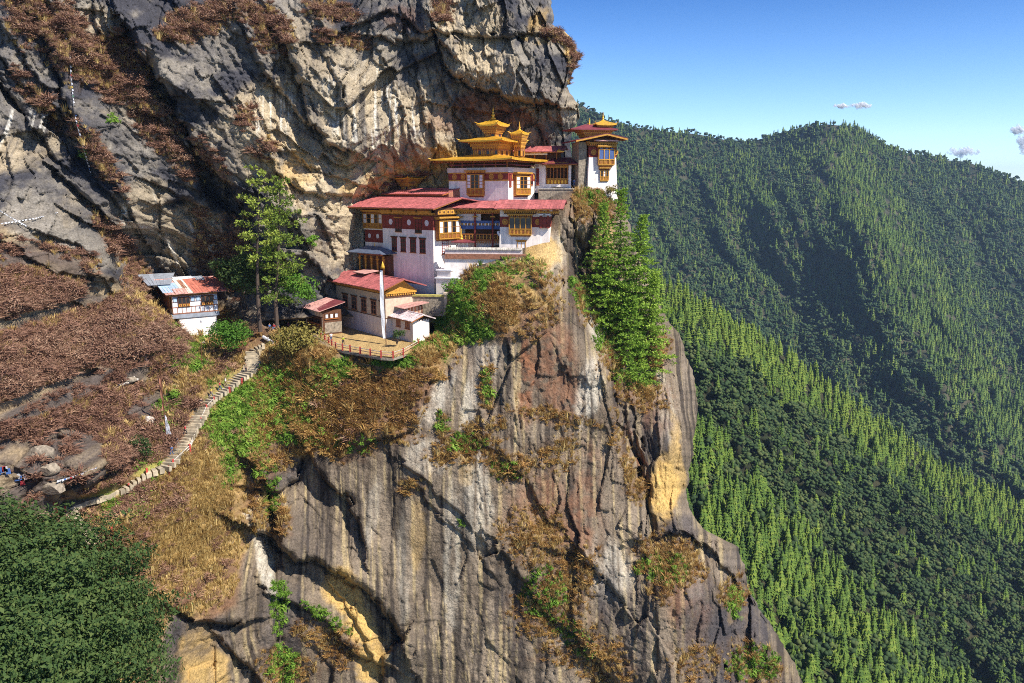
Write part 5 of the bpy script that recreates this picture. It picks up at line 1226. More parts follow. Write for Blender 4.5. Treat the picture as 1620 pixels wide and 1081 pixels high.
# back roof, lantern and finials
zB = Q.fz(205, 930, 3); b0, b1 = Q.fu(897, 3), Q.fu(969, 3)
tier(R_, uL - .1, -1.4, 2.4, vB - 1.4, zr - 1.2, zB - .02, 3, "upper_storey", flare=.35, low=.3)
mb = MB()
for xa, za, xb, zb2 in ((a0, zl_, cu, zr), (cu, zr, a1, zr_)): mb.hexa([(xa, -2.66, za - .42), (xb, -2.66, zb2 - .42), (xb, -2.603, zb2 - .42), (xa, -2.603, za - .42), (xa, -2.66, za - .1), (xb, -2.66, zb2 - .1), (xb, -2.603, zb2 - .1), (xa, -2.603, za - .1)])
mb.build("bargeboard", MOCH, R_)
hip_roof(R_, b0, b1, 1, 8, zB, (1.6, 1.0), zB + 1.1, MTIN2, .25, curl=.1, corners=False)
lu = Q.fu(950, 4); zL = Q.fz(197.5, 950, 4)
tier(R_, lu - 1.5, lu + 1.5, 2.6, 5.6, zB, zL - .05, 3, flare=.22, low=.3)
hip_roof(R_, lu - 2.5, lu + 2.5, 1.6, 6.6, zL, .3, zL + .95, MGOLD, .3, curl=.25)
finial(R_, lu, 4.1, zL + .9, 1.9); finial(R_, Q.fu(929, 4), 4.1, zB + .9, 1.7)
mb = MB(); mb.box(uL - 2.2, uL - .4, .6, 6, -2.5, zp); mb.build("side_wing", MSTONE, R_)

# rubble platform wall under the ledge hall and tower
W_ = Frame(962, 303, 185.6, -2)
R_ = W_.root("platform_wall", "dark rubble wall carrying the ledge below the right tower", "wall")
mb = MB(); mb.box(W_.fu(852), 0, 0, 2.5, -2.2, .45); mb.build("rubble", MSTONE, R_)
mb = MB(); mb.box(W_.fu(851), .15, -.2, 2.6, .452, .65); mb.build("coping", MSLATE, R_)

# guest house on the lower terrace
H_ = Frame(611, 533, 163, 52)
R_ = H_.root("guest_house", "grey two storey house with a row of dark windows and pinkish roof, behind the flagpole", "house")
uL = H_.fu(532.6, 0, 490); vB = H_.sv(657, 0, 480)
zt = H_.fz(468, 609); zl = H_.fz(503, 604); zw0, zw1 = H_.fz(487, 551), H_.fz(466.5, 547)
mb = MB(); mb.taper(uL, 0, 0, vB, -.2, zl, .2); mb.build("lower_wall", MTAN, R_)
mb = MB(); mb.taper(uL - .1, .1, -.1, vB, -1.5, .5, .25); mb.build("plinth", MSTONE, R_)
mb = MB(); mb.box(uL + .03, -.03, .03, vB, zl + .12, zt + .2); mb.build("upper_wall", MTAN2, R_)
mb = MB(); mb.box(uL - .1, .1, -.1, vB, zl, zl + .118); mb.build("string_course", MTIM, R_)
for x0, x1 in ((542.5, 550.5), (556.5, 564.5), (571.5, 579.5), (587, 595), (601, 607)):
    window(R_, Face('F', .03), H_.fu(x0, 0, 480), H_.fu(x1, 0, 480), zw0, zw1, MRUST, None, 1, 3, True, .1, (MTIM, MTIM))
mb = MB(); cornice(mb, FRONT, uL, 0, zt + .2, .7, .5); cornice(mb, S0, .0, vB, zt - .5, 1.3, .4, (0, 1), .5); mb.build("cornice", [MOCH, MTIM], R_)
ze = H_.fz(461, 612, -1.4)
rv = vB * .5
gable_roof(R_, uL - 3.0, 1.6, -1.6, rv, vB + 1.8, ze, ze + 1.9, ze + .3, MTIN)
mb = MB(); mb.hexa([(-.2, .1, zt + .8), (.3, .1, zt + .8), (.3, vB, zt + .8), (-.2, vB, zt + .8), (-.2, rv - .6, ze + 1.5), (.3, rv - .6, ze + 1.5), (.3, rv + .6, ze + 1.5), (-.2, rv + .6, ze + 1.5)]); mb.build("gable", MOCH, R_)
cx = H_.fu(580, rv, 440)
mb = MB(); mb.box(cx - 2.2, cx + 1.8, rv - 1.2, rv + 1.2, ze + 1.2, ze + 2.1, 1); mb.slab([(cx - 2.7, rv - 1.9, ze + 2.1), (cx + 2.3, rv - 1.9, ze + 2.1), (cx + 2.3, rv + 1.7, ze + 2.5), (cx - 2.7, rv + 1.7, ze + 2.5)], .15, 0); mb.build("roof_vent", [MTIN3, MTIM], R_)

# annex left of it
N_ = Frame(511, 519, 166, 52)
R_ = N_.root("annex", "small timber annex with a half rusty, half maroon roof left of the grey guest house", "outbuilding")
uL = N_.fu(484, 0, 500); vB = N_.sv(540, 0, 500); zt = N_.fz(492, 509)
mb = MB(); mb.box(uL, 0, 0, vB, -1.5, zt); mb.build("wall", MTIM, R_)
mb = MB()
n = 6
for k in range(n): w = -uL / n; mb.fbox(FRONT, uL + w * k + .12, uL + w * (k + 1) - .12, 0, .06, zt - 1.3, zt - .4)
mb.fbox(FRONT, uL + .1, uL + .5, 0, .06, 0, zt - 1.5); mb.fbox(FRONT, -.4, -.1, 0, .06, -1, zt - 1.5)
mb.build("panel", MTAN2, R_)
mb = MB(); mb.box(0.01, .08, .4, vB, -1.2, 1.0); mb.build("stone_base", MSTONE, R_)
for k in range(3):
    window(R_, S0, .5 + k * (vB - 1) / 3, .3 + (k + 1) * (vB - 1) / 3, zt - 1.7, zt - .6, MTIM, MPANE, 0, 1, False)
window(R_, FRONT, uL + 1.2, -1.0, .6, zt - 1.6, MTIM, None, 3, 1, False)
mb = MB(); r0 = N_.fu(478, -1.0, 488); rm = (r0 + .9) * .5 - .2
mb.sheet_roof([(r0, -1.2, zt + .1), (.9, -1.2, zt + .1), (.9, vB + .5, zt + 1.6), (r0, vB + .5, zt + 1.6)], .14, .7); mb.build("roof", MTIN3, R_)
mb = MB(); mb.slab([(rm + 1.6, -.3, zt + .39), (.95, -1.05, zt + .25), (.95, vB + .4, zt + 1.68), (rm - .2, vB + .4, zt + 1.68)], .08); mb.build("roof_patch", MTIN2, R_)

# two lean-to huts right of the flagpole
E_ = Frame(654, 534, 157.5, 52)
R_ = E_.root("low_hut", "low hut with two rust red windows, bright white side wall and a patchy pale roof", "hut")
uL = E_.fu(614, 0, 520); vB = E_.sv(679, 0, 515); zt = E_.fz(507, 652)
mb = MB(); mb.box(uL, 0, 0, vB, -1.2, zt); mb.build("wall", MW, R_)
mb = MB(); mb.fbox(FRONT, uL, .02, .003, .1, -1.2, zt - .2); mb.build("front_wall", MTAN, R_)
for x0, x1 in ((628, 634.5), (642, 649)):
    window(R_, Face('F', -.1), E_.fu(x0, 0, 512), E_.fu(x1, 0, 512), E_.fz(520, 645), E_.fz(507, 645), MRUST, MRUST, 1, 2, True, .1, (MTIM, MTIM))
gable_roof(R_, uL - 1.3, .9, -.9, vB * .5, vB + 1.0, zt + .05, zt + 1.1, zt + .1, mat_plain("patchy_pale_tin", (.62, .50, .47), .55, .45, .9, .1, streak=.3))
mb = MB()
for k in range(6): mb.fbox(S0, .2 + k * vB / 6, .35 + k * vB / 6, 0, .12, zt - .2, zt + .3 + .6 * (1 - abs(k - 2.5) / 2.5))
mb.build("gable_batten", MTIM, R_)
F_ = Frame(640, 500, 163, 52)
R_ = F_.root("lean_to", "small lean-to with a tilted pale pink roof against the guest house gable", "hut")
uL = F_.fu(622, 0, 490); vB = F_.sv(668, 0, 487); zt = F_.fz(487, 640)
mb = MB(); mb.box(uL, 0, .6, vB, -2.5, zt); mb.build("wall", MTAN2, R_)
mb = MB()
for k in range(5): mb.box(.002, .1, .8 + k * vB / 5.5, 1.2 + k * vB / 5.5, -1.5, zt)
mb.build("door_panel", MRUST, R_)
mb = MB(); mb.sheet_roof([(uL - .8, -.9, zt + .05), (1.3, -.9, zt + .05), (1.3, vB + .8, zt + .8), (uL - .8, vB + .8, zt + .8)], .12, .7); mb.build("roof", MTIN3, R_)

# rubble retaining wall, white piers and stepped white walls
X_ = Frame(704, 493, 166, 8)
R_ = X_.root("rubble_wall", "dark rubble wall with a mossy yellow coping, behind the huts below the white tower", "wall")
u0 = X_.fu(648)
mb = MB(); mb.box(u0, 0, 0, 1.2, -1, X_.fz(469.5, 680)); mb.build("rubble", MSTONE, R_)
mb = MB(); mb.box(u0 - .1, .1, -.2, 1.3, X_.fz(469.4, 680), X_.fz(467, 680)); mb.build("coping", mat_plain("mossy_coping", (.42, .36, .10), .9, .4, 2), R_)
mb = MB(); mb.box(0, .8, -.4, .9, -4, X_.fz(466, 704)); mb.box(-.2, 1.0, -.6, 1.1, X_.fz(465.9, 704), X_.fz(463, 704)); mb.build("pier", MTAN2, R_)
for (x0, x1, yt, yb, Y, nm, lb) in ((691, 713, 429, 442, 168, "stepped_wall", "upper of two stepped white capped walls beside the tower foot"), (689, 724, 442, 468, 166.5, "stepped_wall", "lower of two stepped white capped walls beside the tower foot")):
    J = Frame(x1, yb, Y, 20); R_ = J.root(nm, lb, "wall", "stepped walls beside the tower")
    mb = MB(); mb.box(J.fu(x0), 0, 0, 5.5, -2, J.fz(yt, x1)); mb.build("wall", MTAN if Y > 167 else MW, R_)
    mb = MB(); mb.box(J.fu(x0) - .2, .2, -.25, 5.6, J.fz(yt, x1) + .002, J.fz(yt, x1) + .25); mb.build("coping", MPANE, R_)

# porch with a blue-grey roof at the hall's left foot
O_ = Frame(607, 437, 177.5, 42)
R_ = O_.root("porch", "dark carved porch under a blue grey roof at the left foot of the white tower", "porch")
uL = O_.fu(567); zt = O_.fz(405, 600)
mb = MB(); mb.box(uL, 0, 1.2, 3, -2.5, zt); mb.build("back_wall", MTIM, R_)
mb = MB(); mb.box(uL, 0, 0, 1.2, -2.5, -.1); mb.build("floor", MRUST, R_)
for k in range(5):
    a = uL + .15 + (-uL - .3) * k / 4; mb = MB(); mb.box(a - .14, a + .14, .05, .33, -.098, zt - .1); mb.box(a - .4, a + .4, .04, .34, zt - .9, zt - .7); mb.build("post", MOCH, R_)
mb = MB(); mb.box(uL, 0, 0.02, .3, .9, 1.05)
for k in range(14): a = uL - uL * (k + .5) / 14; mb.box(a - .06, a + .06, .08, .2, -.09, .9)
mb.build("railing", MORG, R_)
mb = MB(); cornice(mb, FRONT, uL, 0, zt - .1, .6, .4); mb.build("cornice", [MORG, MTIM], R_)
hip_roof(R_, O_.fu(551, -1), 1.2, -1.6, 4, zt + .55, (2.2, .2), zt + 1.9, mat_plain("slate_blue_tin", (.10, .12, .17), .45, .3, 1.5, streak=.4), .15, curl=.1, corners=False)
finial(R_, uL * .5, 1.2, zt + 1.85, .9)

# white-panelled house on the left
Z_ = Frame(345, 489, 170, -36)
R_ = Z_.root("panelled_house", "white panelled house with patched grey and red roof on a white stone base", "house")
uL = Z_.fu(272, 0, 470); zt = Z_.fz(466.5, 300); z0 = Z_.fz(497, 275); vB = 9
mb = MB(); mb.box(uL, 0, 0, vB, z0, zt, 0); mb.build("wall", MPANE, R_)
mb = MB(); n = 10; w = -uL / n
for k in range(n + 1): mb.fbox(FRONT, uL + w * k - .06, uL + w * k + .06, 0, .06, z0, z0 + (zt - z0) * .34)
mb.fbox(FRONT, uL, 0, 0, .065, z0 + (zt - z0) * .33, z0 + (zt - z0) * .37); mb.fbox(FRONT, uL, 0, 0, .065, z0 + (zt - z0) * .62, z0 + (zt - z0) * .65)
mb.fbox(FRONT, uL, 0, 0, .07, zt - .25, zt); mb.fbox(FRONT, uL, 0, -.05, .12, z0 - .15, z0 + .1)
LF = Face('L', uL)
for k in range(4): mb.fbox(LF, .1 + k * .75, .22 + k * .75, 0, .06, z0, zt)
mb.fbox(LF, 0, 2.6, 0, .065, z0 + (zt - z0) * .35, z0 + (zt - z0) * .4)
mb.build("timber_frame", MRUST, R_)
for x0, x1 in ((281, 300), (318, 337)):
    a0, a1 = Z_.fu(x0, 0, 475), Z_.fu(x1, 0, 475); zz = z0 + (zt - z0) * .36
    mb = MB(); mb.fbox(FRONT, a0, a1, 0, .25, zz, zt - .3, 0); wn_ = mb.build("window", MTIM, R_)
    mb = MB(); 
    for k in range(3):
        c = a0 + (a1 - a0) * (k + .5) / 3; r = (a1 - a0) / 6 - .08
        mb.fbox(FRONT, c - r, c + r, .2, .262, zz + .75, zt - .85, 0); mb.disc(FRONT, c, zt - .85, r, .2, .264, 0, 10)
    mb.build("pane", MGLASS, wn_)
    mb = MB()
    for k in range(3): c = a0 + (a1 - a0) * (k + .5) / 3; mb.fbox(FRONT, c - .3, c + .3, .2, .3, zz + .1, zz + .55, 0); mb.disc(FRONT, c, zz + .32, .14, .3, .33, 1, 10)
    mb.build("carved_panel", [MOCH, MRED], wn_)
for x in (272.5, 300.5, 309, 337):
    a = Z_.fu(x, 0, 475); mb = MB(); mb.fbox(FRONT, a + .1, a + .95, .002, .09, zt - 1.4, zt - .35, 0); wn_ = mb.build("window", MTIM, R_)
    mb = MB(); mb.fbox(FRONT, a + .2, a + .85, .05, .11, zt - 1.3, zt - .45, 0); mb.build("pane", MBLUE, wn_)
mb = MB(); mb.fbox(LF, .7, 1.8, .0, .1, z0 + 1, zt - .4); mb.build("window", MTIM, R_)
mb = MB(); mb.fbox(FRONT, uL, 0, .05, .25, zt - .02, zt + .3)
for k in range(36): a = uL - uL * (k + .5) / 36; mb.fbox(FRONT, a - .06, a + .06, .25, .35, zt + .02, zt + .25, 1)
mb.build("eave_frieze", [MTIM, MOCH], R_)
mb = MB(); mb.taper(uL + 1.2, -.4, .2, vB, z0 - 7, z0 - 1.0, .3); mb.build("stone_base", MW, R_)
mb = MB(); mb.box(uL - .3, .2, -.1, vB, z0 - .99, z0 - .16); mb.build("floor_beam", MGREY, R_)
mb = MB(); mb.box(uL - .02, uL + 3, 2.6, vB + 5, z0 - 1, zt + .6); mb.build("plank_wall", MRUST, R_)
e0, e1 = Z_.fu(262, -1.0, 467), Z_.fu(359, -1.0, 460); ze = zt + .42; zr = ze + 2.3; vr = vB - 1
def strip(f0, f1, g0, g1, mat, name, dz=0):
    mb = MB(); x0, x1 = e0 + (e1 - e0) * f0, e0 + (e1 - e0) * f1; va, vb = -1.0 + (vr + 1) * g0, -1.0 + (vr + 1) * g1; za, zb_ = ze + (zr - ze) * g0 + dz, ze + (zr - ze) * g1 + dz
    mb.sheet_roof([(x0, va, za), (x1, va, za), (x1, vb, zb_), (x0, vb, zb_)], .1, .6, .04); return mb.build(name, mat, R_)
strip(0, 1, 0, 1, MTIN3, "roof")
strip(.45, 1.01, 0.0, .92, mat_plain("brick_red_tin", (.48, .15, .10), .6, .35, 1.2, .1, streak=.4), "roof_sheet", .06)
strip(-.02, .28, .12, .7, MBLUE, "roof_sheet", .07); strip(.28, .44, .02, .96, mat_plain("pale_rust_tin", (.66, .58, .46), .6, .5, 1.4, .1, streak=.4), "roof_sheet", .08)
strip(.16, .36, 0, .3, MTIN3, "roof_sheet", .1); strip(.62, .80, .78, 1.02, MGREY, "roof_sheet", .12); strip(.34, .40, .3, .8, MRUST, "roof_sheet", .13); strip(.3, .62, .9, 1.04, MPANE, "roof_sheet", .15)
mb = MB(); zq = zr + .1
mb.sheet_roof([(e0 - 2.2, vr - 4.4, zq - .75), (e0 + 2.2, vr - 4.4, zq - .75), (e0 + 5.4, vr + 5, zq + .6), (e0 - 2.2, vr + 5, zq + .6)], .1, .6, .04); mb.build("roof_sheet", MGREY, R_)
# ------------------------------------------------------------------ ground cover on the cliff and hillside
def blade_tuft(name, m, n=16, h=.7, spread=.8, w=.07, seed=0):
    rg = random.Random(seed); T = []
    for k in range(n):
        a = rg.random() * 6.28; r = rg.random() * .22; l = h * rg.uniform(.5, 1.15); o = spread * l * rg.uniform(.2, 1)
        c, s = math.cos(a), math.sin(a); b = Vector((c * r, s * r, -.08)); t = b + Vector((c * o, s * o, l)); q = Vector((-s * w, c * w, 0)); mid = b.lerp(t, .55) + Vector((c * -.06, s * -.06, l * .12))
        T += [(b - q, b + q, mid + q * .8), (b - q, mid + q * .8, mid - q * .8), (mid - q * .8, mid + q * .8, t)]
    return tri_soup(name, T, [m])
def brush(name, m, n=46, r=.7, leaf=.16, seed=0, leaves=.25):
    """a leafless bush: many thin twigs fanning out, a few leaves left on them"""
    rg = random.Random(seed); T = []
    for k in range(n):
        d = Vector((rg.gauss(0, 1), rg.gauss(0, 1), abs(rg.gauss(.5, .7)))).normalized(); l = r * rg.uniform(.6, 1.35)
        b = Vector((rg.uniform(-.25, .25), rg.uniform(-.25, .25), -.1)) * r; t = b + Vector((d.x * l, d.y * l, d.z * l * .85)); mid = b.lerp(t, .55) + Vector((rg.gauss(0, .07), rg.gauss(0, .07), .08)) * l
        q = d.cross(Vector((rg.gauss(0, 1), rg.gauss(0, 1), 1))).normalized() * (.018 + .014 * rg.random())
        T += [(b - q, b + q, mid + q), (b - q, mid + q, mid - q), (mid - q * 1.3, mid + q * 1.3, t)]
        if rg.random() < leaves:
            w = d.orthogonal().normalized(); u = d.cross(w); s = leaf * rg.uniform(.5, 1.1); T.append((t - u * s, t + w * s * .6, t + u * s))
    return tri_soup(name, T, [m])
M_dry = mat_foliage("dry_grass_blades", (.34, .21, .08), (.60, .42, .15), (.70, .55, .24), .2, "tone")
M_brn = mat_foliage("brown_twigs", (.14, .072, .050), (.31, .165, .105), (.50, .33, .20), .1, "tone")
M_grn = mat_foliage("green_blades", (.09, .19, .022), (.20, .34, .04), (.36, .44, .08), .3, "tone")
M_rust = mat_foliage("rusty_fronds", (.24, .12, .045), (.44, .25, .08), (.56, .40, .12), .15, "tone")
T_dry = [blade_tuft("dry_tuft_%s" % "abc"[k], M_dry, 32, .8, .9, .032, k) for k in range(3)]
T_grn = [blade_tuft("green_tuft_%s" % "ab"[k], M_grn, 26, .5, .9, .045, 10 + k) for k in range(2)] + [brush("green_brush", M_grn, 40, .5, .2, 14, 1.0)]
T_brn = [brush("brown_brush_%s" % "abc"[k], M_brn, 90, .8, .11, 20 + k) for k in range(3)]
T_rus = [brush("rusty_brush", M_rust, 80, .65, .11, 30), blade_tuft("rusty_tuft", M_rust, 34, .85, 1.1, .035, 31)]
inframe = smooth(-60, -20, PXg) * smooth(1120, 1085, PYg)
nograss = np.clip(flat * .0 + yard, 0, 1)
STEPS_PX = [(146, 862), (118, 833), (94, 806), (125, 796), (152, 789), (195, 774), (216, 758), (233, 747), (262, 742), (272, 722), (283, 705), (297, 685), (308, 664), (318, 648), (334, 629), (352, 617), (374, 600), (394, 590), (404, 574), (400, 557), (420, 544)]
dpath, _ = seg_field(PXg, PYg, STEPS_PX)
offpath = smooth(11, 16, dpath)
BLD = [[(515, 430), (612, 460), (690, 470), (690, 530), (655, 535), (610, 535), (475, 520), (475, 480)], [(560, 310), (905, 290), (905, 400), (720, 415), (700, 470), (600, 440)], [(210, 435), (360, 440), (350, 500), (335, 530), (285, 520), (262, 495)]]
offb = 1 - np.maximum.reduce([smooth(-3, 3, poly_sd(PXg, PYg, b)) for b in BLD])
keep = inframe * offpath * offb * (1 - nograss)
def pick(w, n):
    w = (w * keep).ravel().astype(np.float64); w[w < .05] = 0
    i = RNG.choice(len(w), n, p=w / w.sum()); return vv.reshape(-1, 3)[i] + RNG.normal(0, .12, (n, 3)), i
def cover(name, w, n, protos, s0, s1, label):
    p, i = pick(w * smooth(-.42, .12, nB + .8 * nC + .25), n)
    tone = np.clip(.5 + .8 * nA.ravel()[i] + .7 * nB.ravel()[i] + RNG.normal(0, .22, n), 0, 1)
    scatter(name, p, np.clip(np.exp(RNG.normal(math.log((s0 + s1) / 2) - .12, .46, n)), .25, 2.6), RNG.random(n) * 6.28, RNG.integers(0, len(protos), n), tone, protos, "stuff", label)
hill_soft = w_hill * (1 - rk * .95) * smooth(-10, 45, sd_hill + 55 * nB + 25 * nA) * (1 - .8 * blobs([(840, 460, 50, 60, 0, 1), (760, 520, 40, 40, 0, 1)], 2, (1.5, .3)))
left = smooth(330, 230, PXg) * smooth(860, 780, PYg + .6 * PXg - 150)
bmask = smooth(.15, -.25, nB + .4 * nA)
cover("dry_grass", hill_soft * (.42 + 1.0 * ochre_h) * (1 - .7 * green_h) + .5 * veg_u * w_up + .3 * veg_l * w_low, 30000, T_dry, .5, 1.15, "dry golden grass on the hillside and ledges")
cover("dry_brush", hill_soft * (.15 + .85 * left) * (1 - ochre_h * .8) * (1 - .9 * green_h) * (.35 + bmask) + .5 * veg_u * w_up + .05 * veg_l * w_low, 17000, T_brn, .5, 1.3, "brown leafless brush on the hillside and ledges")
cover("rusty_bracken", hill_soft * smooth(380, 430, PXg) * (1 - green_h * .7) + .22 * veg_l * w_low, 10000, T_rus, .5, 1.2, "rusty bracken hanging over the brow of the cliff")
gtuft = blobs([(740, 700, 30, 16, 0, 1), (700, 670, 14, 14, 0, 1), (770, 610, 10, 30, 0, 1), (730, 827, 6, 5, 0, 1), (450, 1050, 26, 30, 0, 1), (440, 960, 12, 40, 0, .9), (800, 745, 24, 14, 0, .9), (1050, 900, 40, 26, 0, .6), (860, 940, 40, 40, 30, .5), (1160, 950, 14, 30, 0, .9), (1190, 1050, 40, 30, 0, .7), (430, 790, 14, 30, 0, .9), (420, 740, 20, 20, 0, .8), (540, 700, 60, 14, 0, .5), (920, 470, 14, 30, -30, .9), (960, 530, 26, 30, 0, 1), (1000, 600, 30, 20, 0, .9), (940, 315, 30, 16, 0, .9), (180, 190, 10, 8, 0, .9), (225, 130, 8, 8, 0, .9), (135, 245, 10, 10, 0, .9), (820, 430, 50, 30, 0, .35), (520, 980, 40, 10, 30, .8), (900, 1000, 60, 20, 40, .4)])
cover("green_grass", np.clip(green_h * w_hill + .35 * gtuft, 0, 1), 17000, T_grn, .5, 1.2, "green grass and weeds by the steps and on the ledges")

M_gry = mat_foliage("grey_twigs", (.11, .052, .038), (.28, .15, .095), (.45, .30, .19), .1, "tone")
T_shr = [brush("brown_shrub_%s" % "abc"[k], M_gry, 340, 1.0, .10, 90 + k, .5) for k in range(3)]
p, i = pick(hill_soft * left * (1 - .8 * ochre_h) * smooth(-.1, .3, nB + nA) + .25 * veg_u * w_up, 2300)
scatter("brown_shrubs", p, np.clip(np.exp(RNG.normal(.05, .4, len(p))), .5, 2.6), RNG.random(len(p)) * 6.28, RNG.integers(0, 3, len(p)), RNG.random(len(p)), T_shr, "stuff", "brown leafless shrubs on the left slope")
# ------------------------------------------------------------------ path, steps, posts, rails
pts3 = [ground_at(x, y) for x, y in STEPS_PX]
fine = []
for a, b in zip(pts3[:-1], pts3[1:]):
    n = max(2, int((b - a).length / .68))
    fine += [a.lerp(b, k / n) for k in range(n)]
fine.append(pts3[-1])
sm = fine[:]
for _ in range(4): sm = [sm[0]] + [(sm[i - 1] + sm[i] * 2 + sm[i + 1]) / 4 for i in range(1, len(sm) - 1)] + [sm[-1]]
mb = MB(); zlast = None; rgp = random.Random(3)
for i in range(len(sm) - 1):
    d = sm[i + 1] - sm[i]; d.z = 0; d0 = d.length
    if d.length < 1e-3: continue
    d.normalize(); s_ = Vector((-d.y, d.x, 0)); flatrun = abs(sm[i + 1].z - sm[i].z) < .3 * d0; w = (1.2 if flatrun else 1.55) + rgp.uniform(-.25, .25); z = sm[i].z + .42 + rgp.uniform(-.03, .03); L2 = d * ((.40 if flatrun else .26) + rgp.uniform(-.03, .03))
    c = sm[i] + s_ * rgp.uniform(-.08, .08)
    q = [c - s_ * w - L2, c + s_ * w - L2, c + s_ * w + L2, c - s_ * w + L2]
    mb.hexa([(p.x, p.y, z - .8) for p in q] + [(p.x, p.y, z) for p in q], 0)
mb.hexa
tag(mb.build("path", [MCON]), kind="structure")
POSTS = [(88, 805, "tilted red post at the top of the lowest flight of steps"), (104.5, 814, "red post right of the corner where the path turns"), (131, 793, "first of the pair of red posts beside the level path"), (153, 790, "second of the pair of red posts beside the level path"), (204.5, 777, "red post standing alone above the level path"), (231, 752, "red post beside the short flight below the small bush"), (266.5, 749, "red post at the path's bend below the long flight"), (273, 738, "red post at the foot of the long handrail"), (299.5, 713, "red post in the middle of the long handrail"), (318, 672, "red post halfway up the long flight"), (327, 651, "red post in the upper part of the long flight"), (338, 638, "red post at the top of the long handrail"), (362.5, 623, "red post between two walkers near the upper steps"), (381.5, 609, "topmost red post of the stone steps"), (178, 846, "red post alone in the grass below the path"), (108.5, 848, "short red post half hidden by the dark tree")]
for x, y, lb in POSTS:
    g = ground_at(x, y); mb = MB(); h = 1.25 if x != 108.5 else .7; lean = .25 if x == 88 else rgp.uniform(-.06, .06)
    mb.hexa([(-.16, -.16, -.5), (.16, -.16, -.5), (.16, .16, -.5), (-.16, .16, -.5), (-.14 - lean, -.14, h), (.14 - lean, -.14, h), (.14 - lean, .14, h), (-.14 - lean, .14, h)])
    mb.hexa([(-.17 - lean, -.17, h + .002), (.17 - lean, -.17, h + .002), (.17 - lean, .17, h + .002), (-.17 - lean, .17, h + .002), (-.08 - lean, -.08, h + .12), (.08 - lean, -.08, h + .12), (.08 - lean, .08, h + .12), (-.08 - lean, .08, h + .12)])
    o = mb.build("red_post", MREDP); o.location = g; o.rotation_euler = (0, 0, rgp.random()); tag(o, lb, "post", "red posts along the stone steps")
rail_pts = [ground_at(x, y) for x, y in ((273, 738), (299.5, 713), (318, 672), (327, 651), (338, 638))]
rr = tag(empty("handrail", rail_pts[0]), "pale handrail along the right side of the long flight of steps", "handrail")
for dz in (1.05, .6):
    mb = MB()
    for a, b in zip(rail_pts[:-1], rail_pts[1:]): mb.rod(a - rail_pts[0] + Vector((0, 0, dz)), b - rail_pts[0] + Vector((0, 0, dz)), .09)
    mb.build("rail", MSLATE, rr)

# fence round the courtyard
def on_level(px, py, z):
    a, b, c = dirs(px, py); t = z / c; return Vector((float(a * t), float(b * t), float(z)))
ZC = -29.4
FP = [(501, 527), (508, 533), (514, 538), (520, 543), (525, 547), (531, 551), (542, 554), (554, 556), (570, 559), (586, 562), (603, 565), (622, 566), (638, 561), (662, 547)]
fp3 = [on_level(x, y, ZC) for x, y in FP]
fr_ = tag(empty("courtyard_fence", fp3[9]), "low fence of red posts and pale rails curving round the edge of the courtyard", "fence")
for p in fp3:
    mb = MB(); q = p - fp3[9]; mb.box(q.x - .13, q.x + .13, q.y - .13, q.y + .13, -.6, 1.2); mb.build("post", MREDP, fr_)
for dz in (.95, .5):
    mb = MB()
    for a, b in zip(fp3[:-1], fp3[1:]): mb.rod(a - fp3[9] + Vector((0, 0, dz)), b - fp3[9] + Vector((0, 0, dz)), .06)
    mb.build("rail", MTIN3 if dz < .7 else MSLATE, fr_)
mb = MB()
for a, b in zip(fp3[:-1], fp3[1:]):
    a = a - fp3[9]; b = b - fp3[9]
    mb.hexa([(a.x, a.y - .35, -.5), (b.x, b.y - .35, -.5), (b.x, b.y + .3, -.5), (a.x, a.y + .3, -.5), (a.x, a.y - .3, -.12), (b.x, b.y - .3, -.12), (b.x, b.y + .3, -.12), (a.x, a.y + .3, -.12)])
mb.build("kerb", MSTONE, fr_)

# ------------------------------------------------------------------ flags and poles
def cloth(name, mat, pts, wid, parent, ax, wav=.15):
    """hanging cloth strip with thickness; pts run down the pole, ax is the way it hangs out"""
    mb = MB(); n = 14
    P3 = [pts[0].lerp(pts[1], k / n) for k in range(n + 1)]
    nrm = ax.cross(Vector((0, 0, 1))).normalized()
    for k in range(n):
        for (w0, w1) in ((0, .5), (.5, 1)):
            def q(i, w):
                return P3[i] + ax * (wid(i / n) * w) + nrm * (wav * math.sin(i * 1.1 + 2.2 * w) * w)
            a, b, c, d = q(k, w0), q(k, w1), q(k + 1, w1), q(k + 1, w0); e = nrm * .03
            mb.hexa([d - e, c - e, c + e, d + e, a - e, b - e, b + e, a + e])
    return mb.build(name, mat, parent)
MFLAG = [mat_plain("%s_flag_cloth" % n, c, .9, .15, 3) for n, c in (("white", (.62, .62, .63)), ("blue", (.07, .16, .42)), ("red", (.45, .05, .06)), ("yellow", (.62, .45, .06)), ("green", (.06, .25, .10)))]
def pole(foot, top, label, name, r=.09):
    o = tag(empty(name, foot), label, "flag pole"); mb = MB(); t = top - foot
    mb.rod((0, 0, -.8), t, r, r * .6); mb.build("pole", MTIM, o); return o, t
f = on_level(611, 545, ZC); t = P(605.5, 424, f.y + .3)
o, tv = pole(f, t, "tall white prayer banner pole with a brass bell top in the courtyard", "prayer_flag_pole")
cloth("banner", MFLAG[0], [tv * .97, tv * .08], lambda q: .55 + .25 * math.sin(q * 3.1), o, Vector((-1, -.15, 0)).normalized(), .12)
mb = MB(); mb.lathe(tv.x, tv.y, [(.42, tv.z - .1), (.36, tv.z + .3), (.22, tv.z + .7), (.12, tv.z + .95), (.03, tv.z + 1.25)], 10); mb.build("bell_top", MGOLD, o, smoothed=True)
g = ground_at(263, 702); o, tv = pole(g, P(253, 574, g.y + .5), "bamboo pole with a furled brown banner and a white pennant beside the steps", "banner_pole", .1)
cloth("furled_banner", MRUST, [tv * .82, tv * .42], lambda q: .35 + .1 * math.sin(q * 6), o, Vector((-1, 0, 0)), .1)
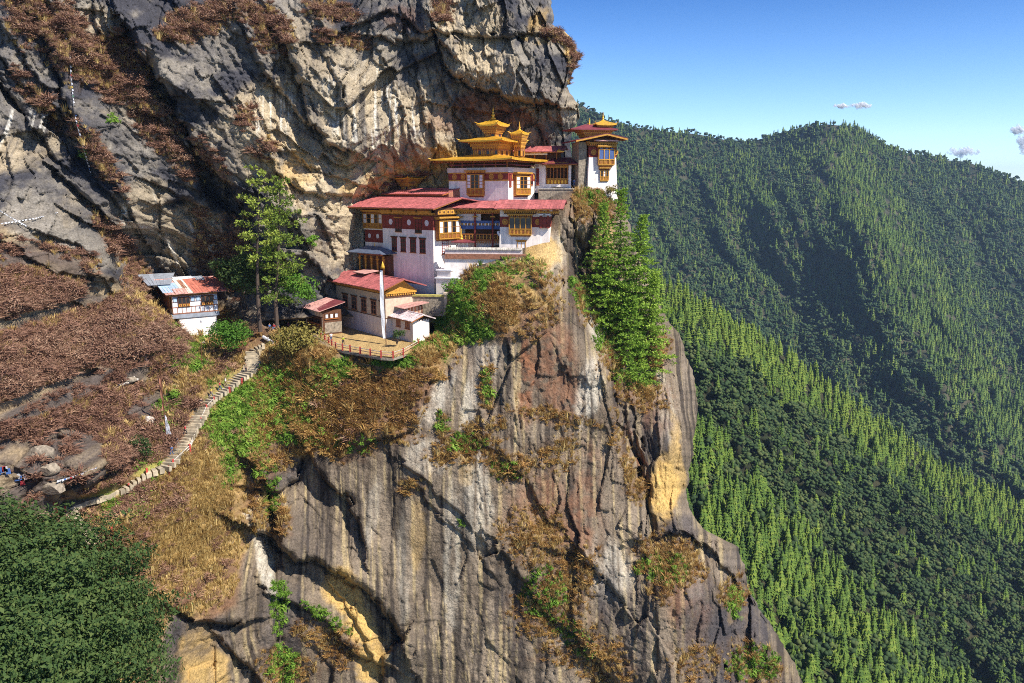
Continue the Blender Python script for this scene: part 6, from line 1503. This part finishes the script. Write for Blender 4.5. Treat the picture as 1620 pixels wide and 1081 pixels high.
cloth("pennant", MFLAG[0], [tv * .36, tv * .12], lambda q: .15 + 1.1 * q * (1 - .3 * q), o, Vector((1, -.2, 0)).normalized(), .1)
g = ground_at(317.5, 574); o, tv = pole(g, P(318, 510, g.y), "thin bare pole standing in front of the white stone base", "pole", .08)
mb = MB(); mb.lathe(tv.x, tv.y, [(.12, tv.z - .1), (.16, tv.z + .15), (.05, tv.z + .45)], 8); mb.build("pole_cap", MGREY, o)
def flag_string(pl, n, size, label, whites=False, sag=.6):
    p3 = [ground_at(x, y) + Vector((0, -.9, .3)) for x, y in pl]
    o = tag(empty("prayer_flag_string", p3[0]), label, "prayer flags", "strings of prayer flags on the rocks")
    seg = [(b - a).length for a, b in zip(p3[:-1], p3[1:])]; tot = sum(seg)
    def at(s):
        for L, a, b in zip(seg, p3[:-1], p3[1:]):
            if s <= L: return a.lerp(b, s / L) - p3[0]
            s -= L
        return p3[-1] - p3[0]
    mb = MB()
    for k in range(40): mb.rod(at(tot * k / 40), at(tot * (k + 1) / 40), .022, n=4)
    mb.build("string", MGREY, o)
    for k in range(n):
        s = tot * (k + .5) / n; a = at(s - size * .5 if s > size else 0); b = at(min(tot, s + size * .5)); e = Vector((0, .02, 0)); dn = Vector((random.uniform(-.1, .1), random.uniform(-.2, .1), -size * random.uniform(.5, .9)))
        if abs(b.z - a.z) > abs(b.x - a.x): dn = Vector((size * random.uniform(.5, .9), -.1, -size * .3))
        mb = MB(); mb.hexa([a + dn - e, b + dn - e, b + dn + e, a + dn + e, a - e, b - e, b + e, a + e])
        mb.build("flag", MFLAG[0] if whites or k % 3 else MFLAG[(k // 3) % 5], o)
flag_string([(85, -6), (93, 35), (105, 58), (113, 89), (117, 136), (124, 194), (134, 233), (146, 276)], 50, .38, "long string of small prayer flags hanging down the dark upper cliff")
flag_string([(-6, 356), (30, 351), (62, 347), (95, 338)], 26, .3, "white prayer flags strung level across the rocks at the left edge", True)
flag_string([(-4, 328), (20, 344), (47, 359)], 18, .26, "white prayer flags slanting down to meet the level string at left", True)
flag_string([(95, 760), (122, 752), (158, 738)], 16, .35, "blue and purple prayer flags over the shaded rock beside the path")
for x, y, m, lb in ((12, 745, 1, "bundle of blue and red cloths at the left edge above the dark tree"), (38, 760, 0, "bundle of white and blue cloths on the dark rocks")):
    g = ground_at(x, y); o = tag(empty("cloth_bundle", g), lb, "cloths", "cloth bundles on the rocks")
    for k in range(5):
        mb = MB(); a = Vector((random.uniform(-.8, .8), -.8, random.uniform(.1, 1.0))); mb.hexa([a + Vector(q) for q in ((-.3, -.05, -.6), (.35, -.05, -.5), (.35, .03, -.5), (-.3, .03, -.6), (-.25, -.05, .2), (.25, -.05, .3), (.25, .03, .3), (-.25, .03, .2))]); mb.build("cloth", MFLAG[(m, 1, 2, 0, 1)[k]], o)

# ------------------------------------------------------------------ trees and bushes near the monastery
def grown_tree(name, base, top, label, mats, limbs, reach, leaf, per, bare, seed, shape=.75, dense=.55, spread=.5, group=None, cat="tree", droop=-.15, clump=1.0):
    """tapered trunk with limbs; leaves in clumps along the outer part of each limb"""
    rg = random.Random(seed); h = (top - base).length; ax = top - base
    o = tag(empty(name, base), label, cat, group)
    mb = MB(); seg = 8; r0 = h * .0135; prev = Vector((0, 0, -1.2))
    def axis(f): return ax * f + Vector((math.sin(f * 5 + seed) * h * .008, math.cos(f * 4 + seed) * h * .008, 0))
    for k in range(seg):
        a = axis(k / seg) if k else prev; mb.rod(a, axis((k + 1) / seg), r0 * (1 - k / seg) + .04, r0 * (1 - (k + 1) / seg) + .03, 8)
    tr = []
    for i in range(limbs):
        f = bare + (1 - bare) * ((i + rg.random()) / limbs) ** .9
        L = reach * (max(.06, 1 - f) / (1 - bare)) ** shape * rg.uniform(.6, 1.15) + .4
        a = i * 2.4 + rg.uniform(-.5, .5); b = axis(f); e = b + Vector((math.cos(a) * L, math.sin(a) * L, L * rg.uniform(droop, droop + .4)))
        mb.rod(b, e, .03 + .012 * L, .015, 5)
        nc_ = max(1, int(L * dense * 1.4))
        for c in range(nc_):
            q = b.lerp(e, .25 + .75 * (c + rg.random()) / nc_); R = (.35 + .2 * L ** .5) * clump * rg.uniform(.7, 1.2)
            for k in range(per):
                d = Vector((rg.gauss(0, 1), rg.gauss(0, 1), rg.gauss(0, spread))); d = d.normalized() * R * rg.uniform(.5, 1.1); d.z *= spread + .2
                p = q + d; u = (d.normalized() + Vector((rg.gauss(0, .5), rg.gauss(0, .5), rg.gauss(.2, .5)))).normalized(); w = u.orthogonal().normalized(); w = w * math.cos(k) + u.cross(w) * math.sin(k)
                s = leaf * rg.uniform(.6, 1.3); tr.append((p - w * s * .5, p + w * s * .5, p + u * s * 1.3))
    mb.build("trunk", M_bark, o); link_mesh("crown", tri_soup("crown", tr, [mats]), o)
    return o
M_pineL = mat_foliage("yellow_green_needles", (.10, .17, .03), (.28, .35, .05), (.46, .50, .10), .25)
M_pineR = mat_foliage("fresh_green_needles", (.10, .20, .025), (.26, .40, .045), (.42, .54, .09), .3)
M_bush = mat_foliage("bush_leaves", (.045, .12, .016), (.12, .25, .025), (.22, .36, .045), .3)
M_darkleaf = mat_foliage("dark_leaves", (.020, .042, .012), (.056, .098, .025), (.14, .17, .045), .2)
M_yel = mat_foliage("yellowish_twigs", (.15, .12, .03), (.27, .22, .05), (.36, .31, .09), .2)
grown_tree("pine_tree", P(411, 516, 164), P(406, 262, 165), "tallest sparse pine with a flat layered top in front of the left cliff", M_pineL, 26, 5.6, .36, 34, .36, 3, .35, .6, .55, clump=1.15)
grown_tree("pine_tree", P(438, 512, 166), P(441, 280, 167), "second pine, fuller crowned, just right of the tallest sparse pine", M_pineL, 52, 6.4, .36, 44, .16, 4, .6, .55, .6, clump=1.2)
for (bx, by, tx, ty, Y, hgt, lb, sd, rch) in ((947, 524, 955, 322, 171, 0, "leftmost of the bright green conifers growing beside the cliff below the tower", 11, 5.0), (972, 530, 985, 300, 172, 0, "tallest of the bright green conifers beside the cliff, right under the tower", 12, 6.0), (994, 535, 1020, 340, 173, 0, "right hand one of the tall bright conifers beside the cliff", 13, 6.2), (988, 612, 1000, 470, 166, 0, "short green conifer low on the ledge below the tall conifers", 14, 5.0), (1018, 600, 1036, 430, 170, 0, "outer green conifer at the ledge's right end above the rock buttress", 15, 4.8)):
    grown_tree("conifer_tree", P(bx, by, Y), P(tx, ty, Y + .5), lb, M_pineR, 150, rch * 1.3, .34, 26, .08, sd, 1.0, .55, .35, "conifers on the ledge beside the cliff", clump=1.0)
def bush(px, py, Y, r, n, leaf, mat, label, seed, name="bush", cat="bush", flat=.8, lumps=16, hh=None):
    b = P(px, py, Y); o = tag(empty(name, b), label, cat)
    me = leafy_mesh("leaves", [M_bark, mat], (hh or r * 1.7), r, n, leaf, seed, lumps, False, .55, flat); link_mesh("leaves", me, o)
    mb = MB()
    for k in range(4): mb.rod((0, 0, -.6), (math.cos(k * 1.6) * r * .5, math.sin(k * 1.6) * r * .5, r * .9), .09, .03, 5)
    mb.build("stems", M_bark, o); return o
bush(364, 570, 157, 4.6, 3600, .26, M_bush, "round bright green bush at the bend above the steps, left of the pines", 61, hh=9.6, lumps=22)
bush(385, 495, 170, 5.2, 2600, .34, M_darkleaf, "dark broadleaf tree shading the gap between panelled house and pines", 62, "broadleaf_tree", "tree", hh=14, lumps=22)
bush(357, 470, 172, 3.2, 1300, .34, M_darkleaf, "dark bushy tree right of the panelled house roof", 63, "broadleaf_tree", "tree", hh=9)
bush(470, 505, 168, 4.4, 2000, .32, M_bush, "green leafy tree between the pines and the small annex", 64, "broadleaf_tree", "tree", hh=11, lumps=18)
bush(492, 400, 174, 1.8, 400, .3, M_bush, "small green tree growing from the bare rock left of the hall", 65, "broadleaf_tree", "tree", hh=4.5, lumps=8)
bush(474, 572, 153, 5.2, 3000, .3, M_yel, "yellowish leafless shrub spreading below the courtyard's left corner", 66, hh=7.5, lumps=24)
bush(222, 730, 130, 2.2, 1100, .2, M_darkleaf, "small dark green bush beside the path below the banner pole", 67, hh=4.6, lumps=10)
bush(628, 540, 153, 1.6, 420, .2, M_darkleaf, "low dark green bush against the low hut", 68, hh=2.4, lumps=7)
bush(720, 470, 161, 2.6, 700, .24, M_bush, "bright green scrub on the slope right of the rubble wall", 69, hh=4, lumps=10)
bush(965, 312, 184, 1.7, 420, .2, M_yel, "thin yellowish shrub at the foot of the right tower", 70, hh=3, lumps=7)
# the big dark tree in the lower left corner
b = P(-40, 1262, 58); o = tag(empty("broadleaf_tree", b), "big dark green leafy tree filling the lower left corner", "tree")
q = RNG.normal(size=(190000, 3)); q /= np.linalg.norm(q, axis=1)[:, None]; q = q[q[:, 2] > -.35]
lp = .93 + .26 * np.abs(perlin(q[:, 0] * 4 + q[:, 2] * 1.7, q[:, 2] * 4 - q[:, 0] * 1.7 + q[:, 1] * 2, 601)) + .16 * np.abs(perlin(q[:, 0] * 9 - q[:, 2] * 3, q[:, 2] * 9 + q[:, 0] * 3 + q[:, 1] * 4, 605)) + .1 * fbm(q[:, 0] * 4, q[:, 1] * 4 + q[:, 2] * 3, 3, .6, 603) + .10 * fbm(q[:, 0] * 14, q[:, 1] * 14 + q[:, 2] * 11, 3, .6, 611)
cc = q * (lp * RNG.choice([1.05, 1, .96, .9, .82], len(q)) * RNG.uniform(.975, 1.015, len(q)))[:, None] * np.array([13.6, 12.5, 11.2]) + np.array([0.6, 0, 11.6])
nn = q + RNG.normal(0, .55, q.shape) + np.array([0, 0, .25]); nn /= np.linalg.norm(nn, axis=1)[:, None]
uu = np.cross(nn, RNG.normal(size=nn.shape)); uu /= np.linalg.norm(uu, axis=1)[:, None]; ww = np.cross(nn, uu); sz = np.exp(RNG.normal(-1.95, .35, len(q)))[:, None]
lv = np.stack([cc - uu * sz, cc - ww * sz * .5 + nn * .04, cc + uu * sz, cc + ww * sz * .5 + nn * .04], 1).reshape(-1, 3)
link_mesh("crown", np_mesh("crown", lv, quads=np.arange(len(lv)).reshape(-1, 4), smoothed=False, mats=[M_darkleaf]), o)
bm = bmesh.new(); bmesh.ops.create_icosphere(bm, subdivisions=5, radius=1)
for v in bm.verts: v.co = Vector((v.co.x * 11.0, v.co.y * 10.0, v.co.z * 9.0)) * random.uniform(.93, 1.04) + Vector((.6, 0, 11.6))
me = bpy.data.meshes.new("inner_foliage"); bm.to_mesh(me); bm.free(); me.materials.append(M_darkleaf); link_mesh("inner_foliage", me, o)
mb = MB(); mb.rod((0, 0, -3), (0, 0, 7), .5, .3, 9)
for k in range(7): mb.rod((0, 0, 3 + k * .5), (math.cos(k * 2.4) * 7, math.sin(k * 2.4) * 7, 9 + k * .5), .2, .05, 6)
mb.build("trunk", M_bark, o)

# logs and boulders on the hillside
for x0, y0, x1, y1, r, nm, lb in ((189, 611, 220, 600, .28, "log", "pale log lying on the brown hillside, lower of two"), (191, 603, 214, 596, .2, "log", "thin pale log just above the other on the hillside"), (227, 560, 246, 584, .12, "plank", "plank leaning on the slope above the banner pole"), (222, 556, 238, 578, .1, "plank", "thinner plank beside the one leaning above the banner pole"), (418, 534, 434, 544, .35, "plank", "white board lying in the scrub left of the yellowish shrub")):
    a, c = ground_at(x0, y0) + Vector((0, -.5, .2)), ground_at(x1, y1) + Vector((0, -.5, .2)); mb = MB(); mb.rod((0, 0, 0), c - a, r, r * .8, 8)
    mb.hexa([Vector(q) + (c - a) * .45 for q in ((-.15, -.1, 0), (.15, -.1, 0), (.15, .1, 0), (-.15, .1, 0), (-.06, -.05, r * 1.5), (.06, -.05, r * 1.5), (.06, .05, r * 1.5), (-.06, .05, r * 1.5))])
    oo = mb.build(nm, MSLATE if x0 < 400 else MPANE); oo.location = a; tag(oo, lb, nm)
def boulder(px, py, r, mat, label, seed):
    rg = random.Random(seed); bm = bmesh.new(); bmesh.ops.create_icosphere(bm, subdivisions=3, radius=r)
    pl_ = [(Vector((rg.gauss(0, 1), rg.gauss(0, 1), rg.gauss(0, 1))).normalized(), r * rg.uniform(.55, .9)) for _ in range(11)]
    for v in bm.verts:
        for n, d in pl_:
            e = v.co.dot(n) - d
            if e > 0: v.co -= n * e
        v.co.x *= 1.25; v.co.z *= .8
    me = bpy.data.meshes.new("boulder"); bm.to_mesh(me); bm.free(); me.materials.append(mat)
    oo = link_mesh("boulder", me); oo.location = ground_at(px, py); oo.rotation_euler = (0, 0, rg.random() * 6); tag(oo, label, "boulder")
for k, (x, y, r, m, lb) in enumerate(((68, 716, 1.7, MSTONE, "greenish flat topped boulder in the rock pile at left"), (78, 742, 1.2, MSTONE, "rough grey brown boulder in the middle of the rock pile at left"), (85, 768, 1.8, MSTONE, "large grey brown boulder at the foot of the rock pile beside the path"), (232, 667, 1.3, MSLATE, "pale pointed boulder below the banner pole"), (295, 535, 1.0, MSLATE, "pale boulder below the white stone base"), (325, 543, .6, MPANE, "small white stone in the grass by the bright green bush"), (205, 600, .9, MSTONE, "dark boulder above the logs"), (640, 520, .5, MSLATE, "pale stone on the slope right of the low hut"))):
    boulder(x, y, r, m, lb, 80 + k)

# ------------------------------------------------------------------ people
def skin_mesh(name, V_, E_, R_s, sub=2):
    me = bpy.data.meshes.new(name); me.from_pydata(V_, E_, []); o = bpy.data.objects.new(name, me); COL.objects.link(o)
    sk = o.modifiers.new("skin", 'SKIN'); sb = o.modifiers.new("sub", 'SUBSURF'); sb.levels = sb.render_levels = sub
    for sv_, r in zip(me.skin_vertices[0].data, R_s): sv_.radius = (r, r) if not isinstance(r, tuple) else r
    me.skin_vertices[0].data[0].use_root = True
    dg = bpy.context.evaluated_depsgraph_get(); e = o.evaluated_get(dg); out = bpy.data.meshes.new_from_object(e)
    bpy.data.objects.remove(o); out.polygons.foreach_set("use_smooth", [True] * len(out.polygons)); return out
def figure(pose):
    """one continuous body on a joint skeleton (about 1.7 m), and shirt, trousers and hair grown over the same joints"""
    sit = pose == "sit"; st = .32 if pose == "walk" else .05
    hip = .48 if sit else .92
    J = [(0, 0, hip), (0, .01, hip + .25), (0, 0, hip + .5), (0, -.01, hip + .6), (0, -.03, hip + .78)]
    R0 = [.13, .12, .14, .055, .10]; E0 = [(0, 1), (1, 2), (2, 3), (3, 4)]
    def add(p, r, par): J.append(p); R0.append(r); E0.append((par, len(J) - 1)); return len(J) - 1
    legs = []; arms = []
    for s in (-1, 1):
        y = s * st
        if sit: a = add((s * .1, -.08, hip), .09, 0); k = add((s * .12, -.48, hip + .02), .06, a); f = add((s * .12, -.5, .08), .045, k); t = add((s * .13, -.66, .04), .035, f)
        else: a = add((s * .1, 0, hip - .08), .09, 0); k = add((s * .1, -.06 + y * .5, .48), .06, a); f = add((s * .1, y, .08), .045, k); t = add((s * .11, y - .17, .04), .035, f)
        legs.append((a, k, f))
        sh = add((s * .2, 0, hip + .5), .06, 2); el = add((s * .27, -y * .5 + .04, hip + .22), .045, sh); wr = add((s * .27, -y * .8 - .14, hip + .02), .032, el); pm = add((s * .27, -y * .8 - .19, hip - .06), .036, wr)
        arms.append((sh, el))
        for q in range(4): add((s * (.245 + .018 * q), -y * .8 - .22, hip - .15 - .01 * (1.5 - abs(q - 1.5))), .009, pm)
        add((s * .235, -y * .8 - .24, hip - .09), .010, pm)
    add((0, -.135, hip + .76), .018, 4)          # nose
    body = skin_mesh("body", J, E0, R0)
    sj = [J[0], J[1], J[2]] + [J[i] for ar in arms for i in ar]; sr = [.155, .15, .165] + [.085, .06] * 2
    shirt = skin_mesh("shirt", sj, [(0, 1), (1, 2), (2, 3), (3, 4), (2, 5), (5, 6)], sr)
    tj = [J[0]] + [J[i] for lg in legs for i in lg]; trs = skin_mesh("trousers", tj, [(0, 1), (1, 2), (2, 3), (0, 4), (4, 5), (5, 6)], [.155] + [.11, .08, .065] * 2)
    bm = bmesh.new(); bmesh.ops.create_icosphere(bm, subdivisions=2, radius=.115, matrix=Matrix.Translation((0, .015, hip + .81)))
    bmesh.ops.delete(bm, geom=[v for v in bm.verts if v.co.y < -.045 and v.co.z < hip + .84 or v.co.z < hip + .74], context='VERTS')
    hair = bpy.data.meshes.new("hair"); bm.to_mesh(hair); bm.free()
    return body, shirt, trs, hair
M_skin = mat_plain("skin", (.42, .24, .16), .6, .08, 5); M_hair = mat_plain("black_hair", (.015, .012, .012), .5, .2, 9)
MC = {n: mat_plain(n + "_cloth", c, .9, .12, 6) for n, c in (("white", (.75, .75, .76)), ("red", (.50, .04, .05)), ("yellow_green", (.50, .58, .04)), ("blue", (.06, .16, .38)), ("dark", (.03, .03, .04)), ("denim", (.06, .10, .20)), ("khaki", (.30, .24, .14)), ("yellow", (.65, .50, .08)), ("grey", (.2, .2, .22)), ("maroon", (.22, .03, .04)))}
FIG = {p: figure(p) for p in ("walk", "stand", "sit")}
def person(at_, pose, shirt, trousers, rz, label):
    o = tag(empty("person", at_, rz), label, "person")
    for me, nm, m in zip(FIG[pose], ("body", "shirt", "trousers", "hair"), (M_skin, MC[shirt], MC[trousers], M_hair)):
        c = me.copy(); c.materials.clear(); c.materials.append(m); link_mesh(nm, c, o)
def near_step(px, py):
    g = ground_at(px, py); q = min(sm, key=lambda p: (p - g).length); return Vector((q.x, q.y, q.z + .42))
for x, y, pose, a, b, rz, lb in ((288, 687, "walk", "red", "dark", 2.6, "walker in a red jacket climbing the middle of the long flight"), (286, 711, "walk", "dark", "grey", 2.6, "walker in dark clothes low on the long flight"), (277, 722, "walk", "blue", "denim", -.4, "walker in blue at the foot of the long flight"), (310, 640, "stand", "dark", "khaki", .4, "dark clothed person standing left of the upper steps"), (330, 628, "walk", "yellow", "grey", 2.4, "walker in a yellow top near the head of the long flight"), (343, 618, "walk", "red", "denim", 2.3, "walker in a red top where the upper steps flatten out"), (355, 608, "walk", "white", "khaki", 2.3, "walker in white behind the red topped walker"), (385, 592, "stand", "khaki", "dark", 0, "person in khaki near the topmost red post")):
    person(near_step(x, y), pose, a, b, rz, lb)
for x, y, pose, a, b, rz, lb in ((524, 540, "stand", "white", "denim", .3, "person in a white shirt standing by the courtyard fence"), (543, 546, "walk", "yellow_green", "dark", 3.0, "person in a lime shirt crossing the courtyard"), (426, 519, "sit", "blue", "dark", .2, "person in blue seated under the tallest pine"), (433, 519, "sit", "red", "denim", -.2, "person in red seated beneath the pines between two others"), (440, 519, "sit", "white", "blue", .5, "person in white seated at the right end under the pines"), (456, 520, "stand", "maroon", "maroon", 1.0, "monk in maroon standing right of the seated group"), (470, 517, "stand", "white", "grey", -.6, "person in white standing between the pines and the annex")):
    person(on_level(x, y, ZC) if x > 500 else ground_at(x, y + 2) + Vector((0, 0, .02)), pose, a, b, rz, lb)
person(D_.O + D_.u * 1.0 + D_.v * -.8 + Vector((0, 0, .3)), "stand", "blue", "denim", .1, "person in blue on the ledge left of the right tower")

# ------------------------------------------------------------------ small clouds low over the ridge
cm_, nt, b = new_mat("cloud_vapour"); b.inputs["Base Color"].default_value = (.93, .93, .95, 1); b.inputs["Roughness"].default_value = 1; b.inputs["Specular IOR Level"].default_value = 0; 
tr_ = nt.nodes.new("ShaderNodeBsdfTranslucent"); tr_.inputs[0].default_value = (1, 1, 1, 1); tp_ = nt.nodes.new("ShaderNodeBsdfTransparent"); ms1 = nt.nodes.new("ShaderNodeMixShader"); ms2 = nt.nodes.new("ShaderNodeMixShader"); ms1.inputs[0].default_value = .5; ms2.inputs[0].default_value = .24
nt.links.new(b.outputs[0], ms1.inputs[1]); nt.links.new(tr_.outputs[0], ms1.inputs[2]); nt.links.new(tp_.outputs[0], ms2.inputs[1]); nt.links.new(ms1.outputs[0], ms2.inputs[2]); nt.links.new(ms2.outputs[0], nt.nodes["Material Output"].inputs["Surface"])
for x, y, w, h, lb in ((1331, 168, 18, 5, "tiny wisp of cloud, left of two side by side"), (1361, 167, 26, 7, "small cloud in the clear sky, right of two side by side"), (1524, 241, 40, 10, "small white cloud resting on the right hand skyline"), (1610, 206, 16, 10, "small cloud at the right edge, upper"), (1622, 226, 22, 26, "bright white cloud cut by the right edge")):
    c = P(x, y, 9000); k = 9000 / FPX; bm = bmesh.new(); rg = random.Random(x)
    for q in range(150):
        dx = max(-1, min(1, rg.gauss(0, .42))); dz = rg.gauss(0, .28) * (1 - .6 * abs(dx)); r = k * rg.uniform(.9, 2.6) * (.5 + min(h, 12) / 14)
        bmesh.ops.create_icosphere(bm, subdivisions=2, radius=r, matrix=Matrix.Translation((dx * w * k * .6, rg.gauss(0, 10), (dz + .12 * math.sin(dx * 6)) * h * k)))
    me = bpy.data.meshes.new("cloud"); bm.to_mesh(me); bm.free(); me.materials.append(cm_); oo = link_mesh("cloud", me); oo.location = c; tag(oo, lb, "cloud")
